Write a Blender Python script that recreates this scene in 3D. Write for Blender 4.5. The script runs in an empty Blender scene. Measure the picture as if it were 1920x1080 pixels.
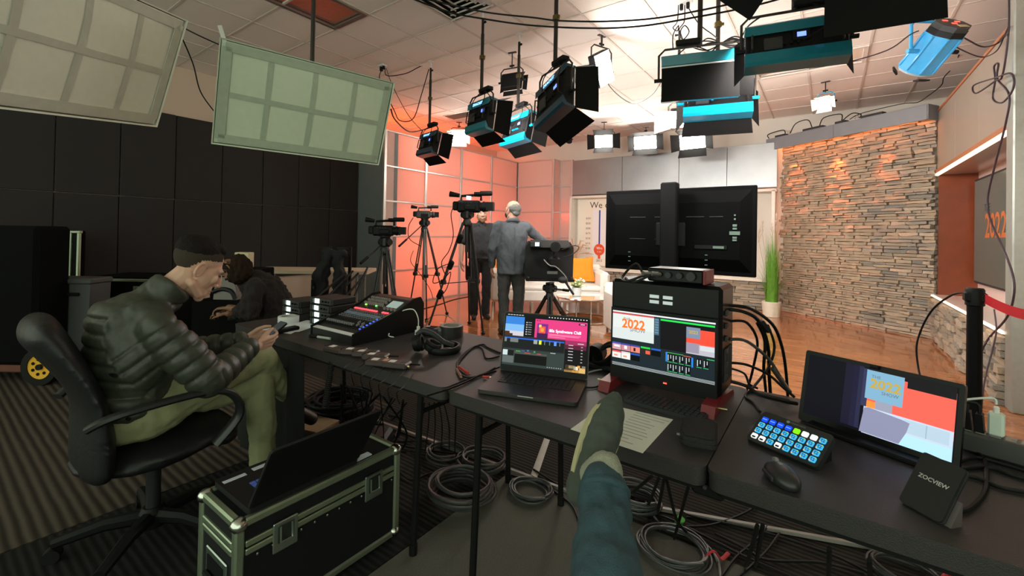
import bpy, bmesh, math, random
import numpy as np
from math import sin, cos, pi, radians, sqrt, atan2
from mathutils import Matrix, Vector, Euler, noise

R = random.Random(7)
S = bpy.context.scene
COL = S.collection
# ---------------------------------------------------------------- camera
F, CYP, ROLL, PITCH, YAW, EYE = 820.0, 430.3, .01916, -.01003, .62577, 1.33
rt = Vector((cos(YAW), sin(YAW), 0)); fw = Vector((-sin(YAW), cos(YAW), 0)); up = Vector((0, 0, 1))
fw2 = fw*cos(PITCH) - up*sin(PITCH); up2 = up*cos(PITCH) + fw*sin(PITCH)
cx = rt*cos(ROLL) + up2*sin(ROLL); cyv = up2*cos(ROLL) - rt*sin(ROLL)
cam_data = bpy.data.cameras.new('camera'); cam = bpy.data.objects.new('camera', cam_data); COL.objects.link(cam)
m = Matrix((cx, cyv, -fw2)).transposed().to_4x4(); m.translation = (0, 0, EYE)
cam.matrix_world = m
cam_data.sensor_fit = 'HORIZONTAL'; cam_data.sensor_width = 36; cam_data.lens = 36*F/1920
cam_data.shift_y = (CYP-540)/1920; cam_data.clip_start = .02; cam_data.clip_end = 60
S.camera = cam
def ray(px, py):
    x = (px-960)/F; y = (py-CYP)/F
    return fw2 + rt*(x*cos(ROLL)+y*sin(ROLL)) - up2*(-x*sin(ROLL)+y*cos(ROLL))
def at(px, py, X=None, Y=None, Z=None, d=None):
    "world point seen at a spot of the photograph, on a known plane or at a known distance"
    v = ray(px, py)
    t = X/v.x if X is not None else Y/v.y if Y is not None else (Z-EYE)/v.z if Z is not None else d
    return Vector((0, 0, EYE)) + v*t
# ---------------------------------------------------------------- world, exposure
W = bpy.data.worlds.new('studio_dim'); S.world = W; W.use_nodes = True
W.node_tree.nodes['Background'].inputs[0].default_value = (.80, .92, .72, 1)
W.node_tree.nodes['Background'].inputs[1].default_value = 1.3
S.view_settings.view_transform = 'Standard'; S.view_settings.look = 'None'
S.view_settings.gamma = 1; S.view_settings.use_curve_mapping = False
S.view_settings.exposure = 0.4
KEY, BACKL, ORANGE, STONEL = 92.0, 62.0, 12.0, 60.0     # lamp strengths
def lamp(name, kind, loc, color, power, rot=None, size=.1, size_y=None, spot=1.2, blend=.5):
    d = bpy.data.lights.new(name, kind); o = bpy.data.objects.new(name, d); COL.objects.link(o)
    o.location = loc; d.color = color; d.energy = power
    if rot: o.rotation_euler = rot
    if kind == 'AREA':
        d.size = size
        if size_y: d.shape = 'RECTANGLE'; d.size_y = size_y
    else: d.shadow_soft_size = size
    if kind == 'SPOT': d.spot_size = spot; d.spot_blend = blend
    return o
# orange wash lamps in the gap behind the translucent flats, and on the stone wall
for y, z, p, c in ((5.5, 1.1, 1.5, (1, .10, .03)), (5.9, .9, 1.2, (1, .22, .06)), (6.9, 1.5, 1.1, (1, .17, .07)), (8.0, 1.6, 1.1, (1, .13, .06)),
                (5.6, 2.8, 1.3, (1, .17, .03)), (7.4, 2.8, 1.0, (1, .17, .06)), (6.3, .35, .8, (1, .3, .12))):
    lamp('flat_wash_lamp', 'POINT', (-7.0, y, z), c, ORANGE*p, size=.12)
for x, z, p in ((-5.7, 1.7, .6), (-5.1, 1.8, .35)):
    lamp('corner_wash_lamp', 'POINT', (x, 9.36, z), (1, .10, .05), ORANGE*p*.35, size=.08)

# ---------------------------------------------------------------- materials
MATS = {}
def M(name, col=(.5, .5, .5), rough=.5, metal=0., var=.12, ns=25., bump=0., bs=200., emit=0., ecol=None, spec=.5, coat=0., alpha=1., trans=0., coords='Object'):
    if name in MATS: return MATS[name]
    m = bpy.data.materials.new(name); m.use_nodes = True; nt = m.node_tree; b = nt.nodes['Principled BSDF']
    N = nt.nodes.new; L = nt.links.new
    tc = N('ShaderNodeTexCoord'); no = N('ShaderNodeTexNoise'); no.inputs['Scale'].default_value = ns; no.inputs['Detail'].default_value = 4
    L(tc.outputs[coords], no.inputs['Vector'])
    mx = N('ShaderNodeMix'); mx.data_type = 'RGBA'
    mx.inputs[6].default_value = (*[c*(1-var) for c in col], 1); mx.inputs[7].default_value = (*[min(1, c*(1+var)) for c in col], 1)
    L(no.outputs['Fac'], mx.inputs[0]); L(mx.outputs[2], b.inputs['Base Color'])
    b.inputs['Roughness'].default_value = rough; b.inputs['Metallic'].default_value = metal
    b.inputs['Specular IOR Level'].default_value = spec; b.inputs['Coat Weight'].default_value = coat
    b.inputs['Transmission Weight'].default_value = trans; b.inputs['Alpha'].default_value = alpha
    if emit:
        b.inputs['Emission Strength'].default_value = emit; b.inputs['Emission Color'].default_value = (*(ecol or col), 1)
    if bump:
        n2 = N('ShaderNodeTexNoise'); n2.inputs['Scale'].default_value = bs; L(tc.outputs[coords], n2.inputs['Vector'])
        bp = N('ShaderNodeBump'); bp.inputs['Strength'].default_value = bump; bp.inputs['Distance'].default_value = .004
        L(n2.outputs['Fac'], bp.inputs['Height']); L(bp.outputs[0], b.inputs['Normal'])
    MATS[name] = m; return m
def glow(name, col=None, s=1):
    if name in MATS: return MATS[name]
    return M(name, col, .6, var=.02, emit=s)
def lin(r, g, b): return tuple(((c/255+.055)/1.055)**2.4 if c > 10 else c/255/12.92 for c in (r, g, b))
def screen(name, rgb=None, s=.9):
    if 'screen_'+name in MATS: return MATS['screen_'+name]
    c = lin(*rgb); return M('screen_'+name, tuple(q*.2 for q in c), .4, var=.03, ns=60, emit=s, ecol=c, spec=.1)

# ---------------------------------------------------------------- mesh building
class MB:
    def __init__(s, m=None): s.v = []; s.f = []; s.M = m or Matrix()
    def add(s, vs, fs):
        o = len(s.v); s.v += [tuple(s.M @ Vector(p)) for p in vs]; s.f += [[i+o for i in f] for f in fs]; return s
    def box(s, c, d, rot=None, bev=0.):
        hx, hy, hz = d[0]/2, d[1]/2, d[2]/2; q = rot if rot is not None else Matrix.Identity(3); c = Vector(c)
        if isinstance(q, (tuple, list)): q = Euler(q).to_matrix()
        b = min(bev, hx*.9, hy*.9, hz*.9)
        sg = [(-1, -1, -1), (1, -1, -1), (1, 1, -1), (-1, 1, -1), (-1, -1, 1), (1, -1, 1), (1, 1, 1), (-1, 1, 1)]
        if not b:
            return s.add([c + q @ Vector((a*hx, e*hy, g*hz)) for a, e, g in sg], [(0, 3, 2, 1), (4, 5, 6, 7), (0, 1, 5, 4), (1, 2, 6, 5), (2, 3, 7, 6), (3, 0, 4, 7)])
        vs = []
        for a, e, g in sg:
            vs += [c+q@Vector((a*hx, e*(hy-b), g*(hz-b))), c+q@Vector((a*(hx-b), e*hy, g*(hz-b))), c+q@Vector((a*(hx-b), e*(hy-b), g*hz))]
        fs = []
        for ax, fl in enumerate(([(0, 4, 7, 3), (1, 2, 6, 5)], [(0, 1, 5, 4), (2, 3, 7, 6)], [(0, 3, 2, 1), (4, 5, 6, 7)])):
            for f in fl: fs.append([i*3+ax for i in f])
        ed = [(0, 1), (1, 2), (2, 3), (3, 0), (4, 5), (5, 6), (6, 7), (7, 4), (0, 4), (1, 5), (2, 6), (3, 7)]
        for i, j in ed:
            df = [k for k in range(3) if sg[i][k] != sg[j][k]][0]; o1, o2 = [k for k in range(3) if k != df]
            fs.append([i*3+o1, j*3+o1, j*3+o2, i*3+o2])
        for i in range(8): fs.append([i*3, i*3+1, i*3+2])
        return s.add(vs, fs)
    def cyl(s, p0, p1, r0, r1=None, n=12, cap=True):
        p0 = Vector(p0); p1 = Vector(p1); r1 = r0 if r1 is None else r1
        d = (p1-p0).normalized(); a = d.orthogonal().normalized(); b = d.cross(a)
        vs = []; fs = []
        for i in range(n):
            t = 2*pi*i/n; w = a*cos(t)+b*sin(t); vs += [p0+w*r0, p1+w*r1]
        for i in range(n):
            j = (i+1) % n; fs.append((2*i, 2*j, 2*j+1, 2*i+1))
        if cap: fs.append([2*i for i in range(n)][::-1]); fs.append([2*i+1 for i in range(n)])
        return s.add(vs, fs)
    def tube(s, pts, r, n=6, closed=False, smooth=0, ry=None):
        P = [Vector(p) for p in pts]
        if smooth: P = crom(P, smooth, closed)
        k = len(P); vs = []; fs = []
        T = []
        for i in range(k):
            if closed: t = P[(i+1) % k]-P[i-1]
            else: t = P[min(i+1, k-1)]-P[max(i-1, 0)]
            T.append(t.normalized() if t.length > 1e-9 else Vector((0, 0, 1)))
        a = T[0].orthogonal().normalized()
        if abs(T[0].z) < .9: a = (Vector((0, 0, 1)) - T[0]*T[0].z).normalized()
        for i in range(k):
            a = (a - T[i]*a.dot(T[i])).normalized(); b = T[i].cross(a)
            rr = r[i] if isinstance(r, (list, tuple)) else r
            r2 = rr if ry is None else ry
            for j in range(n):
                t = 2*pi*(j+.5)/n; vs.append(P[i] + a*(cos(t)*r2) + b*(sin(t)*rr))
        for i in range(k if closed else k-1):
            for j in range(n):
                i2 = (i+1) % k; j2 = (j+1) % n; fs.append((i*n+j, i*n+j2, i2*n+j2, i2*n+j))
        if not closed: fs.append(list(range(n))[::-1]); fs.append([(k-1)*n+j for j in range(n)])
        return s.add(vs, fs)
    def lathe(s, prof, n=16, c=(0, 0, 0)):
        c = Vector(c); vs = []; fs = []; k = len(prof)
        for r, z in prof:
            for j in range(n): t = 2*pi*j/n; vs.append(c+Vector((r*cos(t), r*sin(t), z)))
        for i in range(k-1):
            for j in range(n): j2 = (j+1) % n; fs.append((i*n+j, i*n+j2, (i+1)*n+j2, (i+1)*n+j))
        fs.append(list(range(n))[::-1]); fs.append([(k-1)*n+j for j in range(n)])
        return s.add(vs, fs)
    def prism(s, poly, axis, lo, hi):
        "extrude a 2-D outline along an axis (0 x: outline in yz, 1 y: xz, 2 z: xy)"
        def p3(p, h): return [(h, p[0], p[1]), (p[0], h, p[1]), (p[0], p[1], h)][axis]
        n = len(poly); vs = [p3(p, lo) for p in poly]+[p3(p, hi) for p in poly]
        fs = [list(range(n))[::-1], list(range(n, 2*n))]+[(i, (i+1) % n, (i+1) % n+n, i+n) for i in range(n)]
        return s.add(vs, fs)
    def ell(s, c, r, nu=14, nv=9, rot=None):
        q = rot if rot is not None else Matrix.Identity(3); c = Vector(c); vs = []; fs = []
        for i in range(1, nv):
            t = pi*i/nv
            for j in range(nu): p = 2*pi*j/nu; vs.append(c+q@Vector((r[0]*sin(t)*cos(p), r[1]*sin(t)*sin(p), r[2]*cos(t))))
        vs += [c+q@Vector((0, 0, r[2])), c-q@Vector((0, 0, r[2]))]; a = len(vs)-2; b = a+1
        for i in range(nv-2):
            for j in range(nu): j2 = (j+1) % nu; fs.append((i*nu+j, (i+1)*nu+j, (i+1)*nu+j2, i*nu+j2))
        for j in range(nu):
            j2 = (j+1) % nu; fs.append((a, j, j2)); fs.append((b, (nv-2)*nu+j2, (nv-2)*nu+j))
        return s.add(vs, fs)
    def cap(s, p0, r0, p1, r1, n=12):
        "tapered capsule: balls joined by a cone"
        p0 = Vector(p0); p1 = Vector(p1)
        s.ell(p0, (r0,)*3, n, 8); s.ell(p1, (r1,)*3, n, 8)
        if (p1-p0).length > 1e-4: s.cyl(p0, p1, r0, r1, n)
        return s
    def chain(s, pts, rs):
        for i in range(len(pts)-1): s.cap(pts[i], rs[i], pts[i+1], rs[i+1])
        return s
    def quad(s, a, b, c, d): return s.add([a, b, c, d], [(0, 1, 2, 3)])
    def slab(s, c, w, d, rad, z0, z1, n=5, bev=0):
        "flat slab with rounded corners, outline in xy"
        poly = rrect(c[0], c[1], w, d, rad, n)
        return s.prism(poly, 2, z0, z1)
    def build(s, name, mat, parent=None, ang=35, origin=None):
        return mkobj(name, s.v, s.f, mat, parent, ang, origin)
def rrect(cx_, cy_, w, d, rad, n=5):
    out = []
    for sx, sy, a0 in ((1, 1, 0), (-1, 1, 90), (-1, -1, 180), (1, -1, 270)):
        for i in range(n+1):
            a = radians(a0+90*i/n); out.append((cx_+sx*(w/2-rad)+rad*cos(a), cy_+sy*(d/2-rad)+rad*sin(a)))
    return out
def crom(P, k, closed=False):
    out = []; n = len(P)
    for i in range(n if closed else n-1):
        p0, p1, p2, p3 = (P[i-1], P[i], P[(i+1) % n], P[(i+2) % n]) if closed else (P[max(i-1, 0)], P[i], P[i+1], P[min(i+2, n-1)])
        for j in range(k):
            t = j/k; out.append(.5*((2*p1)+(p2-p0)*t+(2*p0-5*p1+4*p2-p3)*t*t+(3*p1-p0-3*p2+p3)*t**3))
    if not closed: out.append(P[-1])
    return out
def mkobj(name, v, f, mat, parent=None, ang=35, origin=None):
    me = bpy.data.meshes.new(name)
    o = bpy.data.objects.new(name, me)
    if parent is None:
        if origin is None:
            a = np.array(v); lo = a.min(0); hi = a.max(0); origin = ((lo[0]+hi[0])/2, (lo[1]+hi[1])/2, lo[2])
        v = [(p[0]-origin[0], p[1]-origin[1], p[2]-origin[2]) for p in v]; o.location = origin
    me.from_pydata(v, [], f); me.update()
    bm = bmesh.new(); bm.from_mesh(me); bmesh.ops.recalc_face_normals(bm, faces=bm.faces); bm.to_mesh(me); bm.free()
    if ang: me.shade_smooth(); me.set_sharp_from_angle(angle=radians(ang))
    if mat: me.materials.append(mat)
    if parent: o.parent = parent
    COL.objects.link(o); return o
def tag(o, label, cat, group=None):
    o['label'] = label; o['category'] = cat
    if group: o['group'] = group
    return o
def struct(o, label=None):
    o['kind'] = 'structure'
    if label: o['label'] = label
    return o
def thing(name, label, cat, loc=(0, 0, 0), rz=0., group=None, mat=None):
    o = bpy.data.objects.new(name, None); COL.objects.link(o); o.empty_display_size = .05
    o.matrix_world = mat if mat is not None else Matrix.Translation(Vector(loc)) @ Matrix.Rotation(rz, 4, 'Z')
    return tag(o, label, cat, group)
def shared(name, me, parent, loc=(0, 0, 0), rot=None, scale=None):
    o = bpy.data.objects.new(name, me); COL.objects.link(o); o.parent = parent; o.location = loc
    if rot: o.rotation_euler = rot
    if scale: o.scale = scale
    return o
def frame(o, x, y):
    "matrix with origin o, x axis along x, y axis near y"
    x = Vector(x).normalized(); y = Vector(y); y = (y-x*y.dot(x)).normalized(); z = x.cross(y)
    m = Matrix((x, y, z)).transposed().to_4x4(); m.translation = Vector(o); return m
_txt = {}
def text(s, size, mat, parent, m, name='lettering', align='CENTER', depth=.0, squash=1., bold=0.):
    "flat lettering: x along the writing, y up, faces +z of matrix m"
    key = (s, align, bold)
    if key not in _txt:
        cu = bpy.data.curves.new('t', 'FONT'); cu.body = s; cu.size = 1; cu.align_x = align; cu.align_y = 'CENTER'; cu.offset = bold; cu.resolution_u = 3
        ob = bpy.data.objects.new('t', cu); COL.objects.link(ob)
        dg = bpy.context.evaluated_depsgraph_get(); me = bpy.data.meshes.new_from_object(ob.evaluated_get(dg))
        vs = [tuple(v.co) for v in me.vertices]; fs = [list(p.vertices) for p in me.polygons]
        bpy.data.objects.remove(ob); bpy.data.curves.remove(cu); bpy.data.meshes.remove(me); _txt[key] = (vs, fs)
    vs, fs = _txt[key]
    vs = [tuple(m @ Vector((x*size*squash, y*size, 0))) for x, y, z in vs]
    return mkobj(name, vs, fs, mat, parent, 0)
def blob(mb, voxel, smooth=3, fac=.5):
    "one continuous surface grown round overlapping volumes: returns verts (numpy), faces"
    me = bpy.data.meshes.new('b'); me.from_pydata(mb.v, [], mb.f)
    o = bpy.data.objects.new('b', me); COL.objects.link(o)
    r = o.modifiers.new('r', 'REMESH'); r.mode = 'VOXEL'; r.voxel_size = voxel
    if smooth: q = o.modifiers.new('s', 'SMOOTH'); q.iterations = smooth; q.factor = fac
    dg = bpy.context.evaluated_depsgraph_get(); e = bpy.data.meshes.new_from_object(o.evaluated_get(dg))
    n = len(e.vertices); v = np.empty(n*3, 'f'); e.vertices.foreach_get('co', v); v = v.reshape(-1, 3)
    nn = np.empty(n*3, 'f'); e.vertex_normals.foreach_get('vector', nn)
    f = [list(p.vertices) for p in e.polygons]
    bpy.data.objects.remove(o); bpy.data.meshes.remove(me); bpy.data.meshes.remove(e)
    return v, nn.reshape(-1, 3), f
def skin(name, vf, mat, parent=None, origin=None):
    v, f = vf
    me = bpy.data.meshes.new(name); o = bpy.data.objects.new(name, me)
    if parent is None:
        lo = v.min(0); hi = v.max(0); origin = origin or ((lo[0]+hi[0])/2, (lo[1]+hi[1])/2, lo[2])
        v = v-np.array(origin); o.location = origin
    elif parent.type != 'EMPTY' or parent.location.length > 0:
        v = v-np.array(parent.location)
    me.from_pydata(v.tolist(), [], f); me.update(); me.shade_smooth()
    me.materials.append(mat)
    if parent: o.parent = parent
    COL.objects.link(o); return o

BLK = M('black_plastic', (.006, .006, .0065), .5, bump=.1, spec=.2)
BLKM = M('black_matte', (.007, .007, .0075), .8, spec=.12)
DGREY = M('dark_grey_plastic', (.03, .031, .033), .5, spec=.3)
RUB = M('cable_rubber', (.007, .007, .007), .55, spec=.22)
ALU = M('brushed_aluminium', (.62, .62, .6), .32, 1., var=.08, ns=60)
CHROME = M('polished_chrome', (.8, .78, .76), .12, 1., var=.03)
WHT = M('white_plastic', (.78, .78, .76), .45, var=.04)
# ================================================================ THE SETTING
CEIL = 3.59
def nodes(m): nt = m.node_tree; return nt, nt.nodes.new, nt.links.new, nt.nodes['Principled BSDF']
def carpet(name, c0, c1, period, seed=0):
    m = M(name, c0, .95, spec=.1); nt, N, L, b = nodes(m)
    tc = N('ShaderNodeTexCoord'); wv = N('ShaderNodeTexWave'); wv.bands_direction = 'Y'; wv.inputs['Scale'].default_value = 1/period/3.18*pi/3.14*1.0
    wv.inputs['Distortion'].default_value = .6; wv.inputs['Detail'].default_value = 1
    nz = N('ShaderNodeTexNoise'); nz.inputs['Scale'].default_value = 3; n2 = N('ShaderNodeTexNoise'); n2.inputs['Scale'].default_value = 450
    for q in (wv, nz, n2): L(tc.outputs['Object'], q.inputs['Vector'])
    a = N('ShaderNodeMix'); a.data_type = 'RGBA'; a.inputs[6].default_value = (*c0, 1); a.inputs[7].default_value = (*c1, 1); L(wv.outputs['Fac'], a.inputs[0])
    c = N('ShaderNodeMix'); c.data_type = 'RGBA'; c.blend_type = 'MULTIPLY'; c.inputs[0].default_value = .55; L(a.outputs[2], c.inputs[6]); L(n2.outputs['Fac'], c.inputs[7])
    L(c.outputs[2], b.inputs['Base Color'])
    ad = N('ShaderNodeMath'); ad.operation = 'ADD'; L(wv.outputs['Fac'], ad.inputs[0]); L(n2.outputs['Fac'], ad.inputs[1])
    bp = N('ShaderNodeBump'); bp.inputs['Strength'].default_value = .8; bp.inputs['Distance'].default_value = .006; L(ad.outputs[0], bp.inputs['Height']); L(bp.outputs[0], b.inputs['Normal'])
    return m
RIB = carpet('ribbed_carpet', (.028, .026, .023), (.07, .064, .056), .028)
RIBB = carpet('brown_ribbed_carpet', (.05, .04, .033), (.15, .12, .098), .042)
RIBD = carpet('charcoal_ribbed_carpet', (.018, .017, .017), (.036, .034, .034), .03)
PLAIN = M('plain_grey_carpet', (.125, .122, .105), .97, var=.3, ns=160, bump=.6, bs=500, spec=.1)
struct(MB().box((-2.5, .6, -.05), (14, 7.2, .1)).build('floor', RIB))
struct(MB().slab((.45, .5), 3.74, 3.0, .02, .0, .006).build('floor_carpet', PLAIN), 'plain grey carpet strip under the tables')
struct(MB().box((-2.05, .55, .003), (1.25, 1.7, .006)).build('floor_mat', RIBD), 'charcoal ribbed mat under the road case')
struct(MB().box((-5.0, .1, .002), (4.62, 4.2, .004)).build('floor_brown', RIBB), 'brown ribbed carpet behind the office chair')
# polished wood floor of the set
wood = M('polished_orange_wood', (.36, .13, .045), .13, coat=.3)
nt, N, L, b = nodes(wood)
tc = N('ShaderNodeTexCoord'); mp = N('ShaderNodeMapping'); mp.inputs['Scale'].default_value = (.9, 5.5, 1); mp.inputs['Rotation'].default_value = (0, 0, .2)
nz = N('ShaderNodeTexNoise'); nz.inputs['Scale'].default_value = 2.2; nz.inputs['Detail'].default_value = 8; nz.inputs['Distortion'].default_value = .8
L(tc.outputs['Object'], mp.inputs[0]); L(mp.outputs[0], nz.inputs['Vector'])
cr = N('ShaderNodeValToRGB'); cr.color_ramp.elements[0].position = .3; cr.color_ramp.elements[0].color = (.24, .078, .026, 1); cr.color_ramp.elements[1].position = .75; cr.color_ramp.elements[1].color = (.50, .21, .08, 1)
L(nz.outputs['Fac'], cr.inputs[0]); L(cr.outputs[0], b.inputs['Base Color'])
struct(MB().box((-2.0, 6.85, -.045), (11, 5.3, .1)).build('floor_wood', wood), 'polished orange wood floor of the set')
trimm = M('grey_metal_trim', (.22, .21, .19), .5, .4)
def strip(p, q, w, h, name, mat): 
    mb = MB(); p = Vector(p); q = Vector(q); d = (q-p); n = Vector((-d.y, d.x, 0)).normalized()*w/2; u = Vector((0, 0, h))
    mb.add([p-n, p+n, q+n, q-n, p-n*.6+u, p+n*.6+u, q+n*.6+u, q-n*.6+u], [(0, 1, 2, 3), (4, 5, 6, 7), (0, 1, 5, 4), (1, 2, 6, 5), (2, 3, 7, 6), (3, 0, 4, 7)])
    return mb.build(name, mat)
struct(strip((-2.6, 1.94, .005), (-.95, 2.03, .005), .03, .012, 'trim_1', trimm), 'pale carpet edge trim')
struct(strip((-.95, 2.06, .005), (.6, 2.62, .005), .03, .012, 'trim_2', trimm), 'pale carpet edge trim')
struct(strip((-1.49, 2.52, .003), (-1.29, 2.03, .003), .04, .004, 'trim_3', M('grey_tape', (.45, .44, .4), .7)), 'strip of pale tape on the carpet')
# outer walls
beige = M('beige_wall_paint', (.62, .50, .40), .85, var=.04, ns=3)
white = M('offwhite_wall_paint', (.66, .62, .55), .85, var=.03, ns=3)
wl = struct(MB().box((-7.5, 3.2, CEIL/2), (.14, 12.6, CEIL)).build('wall_left', beige))
struct(MB().box((-2.4, 9.56, CEIL/2), (10.3, .12, CEIL)).build('wall_back', white))
struct(MB().box((2.75, 4.9, CEIL/2), (.12, 9.4, CEIL)).build('wall_right', beige))
greyp = M('blue_grey_flat_paint', (.17, .19, .20), .7, var=.08, ns=4)
struct(MB().box((-6.88, 5.16, 1.55), (1.08, .08, 3.1), bev=.004).build('wall_return', greyp), 'blue grey side flat beside the coral panels')
# dark acoustic panels on the left wall
felt = M('charcoal_felt', (.042, .039, .039), .95, var=.25, ns=250, bump=.4, bs=400, spec=.08)
pw = .585; y0 = 5.10
pm = MB().box((0, 0, 0), (.05, pw-.008, 1.165), bev=.006).build('acoustic_panel', felt, wl)
pme = pm.data; first = True
for row in range(2):
    for k in range(11):
        yy = y0-(k+.5)*pw; zz = .55+.586+row*1.173
        o = pm if first else shared('acoustic_panel', pme, wl)
        off = .012 if k == 5 and row == 1 else 0
        o.location = Vector((-7.405+off+R.uniform(-.004, .004), yy, zz)) - wl.location; first = False
# ceiling : tiles in a grid of metal runners
ct = M('ceiling_tile', (.84, .76, .70), .9, var=.05, ns=90, bump=.25, bs=300)
ctb = M('ceiling_runner', (.66, .58, .52), .6)
ce = struct(MB().box((-2.3, 3.4, CEIL+.13), (10.6, 12.6, .1)).build('ceiling', M('plenum', (.12, .11, .1), .9), origin=(0, 0, CEIL)))
T = .61; GX, GY = -2.675, 3.39
skip = {}
def cell(px, py):
    p = at(px, py, Z=CEIL); return (math.floor((p.x-GX)/T), math.floor((p.y-GY)/T))
cA = cell(660, 12); cB = cell(1500, 122); cV = cell(850, 14)
holes = {cA, (cA[0], cA[1]-1), cB, (cB[0]+1, cB[1]), cV}
tm = MB().box((0, 0, 0), (T-.02, T-.02, .016), bev=.004).build('ceiling_tile', ct, ce); tme = tm.data; first = True; rest = MB()
for i in range(-8, 9):
    for j in range(-10, 10):
        c = Vector((GX+(i+.5)*T, GY+(j+.5)*T, 0))
        if (i, j) in holes or c.x < -7.5 or c.y > 9.6: continue
        d = Vector((c.x, c.y, CEIL-EYE)); z = d.dot(fw2); vis = False
        if z > .3:
            px = 960+F*d.dot(rt)/z; py = CYP-F*d.dot(up2)/z; vis = -170 < px < 2090 and py > -90
        if vis:
            o = tm if first else shared('ceiling_tile', tme, ce); first = False
            o.location = (c.x, c.y, .008+R.uniform(0, .004))
        else: rest.box((c.x, c.y, .01), (T-.02, T-.02, .016))
r_ = rest.build('ceiling_tile_field', ct, ce); r_['kind'] = 'stuff'
for i in range(-7, 10):
    MB().box((GX+i*T, 3.4, .004), (.022, 12.4, .02)).build('ceiling_runner', ctb, ce)
for j in range(-10, 11):
    if GY+j*T < 9.5: MB().box((-2.3, GY+j*T, .005), (10.4, .022, .018)).build('ceiling_runner', ctb, ce)
def troffer(cells, label, mat, rim):
    xs = [GX+c[0]*T for c in cells]; ys = [GY+c[1]*T for c in cells]; x0, x1, ya, yb = min(xs), max(xs)+T, min(ys), max(ys)+T
    t = thing('ceiling_light', label, 'ceiling light', ((x0+x1)/2, (ya+yb)/2, CEIL))
    w, d = x1-x0, yb-ya; f = MB()
    for sx in (-1, 1): f.box((sx*(w/2-.03), 0, .0), (.05, d-.02, .035), bev=.004)
    for sy in (-1, 1): f.box((0, sy*(d/2-.03), .0), (w-.1, .05, .035), bev=.004)
    f.build('frame', rim, t); MB().box((0, 0, .045), (w-.08, d-.08, .02)).build('diffuser', mat, t)
    h = MB()
    for sx in (-1, 1): h.box((sx*(w/2-.045), 0, .04), (.02, d-.06, .07))
    for sy in (-1, 1): h.box((0, sy*(d/2-.045), .04), (w-.06, .02, .07))
    h.build('housing', rim, t)
troffer([cA, (cA[0], cA[1]-1)], 'recessed ceiling light with painted red reflection above the green softbox', M('red_reflection_tint', (.75, .20, .13), .35), M('troffer_metal', (.4, .36, .33), .35, .8))  # orange light reflected in the lens is painted in as red colour
troffer([cB, (cB[0]+1, cB[1])], 'unlit recessed ceiling light panel behind the teal lamps', M('troffer_lens', (.72, .56, .45), .4), ctb)
# air vents
vm = M('vent_metal', (.55, .5, .47), .45, .3)
t = thing('ceiling_vent', 'square ceiling air vent with nested louvres', 'vent', (GX+(cV[0]+.5)*T, GY+(cV[1]+.5)*T, CEIL))
for k, s_ in enumerate((.58, .46, .34, .22)):
    f = MB()
    for a in range(4): f.M = Matrix.Rotation(a*pi/2, 4, 'Z'); f.box((0, s_/2-.02, .0+.012*k), (s_, .05, .012), rot=(radians(28), 0, 0))
    f.build('louvre', vm, t)
MB().box((0, 0, .09), (.58, .58, .02)).build('duct', BLKM, t)
p = at(862, 216, Z=CEIL)
t = thing('ceiling_vent', 'long slotted ceiling vent by the coral wall', 'vent', (p.x, p.y, CEIL-.001))
MB().box((0, 0, .0), (.62, .3, .012), bev=.003).build('frame', vm, t)
for k in range(6): MB().box((0, -.11+k*.044, -.012), (.54, .012, .02), rot=(.5, 0, 0)).build('louvre', M('vent_dark', (.16, .14, .13), .5), t)
# ---------------------------------------------------------------- coral backlit flats
FX = -6.35
pan = M('translucent_coral_panel', (.90, .72, .67), .55, var=.05, ns=2)
nt, N, L, b = nodes(pan)
tr = N('ShaderNodeBsdfTranslucent'); tr.inputs[0].default_value = (.95, .72, .62, 1); mxs = N('ShaderNodeMixShader'); mxs.inputs[0].default_value = .5
L(b.outputs[0], mxs.inputs[1]); L(tr.outputs[0], mxs.inputs[2]); L(mxs.outputs[0], nt.nodes['Material Output'].inputs[0])
mul = M('silver_mullion', (.60, .56, .54), .35, .75, var=.06)
ZT = 3.12; RH = ZT/5
def flats(name, label, pts):
    w = struct(MB().box((pts[0][0], pts[0][1], .01), (.06, .06, .02)).build(name, mul, origin=(pts[0][0], pts[0][1], 0)), label)
    O = Vector((pts[0][0], pts[0][1], 0))
    for a, b_ in zip(pts[:-1], pts[1:]):
        a = Vector((*a, 0)); b_ = Vector((*b_, 0)); d = (b_-a); ln = d.length; ang = atan2(d.y, d.x); c = (a+b_)/2-O
        for r in range(5):
            MB(Matrix.Translation(c) @ Matrix.Rotation(ang, 4, 'Z')).box((0, 0, RH*(r+.5)), (ln-.03, .012, RH-.02)).build('panel', pan, w)
        for r in range(6):
            MB(Matrix.Translation(c) @ Matrix.Rotation(ang, 4, 'Z')).box((0, 0, max(.015, RH*r)), (ln-.05, .04, .03), bev=.004).build('rail', mul, w)
    for p in pts:
        MB().box((p[0]-O.x, p[1]-O.y, ZT/2), (.055, .055, ZT+.03), bev=.005).build('mullion', mul, w)
fy = [at(x, 277, X=FX).y for x in (722, 799, 865, 922, 971)]
cx1 = at(1038, 296, Y=fy[4]).x
flats('wall_set_left', 'coral backlit panel wall with silver grid', [(FX, y) for y in fy])
flats('wall_set_corner', 'coral backlit panels turning the corner beside the sofa', [(FX, fy[4]), (cx1, fy[4]), (cx1, 9.3), (-4.98, 9.3)])
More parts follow.
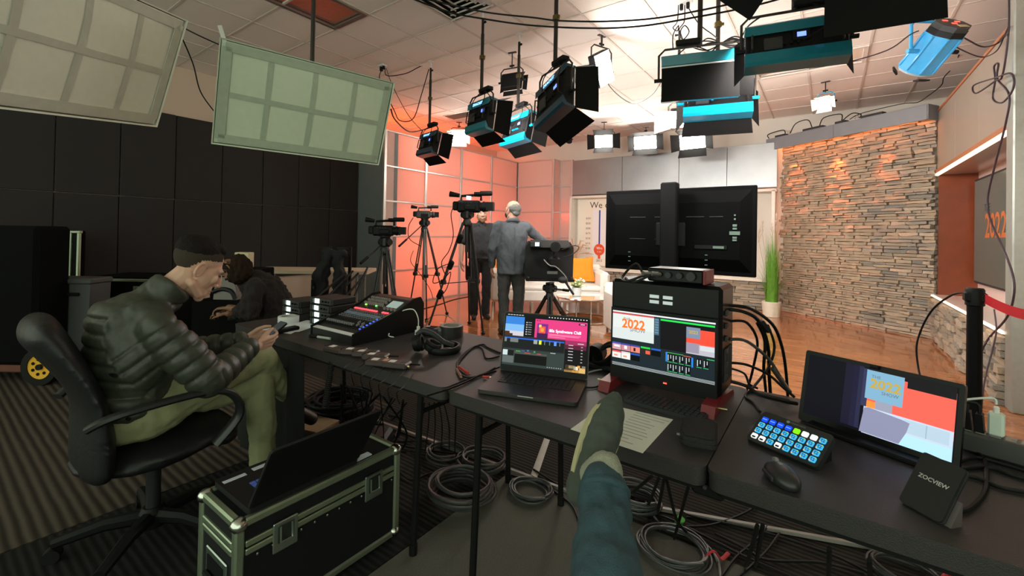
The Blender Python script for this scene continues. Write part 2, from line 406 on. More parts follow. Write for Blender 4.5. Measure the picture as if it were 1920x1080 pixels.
# ---------------------------------------------------------------- back wall of the set
BY = 9.3; BX0, BX1 = -4.98, -.76; NZ0, NZ1 = .56, 2.22
met = M('brushed_steel_panel', (.30, .31, .315), .40, .9, var=.3, ns=1.6)
wb = struct(MB().box(((BX0+BX1)/2, BY+.2, 1.5), (BX1-BX0, .04, 3.0)).build('wall_set_back', white, origin=(0, BY, 0)), 'back wall of the set with steel top and white recess')
for a, b_ in zip((BX0, -3.72, -2.5, -1.6), (-3.72, -2.5, -1.6, BX1)):
    MB().box(((a+b_)/2, 0, (NZ1+3.1)/2+.03), (b_-a-.006, .03, 3.1-NZ1-.06), bev=.003).build('steel_panel', met, wb)
fr = M('white_frame', (.78, .74, .66), .5)
for c, d in (((BX0+.03, -.02, (NZ0+NZ1)/2), (.06, .3, NZ1-NZ0)), ((BX1-.05, -.02, (NZ0+NZ1)/2), (.06, .3, NZ1-NZ0)), (((BX0+BX1)/2, -.02, NZ1), (BX1-BX0, .3, .05)), (((BX0+BX1)/2, -.02, NZ0), (BX1-BX0, .3, .05))):
    MB().box((c[0], c[1]+.06, c[2]), d, bev=.004).build('recess_frame', fr, wb)
# stones
stm = M('stacked_stone', (.5, .42, .33), .85, bump=.6, bs=60)
nt, N, L, b = nodes(stm)
oi = N('ShaderNodeObjectInfo'); cr = N('ShaderNodeValToRGB'); cr.color_ramp.interpolation = 'LINEAR'
e = cr.color_ramp.elements; e[0].position = 0; e[0].color = (.31, .25, .18, 1); e[1].position = 1; e[1].color = (.36, .27, .19, 1)
for pp, cc in ((.25, (.42, .33, .23, 1)), (.5, (.24, .22, .18, 1)), (.72, (.44, .36, .27, 1)), (.88, (.20, .195, .17, 1))): q = e.new(pp); q.color = cc
L(oi.outputs['Random'], cr.inputs[0]); nz = N('ShaderNodeTexNoise'); nz.inputs['Scale'].default_value = 9; nz.inputs['Detail'].default_value = 6
tc = N('ShaderNodeTexCoord'); L(tc.outputs['Object'], nz.inputs['Vector']); mm = N('ShaderNodeMix'); mm.data_type = 'RGBA'; mm.blend_type = 'OVERLAY'; mm.inputs[0].default_value = .5
L(cr.outputs[0], mm.inputs[6]); L(nz.outputs['Fac'], mm.inputs[7]); L(mm.outputs[2], b.inputs['Base Color'])
stone_meshes = []
for k in range(12):
    mb = MB(); mb.box((0, 0, 0), (1, 1, 1))
    me = bpy.data.meshes.new('stone'); bm = bmesh.new(); bmesh.ops.create_cube(bm, size=1)
    bmesh.ops.subdivide_edges(bm, edges=[x for x in bm.edges if abs(x.verts[0].co.x-x.verts[1].co.x) > .5], cuts=2)
    for v in bm.verts:
        fr_ = v.co.y < 0
        v.co.z += R.uniform(-.13, .13)*(1 if fr_ else .3); v.co.x += R.uniform(-.04, .04); v.co.y += R.uniform(-.16, .16) if fr_ else 0
    bmesh.ops.bevel(bm, geom=[x for x in bm.edges if x.verts[0].co.y < 0 or x.verts[1].co.y < 0], offset=.05, segments=1, affect='EDGES')
    bm.to_mesh(me); bm.free(); me.materials.append(stm); me.shade_smooth(); me.set_sharp_from_angle(angle=radians(25)); stone_meshes.append(me)
mort = M('stone_backing', (.16, .13, .10), .95)
def stones(par, m, W_, z0, z1, ch, ln, limit=300):
    "courses of stones on a wall: local x along the wall, -y outwards"
    spots = []; z = z0
    while z < z1-.02:
        h = min(ch*R.uniform(.72, 1.3), z1-z); x = -R.uniform(0, .15)
        while x < W_:
            w = ln*R.uniform(.45, 1.7); a, b_ = max(x, 0), min(x+w, W_)
            if b_-a > .05: spots.append((a, b_, z, h))
            x += w
        z += h
    if len(spots) > limit:
        spots.sort(key=lambda q: -q[0]); tail = MB(m)
        for a, b_, zz, h in spots[limit:]:
            dp = R.choice((.03, .045, .055, .07)); me = R.choice(stone_meshes)
            tail.add([((a+b_)/2+v.co.x*(b_-a-.006), -dp/2+v.co.y*dp, zz+h/2+v.co.z*(h-.005)) for v in me.vertices], [list(p.vertices) for p in me.polygons])
        tail.build('stone_field', stm, par, 25)['kind'] = 'stuff'
    for a, b_, zz, h in spots[:limit]:
        dp = R.choice((.03, .045, .055, .07, .085))
        o = bpy.data.objects.new('stone', R.choice(stone_meshes)); COL.objects.link(o); o.parent = par
        o.matrix_local = m @ Matrix.Translation(((a+b_)/2, -dp/2, zz+h/2)) @ Matrix.Diagonal((b_-a-.006, dp, h-.005, 1))
    return len(spots)
MB().box(((BX0+BX1)/2, .02, NZ0/2-.01), (BX1-BX0, .04, NZ0-.02)).build('stone_backing', mort, wb)
stones(wb, Matrix.Translation((BX0, 0, 0)), BX1-BX0, 0.01, NZ0-.03, .058, .23)
# angled stone wall
s0 = at(1463, 582, Z=0); s1 = at(1756, 637, Z=0); s0.z = s1.z = 0
d = s1-s0; SW = d.length; SM = frame(s0, d, Vector((0, 0, 1)).cross(d)); STH = 3.08
ws = struct(MB(SM).box((SW/2, .06, STH/2), (SW, .08, STH)).build('wall_stone', mort, origin=tuple(s0)), 'angled wall of stacked stone')
lm = SM.copy(); lm.translation = (0, 0, 0)
STONES_N = stones(ws, lm, SW, 0.005, STH, .044, .20)
print('stones', STONES_N)
# ---------------------------------------------------------------- right-hand set wall with niche
RX = 1.2; NB = 1.6
tan_ = M('tan_laminate', (.33, .28, .225), .4, var=.08, ns=2)
wr = struct(MB().box((RX+.55, 6.7, .3), (.9, 3.3, .56)).build('wall_set_right', mort, origin=(RX, 5.24, 0)), 'right set wall with lit niche and stone base')
def RL(mb, name, mat): return MB.build(mb, name, mat, wr)
def rb(name, mat, lo, hi, bev=.0):
    O = wr.location; c = [(a+b_)/2-o for a, b_, o in zip(lo, hi, O)]; return MB().box(c, [b_-a for a, b_ in zip(lo, hi)], bev=bev).build(name, mat, wr)
for a, b_ in ((5.24, 6.2), (6.2, 7.2), (7.2, 8.25)): rb('fascia_panel', tan_, (RX, a+.003, 2.29), (RX+.05, b_-.003, 3.1), .003)
rb('top_rail', M('orange_wood_edge', (.42, .15, .06), .5), (RX-.01, 5.24, 3.1), (RX+.06, 8.3, 3.13))
rb('soffit', M('glossy_soffit', (.6, .42, .36), .15), (RX, 5.24, 2.25), (NB+.1, 8.3, 2.29))
warm = glow('warm_strip_light', (1, .74, .5), 2.2)
rb('soffit_edge', M('orange_wood_edge'), (RX-.02, 5.24, 2.262), (RX, 8.25, 2.31)); rb('light_strip', warm, (RX-.02, 5.24, 2.235), (RX+.015, 8.25, 2.26))
rb('end_panel', M('red_brown_veneer', (.20, .042, .012), .35, var=.3, ns=5), (RX+.02, 8.25, .6), (NB+.1, 8.32, 2.25))
rb('niche_back', M('pink_white_panel', (.75, .6, .55), .4), (NB, 5.24, .6), (NB+.06, 8.25, 2.25))
rb('sill', M('white_sill', (.7, .6, .54), .25), (RX-.03, 5.24, .585), (NB+.05, 8.42, .615)); rb('light_strip', warm, (RX-.045, 5.24, .59), (RX-.03, 8.42, .61))
stones(wr, frame((0, 8.45-5.24, 0), (0, -1, 0), (1, 0, 0)), 3.2, .005, .575, .055, .2)
struct(MB().box((RX+.03, 5.15, CEIL/2), (.12, .17, CEIL-.01), bev=.01).build('wall_pillar', M('grey_green_metal', (.34, .37, .34), .4, .5)), 'grey metal upright at the edge of the right set wall')
struct(MB().box((RX+.14, 3.6, CEIL/2), (.1, 2.9, CEIL-.01)).build('wall_right_return', beige), 'plain wall beyond the metal upright')
t = thing('wall_display', 'dark grey-green display with orange logo in the right wall niche', 'display', (NB-.03, 6.9, .82))
MB().box((0, 0, .66), (.05, 2.5, 1.34), bev=.01).build('bezel', DGREY, t)
MB().box((-.027, 0, .66), (.004, 2.44, 1.28)).build('screen', M('screen_greygreen', (.05, .065, .052), .2, emit=.5, var=.1, ns=1.5), t)
tm_ = frame((-.031, .55, .72), (0, -1, 0), (0, 0, 1))
og = M('logo_orange', (.42, .11, .03), .5, emit=.25)
text('THE', .13, M('logo_grey', (.05, .05, .05), .5), t, frame((-.031, .66, .93), (0, -1, 0), (0, 0, 1))); text('2022', .40, og, t, frame((-.031, .35, .7), (0, -1, 0), (0, 0, 1)), bold=.02)
# ---------------------------------------------------------------- valance over the stone wall
en = d.normalized(); no = Vector((0, 0, 1)).cross(en)*-1
vg = M('grey_valance', (.21, .22, .24), .6, var=.1, ns=6)
VL = SW+.12; vM = frame(s0 + no*.16 - en*.1, en, -no); vM.translation.z = 2.98
t = thing('lighting_valance', 'long grey lighting trough above the stone wall', 'valance', mat=vM)
f = MB(); f.box((VL*.25, -.12, .09), (VL*.5-.004, .02, .20), bev=.004); f.build('front_board', vg, t)
f = MB(); f.box((VL*.75, -.12, .095), (VL*.5-.004, .02, .20), bev=.004); f.build('front_board', vg, t)
MB().box((VL/2, 0, .2), (VL, .24, .015)).build('top_board', vg, t)
for x in (0, VL): MB().box((x, 0, .1), (.015, .24, .2)).build('end_board', vg, t)
for x, w in ((.25, .2), (.85, .34), (1.3, .16), (1.75, .3)): MB().box((x, -.05, .225), (w, .1, .05), bev=.006).build('driver_box', DGREY, t)
sb = MB().box((VL/2, -.02, .17), (VL-.1, .05, .03)).build('led_bar', BLK, t)
for k_, x_ in enumerate((.42, 1.15, 1.85)):
    q_ = vM @ Vector((x_, -.10, .05)); tgt_ = vM @ Vector((x_, .17, -1.15)); lo = lamp('stone_spot', 'SPOT', q_, (1, .16, .03), STONEL*(3.2, 4.4, 1.6)[k_], size=.03, spot=radians(38), blend=1.); lo.rotation_euler = (tgt_-q_).to_track_quat('-Z', 'Y').to_euler()
MB().box((VL/2, -.02, .153), (VL-.12, .04, .004)).build('led_strip', glow('orange_led', (1, .28, .08), STONEL*.5), sb)
for pts in ([(.0, -.06, .23), (.02, -.1, .3), (.25, -.02, .34), (.33, -.06, .25)], [(.42, -.05, .24), (.5, -.02, .4), (.7, 0, .42), (.82, -.06, .26)], [(.95, -.06, .25), (1.05, -.1, .36), (1.25, 0, .38), (1.3, -.05, .26)], [(1.3, -.05, .25), (1.42, .0, .35), (1.55, 0, .3), (1.56, -.05, .24)]):
    MB().tube(pts, .008, 5, smooth=6).build('cable', RUB, t)
for x in (.36, .4, 1.5, 1.54): MB().cyl((x, -.05, .24), (x, -.05, .29), .011).build('connector', CHROME, t)
# ---------------------------------------------------------------- chart board in the recess
t = thing('chart_board', 'cream board with chart scale and red bulb in the back wall recess', 'board', (-3.9, 9.455, .62))
MB().box((0, 0, .8), (1.95, .02, 1.58)).build('board', M('cream_print', (.90, .86, .74), .5, var=.06, ns=1.2), t)
def on_board(x, z): return frame((x+3.9, -.013, z-.62), (1, 0, 0), (0, 0, 1))
ink = M('dark_ink', (.03, .03, .035), .6)
text('We c', .21, ink, t, on_board(-4.33, 2.035))
MB().box((-4.10+3.9, -.012, 1.37-.62), (.78, .004, 1.12)).build('chart_panel', M('white_print', (.9, .9, .92), .5, var=.02), t)
MB().box((-4.31+3.9, -.0165, 1.5-.62), (.035, .004, .84)).build('scale_bar', M('blue_ink', (.03, .06, .35), .5), t)
MB(frame((-4.31+3.9, -.017, 1.0-.62), (1, 0, 0), (0, 0, 1))).prism([(.135*cos(a*pi/12), .135*sin(a*pi/12)) for a in range(24)], 2, 0, .004).build('bulb', M('red_ink', (.85, .10, .02), .5), t)
MB().box((-4.31+3.9, -.016, .84-.62), (.06, .003, .1)).build('bulb_stem', M('red_ink'), t)
text("'48m", .085, M('white_ink', (.9, .9, .9), .5), t, frame((-4.31+3.9, -.0225, 1.035-.62), (1, 0, 0), (0, 0, 1)))
text('11.3%', .05, M('white_ink'), t, frame((-4.31+3.9, -.0225, .95-.62), (1, 0, 0), (0, 0, 1)))
text('2013', .075, ink, t, on_board(-4.31, .745))
for k in range(9): text('$%d' % (250-25*k), .06, ink, t, on_board(-4.6, 1.73-.118*k))
# ================================================================ CEILING LAMPS
teal = M('teal_enamel', (.0, .16, .22), .35, coat=.3); cyan = M('bright_blue_enamel', (.0, .30, .52), .35, coat=.3); navy = M('navy_enamel', (.008, .045, .075), .35, coat=.2)
bface = M('black_lamp_back', (.006, .006, .0065), .55, spec=.18); polem = M('dark_pole', (.035, .03, .025), .4, .5); brass = M('tarnished_brass', (.16, .12, .04), .4, .8)
lcd = glow('blue_lcd', (.12, .2, 1), 2.0); nameg = glow('lit_lettering', (.25, .55, 1), 2.2); rimw = M('lamp_rim', (.7, .7, .7), .4)
keyface = glow('lamp_diffuser_lit', (1, .94, .88), KEY); backface = glow('lamp_diffuser_bright', (1, .95, .86), BACKL); offface = M('lamp_diffuser_unlit', (.5, .5, .48), .4)
doorm = M('barn_door_black', (.007, .0065, .0065), .75, spec=.1)
def led_lamp(top, target, w, h, label, rail=navy, face=keyface, doors=(50, 50, 50, 50), dl=.62, txt=None, lcdx=.1, pole=.014, tilt=None, brick=1, cords=0, ylen=None, dsl=None, flare=.14, bez=0., dep=.09, knob=BLK, door_mat=None, rails=True, roll=0., stub=False, yk=None):
    top = Vector(top); tv = Vector(target)-top; rz = atan2(-tv.x, tv.y); tl = atan2(-tv.z, Vector((tv.x, tv.y)).length) if tilt is None else tilt
    t = thing('studio_lamp', label, 'studio lamp', top, rz); yl = ylen or h/2+.07; ykm = yk or polem
    B = Matrix.Translation((0, 0, -yl)) @ Matrix.Rotation(roll, 4, 'Y') @ Matrix.Rotation(-tl, 4, 'X')
    body = MB(B).box((0, 0, 0), (w, dep, h), bev=.008).build('housing', bface, t)
    if rails:
        for sz in (-1, 1):
            MB(B).prism([(-dep/2-.014, sz*(h/2-.075)), (-dep/2-.016, sz*(h/2-.012)), (-dep/2, sz*(h/2+.006)), (dep/2+.004, sz*(h/2+.006)), (dep/2+.004, sz*(h/2-.01)), (-dep/2+.02, sz*(h/2-.02))], 0, -w/2-.004, w/2+.004).build('side_rail', rail, t)
        for sx in (-1, 1): MB(B).tube([(sx*(w/2-.035), -dep/2, -h*.2), (sx*(w/2-.035), -dep/2-.035, -h*.18), (sx*(w/2-.035), -dep/2-.035, h*.18), (sx*(w/2-.035), -dep/2, h*.2)], .006, 6).build('handle', polem, t)
        MB(B).box((lcdx, -dep/2-.006, h*.1), (.09, .012, .07), bev=.004).build('control_box', BLK, body)
        MB(B).box((lcdx, -dep/2-.013, h*.1), (.045, .003, .03)).build('display', lcd, body)
        for k in range(4): MB(B).cyl((lcdx-.12+.035*k, -dep/2, -.02), (lcdx-.12+.035*k, -dep/2-.014, -.02), .009, n=8).build('knob', knob, body)
        MB(B).box((-w*.22, -dep/2-.01, -.01), (.10, .02, h*.3), bev=.006).build('battery_plate', M('lamp_plate', (.03, .03, .032), .4), body)
    if txt: text(txt, .038, nameg, body, B @ frame((-.0, -dep/2-.0185, h/2-.042), (1, 0, 0), (0, .06, 1)), bold=.03)
    MB(B).box((0, dep/2+.003, 0), (w-.012, .006, h-.012)).build('rim', rimw, t)
    MB(B).box((0, dep/2+.007, 0), (w-.03, .004, h-.03)).build('diffuser', face, t)
    if bez: MB(B).box((0, dep/2+.012, h/2-bez/2+.004), (w, .02, bez), bev=.003).build('front_bezel', rail, t); MB(B).box((0, dep/2+.012, h/2-bez-.004), (w, .018, .008)).build('bezel_edge', rimw, t)
    dm = door_mat or doorm; yf = dep/2+.006
    for k, a in enumerate(doors):
        if a is None: continue
        a = radians(a); hor = k < 2; s_ = 1 if k % 2 == 0 else -1; half = (w if hor else h)/2; off = (h if hor else w)/2; ln = (dl if hor else (dsl or dl))*h; off -= bez if hor and a < 0 else 0
        dy, dz = cos(a), sin(a); fl = half + (ln*flare if 0 < a else 0)
        pts = [(-half, 0), (half, 0), (fl, ln), (-fl, ln)]
        vs = []
        for (u, r_) in pts:
            o_ = off+dz*r_; y_ = yf+dy*r_; vs.append((u, y_, s_*o_) if hor else (s_*o_, y_, u))
        nrm = (Vector(vs[1])-Vector(vs[0])).cross(Vector(vs[3])-Vector(vs[0])).normalized()*.003
        vs2 = [tuple(Vector(v)+nrm) for v in vs]
        MB(B).add(vs+vs2, [(0, 1, 2, 3), (7, 6, 5, 4), (0, 1, 5, 4), (1, 2, 6, 5), (2, 3, 7, 6), (3, 0, 4, 7)]).build('barn_door', dm, t)
    a = w/2+.022
    MB().tube([(-a, 0, -yl), (-a, 0, -.04), (-a+.04, 0, 0), (a-.04, 0, 0), (a, 0, -.04), (a, 0, -yl)], .0085, 8).build('yoke', ykm, t)
    for sx in (-1, 1): MB().cyl((sx*(w/2), 0, -yl), (sx*(a+.03), 0, -yl), .014, n=8).build('pivot_knob', knob, t)
    hgt = CEIL-top.z
    if pole:
        if hgt > .45:
            MB().cyl((0, 0, 0), (0, 0, hgt*.72), pole*1.25).cyl((0, 0, hgt*.72), (0, 0, hgt-.09), pole).build('pole', polem, t)
            MB().cyl((0, 0, hgt-.1), (0, 0, hgt), pole*.7).lathe([(.045, hgt-.012), (.045, hgt)], 10).build('ceiling_mount', rimw, t)
            MB().cyl((0, 0, hgt*.42), (0, 0, hgt*.46), pole*2.1, n=8).box((.02, 0, hgt*.44), (.05, .015, .02)).build('clamp', brass, t)
            MB().cyl((0, 0, hgt-.13), (.045, 0, hgt-.13), .007, .013, n=8).build('lock_knob', BLK, t)
        else:
            MB().cyl((0, 0, 0), (0, 0, hgt), pole*.6).box((0, 0, hgt-.006), (.11, .03, .01)).build('ceiling_mount', polem, t)
            MB().cyl((-.03, 0, .03), (.03, 0, .03), .012).build('clamp', BLK, t)
    if brick: MB().box((.075, -.0, .03), (.17, .07, .042), bev=.008).build('power_supply', BLK, t)
    for k in range(cords):
        x0 = (.12, -.1, .2)[k % 3]*w/.4; 
        MB().tube([(.06, -.02, .03), (x0+.02, -.05, -.06), (x0-.02+.05*k, -.07, -yl*.7), (x0*.5+.05, -dep, -yl*.8), (lcdx-.05*k, -dep-.02, -yl-.02)], .0045, 5, smooth=5).build('cord', RUB, t)
    return t
def ceil_xy(px, py): p = at(px, py, Z=CEIL); return p
def under(px, py, py2):
    "point hanging below a ceiling fixing, where the photograph shows its lower end"
    c = at(px, py, Z=CEIL); dd = (c-Vector((0, 0, EYE))).dot(fw2)/1.0; q = at(px, py2, d=dd); return Vector((c.x, c.y, q.z))
SET = Vector((-3.4, 8.6, 1.0))
p1 = under(808, 115, 240); led_lamp(p1, p1+Vector((.9, 4, -.9)), .38, .30, 'black lamp on a pole nearest the green softbox, beside the coral wall', txt='DRACAST', cords=2, doors=(24, 26, 24, 26), dl=.5)
p2 = under(906, 20, 178); led_lamp(p2, p2+Vector((1.1, 4, -.55)), .36, .32, 'black lamp with blue lettering hanging left of the bright blue lamp', txt='DRACAST', cords=3, doors=(24, 26, 24, 26), dl=.5, rail=teal)
p3 = under(974, 64, 205); led_lamp(p3, p3+Vector((1.6, 4, -.9)), .50, .33, 'bright blue lamp hanging lowest between two black lamps', rail=cyan, txt='DRACAST', cords=3, doors=(24, 26, 24, 26), dl=.5, knob=cyan)
p4 = at(1041, 128, Z=2.67); led_lamp(p4, p4+Vector((2.1, 4, -.75)), .44, .36, 'large black and navy lamp with open barn doors beside the bright panel', rail=navy, txt='DRACAST', cords=2, doors=(24, 26, 24, 26), dl=.5, roll=radians(-14))
p5 = at(960, 128, Z=CEIL-.2); led_lamp(p5, p5+Vector((-.5, 3, -.6)), .26, .19, 'small grey-black lamp seen from behind under the ceiling', rails=False, doors=(75, 75, 75, 75), dl=.3, brick=0, face=offface, pole=.012)
# lit panel turned towards the room
p6 = at(1128, 88, Z=CEIL-.13); led_lamp(p6, p6+Vector((2.2, -.9, -.55)), .26, .36, 'bright square panel lamp tilted on a short ceiling bracket', rails=False, doors=(None,)*4, brick=0, face=backface, pole=.02, ylen=.25, roll=.55)
amber = M('pale_door', (.5, .46, .36), .5)
for (px, py, py2, tgt, w, h, lab, dr) in (
        (861, 229, 240, (2.4, -3, -1.3), .30, .22, 'lit lamp with pale barn doors by the coral wall', (20, 35, 40, 40)),
        (1133, 229, 246, (1.0, -3.2, -.9), .36, .26, 'lit lamp with black doors leftmost of the row before the back wall', (45, 35, 80, 80)),
        (1211, 238, 248, (.5, -3.2, -.85), .46, .28, 'lit lamp in the middle of the row before the back wall', (30, 40, 40, 60)),
        (1300, 232, 243, (-.2, -3.2, -.85), .46, .28, 'lit lamp below the blue lamp, right in the row before the back wall', (30, 60, 60, 60)),
        (1548, 153, 174, (-1.0, -3.2, -1.2), .17, .14, 'small lit lamp with blue yoke above the stone wall trough', (20, 45, 50, 50))):
    q = at(px, py, Z=CEIL); q.z = at(px, py2, d=(q-Vector((0, 0, EYE))).dot(fw2)).z
    if lab.startswith('lit lamp below'): q = at(px, py2, Y=8.3)
    led_lamp(q, q+Vector(tgt), w, h, lab, rails=False, face=backface, doors=dr, dl=.55, brick=0, pole=.012, door_mat=amber if 'pale' in lab or 'small' in lab else None, yk=cyan if 'blue yoke' in lab else None)
q = at(1272, 192, d=4.6); led_lamp(q, q+Vector((.9, -3, -1.9)), .15, .19, 'lit lamp with white door tucked under the bright cyan lamp', rails=False, face=backface, doors=(None, None, 70, 10), dl=.9, brick=0, pole=.012, door_mat=M('white_door', (.7, .72, .7), .5))
# lamps on the right of the grid
p12 = at(1345, 140, Z=2.66); led_lamp(p12, p12+Vector((-.9, 4, -1.3)), .50, .29, 'bright cyan lamp hanging behind the closed teal lamp', rail=cyan, cords=1, doors=(30, 40, 30, 30), knob=cyan, lcdx=-.02, dl=.45)
p13 = at(1312, 86, Z=2.68); led_lamp(p13, p13+Vector((.55, -2, -.35)), .50, .30, 'teal lamp with black barn doors folded shut over its front', rail=teal, face=offface, doors=(-86, None, None, 62), dl=.80, dsl=.30, bez=.07, cords=2)
p14 = at(1490, 20, Z=2.70); led_lamp(p14, p14+Vector((-.75, 4, -1.0)), .52, .27, 'teal lamp with small blue display half hidden by the big black door', rail=teal, cords=1, doors=(30, None, 30, 30), lcdx=.03, dl=.4)
p15 = at(1652, -212, d=2.1); led_lamp(p15, p15+Vector((.25, -2, -.12)), .44, .34, 'nearest lamp, only its big black barn door hanging into view at top right', rail=teal, face=offface, doors=(40, 84, None, None), dl=.86, brick=0, flare=.02)
p16 = at(1440, -118, d=2.0); led_lamp(p16, p16+Vector((-1.5, 4, -.2)), .14, .16, 'lamp above the picture edge with two door corners showing', rails=False, face=offface, doors=(None, 88, None, 70), dl=.7, brick=0, roll=radians(40))
# fresnel spot
fb = M('sky_blue_enamel', (.03, .30, .60), .35, coat=.3)
P = at(1748, 92, d=3.5); t = thing('fresnel_lamp', 'sky blue fresnel lamp with ribbed body hanging at the upper right', 'studio lamp', P, 0)
A = frame((0, 0, 0), Vector((cos(YAW), sin(YAW), .1)), Vector((-sin(YAW)*.95+.1, cos(YAW)*.95, .35)))     # local -z towards the control panel, up and at the viewer
zz_ = (Vector((sin(YAW), -cos(YAW), 0))*.70 + Vector((cos(YAW), sin(YAW), 0))*.14 + Vector((0, 0, 1))*.72).normalized()
A = frame((0, 0, 0), Vector((cos(YAW), sin(YAW), 0)), zz_.cross(Vector((cos(YAW), sin(YAW), 0)))); A = Matrix(((-A.col[0].xyz), A.col[1].xyz, -zz_)).transposed().to_4x4()
def ngon(r, n, fl=1.): return [(r*cos(2*pi*(i+.5)/n), r*sin(2*pi*(i+.5)/n)*fl) for i in range(n)]
fbm = MB(A).prism(ngon(.125, 8), 2, -.12, .17).build('barrel', fb, t)
for k in range(8):
    a = 2*pi*(k+.5)/8; MB(A).box((.125*cos(a), .125*sin(a), .02), (.02, .02, .27), bev=.004).build('rib', fb, fbm)
MB(A).prism(ngon(.128, 8), 2, -.16, -.12).build('back_rim', BLK, t)
cap_ = MB(A).prism(ngon(.12, 8), 2, -.20, -.16).build('control_panel', DGREY, t)
redg = glow('red_digits', (1, .06, .04), 2.5)
for x, y in ((-.05, .03), (.03, .05), (.0, -.01)): MB(A).box((x, y, -.203), (.034, .018, .004)).build('digit_display', redg, cap_)
MB(A).box((-.03, -.06, -.203), (.07, .04, .004)).build('socket_plate', M('cream_plate', (.5, .42, .26), .5), cap_)
MB(A).prism(ngon(.115, 12), 2, .17, .185).build('lens', M('lens_glass', (.3, .32, .33), .1), t)
for a in (30, 150, 270): MB(A @ Matrix.Rotation(radians(a), 4, 'Z')).box((.12, 0, .21), (.05, .09, .012), rot=(0, .6, 0)).build('barn_door', BLK, t)
ya = Matrix.Rotation(YAW, 4, 'Z')
MB(ya).tube([(-.17, 0, -.02), (-.17, 0, .19), (-.14, 0, .22), (.14, 0, .22), (.17, 0, .19), (.17, 0, -.02)], .013, 8).build('yoke', fb, t)
for sx in (-1, 1): MB(ya).cyl((sx*.1, 0, -.02), (sx*.2, 0, -.02), .018, n=8).build('pivot_knob', fb if sx < 0 else BLK, t)
MB().cyl((0, 0, .22), (0, 0, CEIL-P.z), .012).build('pole', polem, t)
# small profile spot
P = at(1068, 246, Z=CEIL-.12); t = thing('profile_spot', 'tiny black spotlight near the ceiling above the sofa corner', 'studio lamp', P)
MB().cyl((0, 0, 0), (0, 0, .12), .01).build('hook', BLK, t); MB().tube([(-.05, 0, -.1), (-.05, 0, -.02), (0, 0, 0), (.05, 0, -.02), (.05, 0, -.1)], .006, 6).build('yoke', BLK, t)
MB().cyl((0, .02, -.06), (.05, -.1, -.24), .045, .06, 12).build('barrel', BLK, t); MB().box((.09, -.1, -.2), (.07, .05, .02)).build('shutter', BLK, t)
# ---------------------------------------------------------------- softboxes
sbm = M('softbox_cloth', (.64, .74, .58), .8, var=.05, ns=30, bump=.2, bs=25); sbm2 = M('softbox_cloth_cream', (.84, .85, .74), .8, var=.05, ns=30, bump=.2, bs=25)
hem_shade = M('softbox_hem_shade', (.42, .50, .39), .85); hem_shade2 = M('softbox_hem_shade_cream', (.58, .59, .50), .85)  # hem colour, also paints the grid shadows seen through the cloth
def softbox(label, tl, tr_, br, bl, cloth, sm, ncol, tab=False, pole_at=None):
    tl, tr_, br, bl = map(Vector, (tl, tr_, br, bl)); c = (tl+tr_+br+bl)/4; x = ((tr_-tl)+(br-bl)).normalized(); y = ((tl-bl)+(tr_-br)).normalized()
    w = ((tr_-tl).length+(br-bl).length)/2; h = ((tl-bl).length+(tr_-br).length)/2
    mt = frame(c, x, y); t = thing('softbox', label, 'softbox', mat=mt)
    f = MB(); n1, n2 = 16, 8; dep = .17; vs = []
    def z_(u, v): return .018*sin(pi*u)*sin(pi*v) + .004*noise.noise(Vector((u*9, v*7, w)))
    for j in range(n2+1):
        for i in range(n1+1): u, v = i/n1, j/n2; vs.append(((u-.5)*w, (v-.5)*h, z_(u, v)))
    fs = [(j*(n1+1)+i, j*(n1+1)+i+1, (j+1)*(n1+1)+i+1, (j+1)*(n1+1)+i) for j in range(n2) for i in range(n1)]
    f.add(vs, fs); f.build('diffuser_cloth', cloth, t)
    s_ = MB().prism(rrect(0, 0, w+.02, h+.02, .02, 3), 2, -.1, .0)
    sd = MB(); hw, hh = w/2+.012, h/2+.012
    ring0 = [(-hw, -hh, .012), (hw, -hh, .012), (hw, hh, .012), (-hw, hh, .012)]; ring1 = [(p[0]*.93, p[1]*.90, -dep) for p in ring0]
    inn = [(p[0]*.985, p[1]*.975, .008) for p in ring0]
    sd.add(ring0+ring1+inn, [(i, (i+1) % 4, (i+1) % 4+4, i+4) for i in range(4)]+[(4, 5, 6, 7)]+[(i, (i+1) % 4, (i+1) % 4+8, i+8) for i in range(4)]); sd.build('side_skirt', cloth, t)
    for k in range(1, ncol):  # soft shadows from behind the cloth, painted as darker strips
        u = k/ncol; MB().add([p for v in range(n2+1) for p in (((u-.5)*w-.016, (v/n2-.5)*h*.94, z_(u, v/n2)+.004), ((u-.5)*w+.016, (v/n2-.5)*h*.94, z_(u, v/n2)+.004))], [(2*v, 2*v+1, 2*v+3, 2*v+2) for v in range(n2)]).build('grid_shadow_band', sm, t)
    MB().add([p for v in range(n1+1) for p in (((v/n1-.5)*w*.96, -.016, z_(v/n1, .5)+.005), ((v/n1-.5)*w*.96, .016, z_(v/n1, .5)+.005))], [(2*v, 2*v+1, 2*v+3, 2*v+2) for v in range(n1)]).build('grid_shadow_band', sm, t)
    for a, b_, ww, hh2 in ((0, h/2-.03, w*.96, .05), (0, -h/2+.03, w*.96, .05), (-w/2+.03, 0, .05, h*.9), (w/2-.03, 0, .05, h*.9)):
        MB().box((a, b_, .008), (ww, hh2, .004)).build('hem_band', sm, t)
    MB().box((0, 0, -dep-.05), (w*.5, h*.5, .1), bev=.01).build('lamp_housing', BLK, t)
    if tab: MB().box((-w/2+.0, h/2+.03, 0), (.022, .09, .006), rot=(0, 0, .35)).build('tie_tab', WHT, t)
    if pole_at:
        inv = mt.inverted(); p = Vector(pole_at); MB().cyl(inv @ p, inv @ Vector((p.x, p.y, CEIL-.015)), .014).build('pole', polem, t)
    return t
V3 = Vector
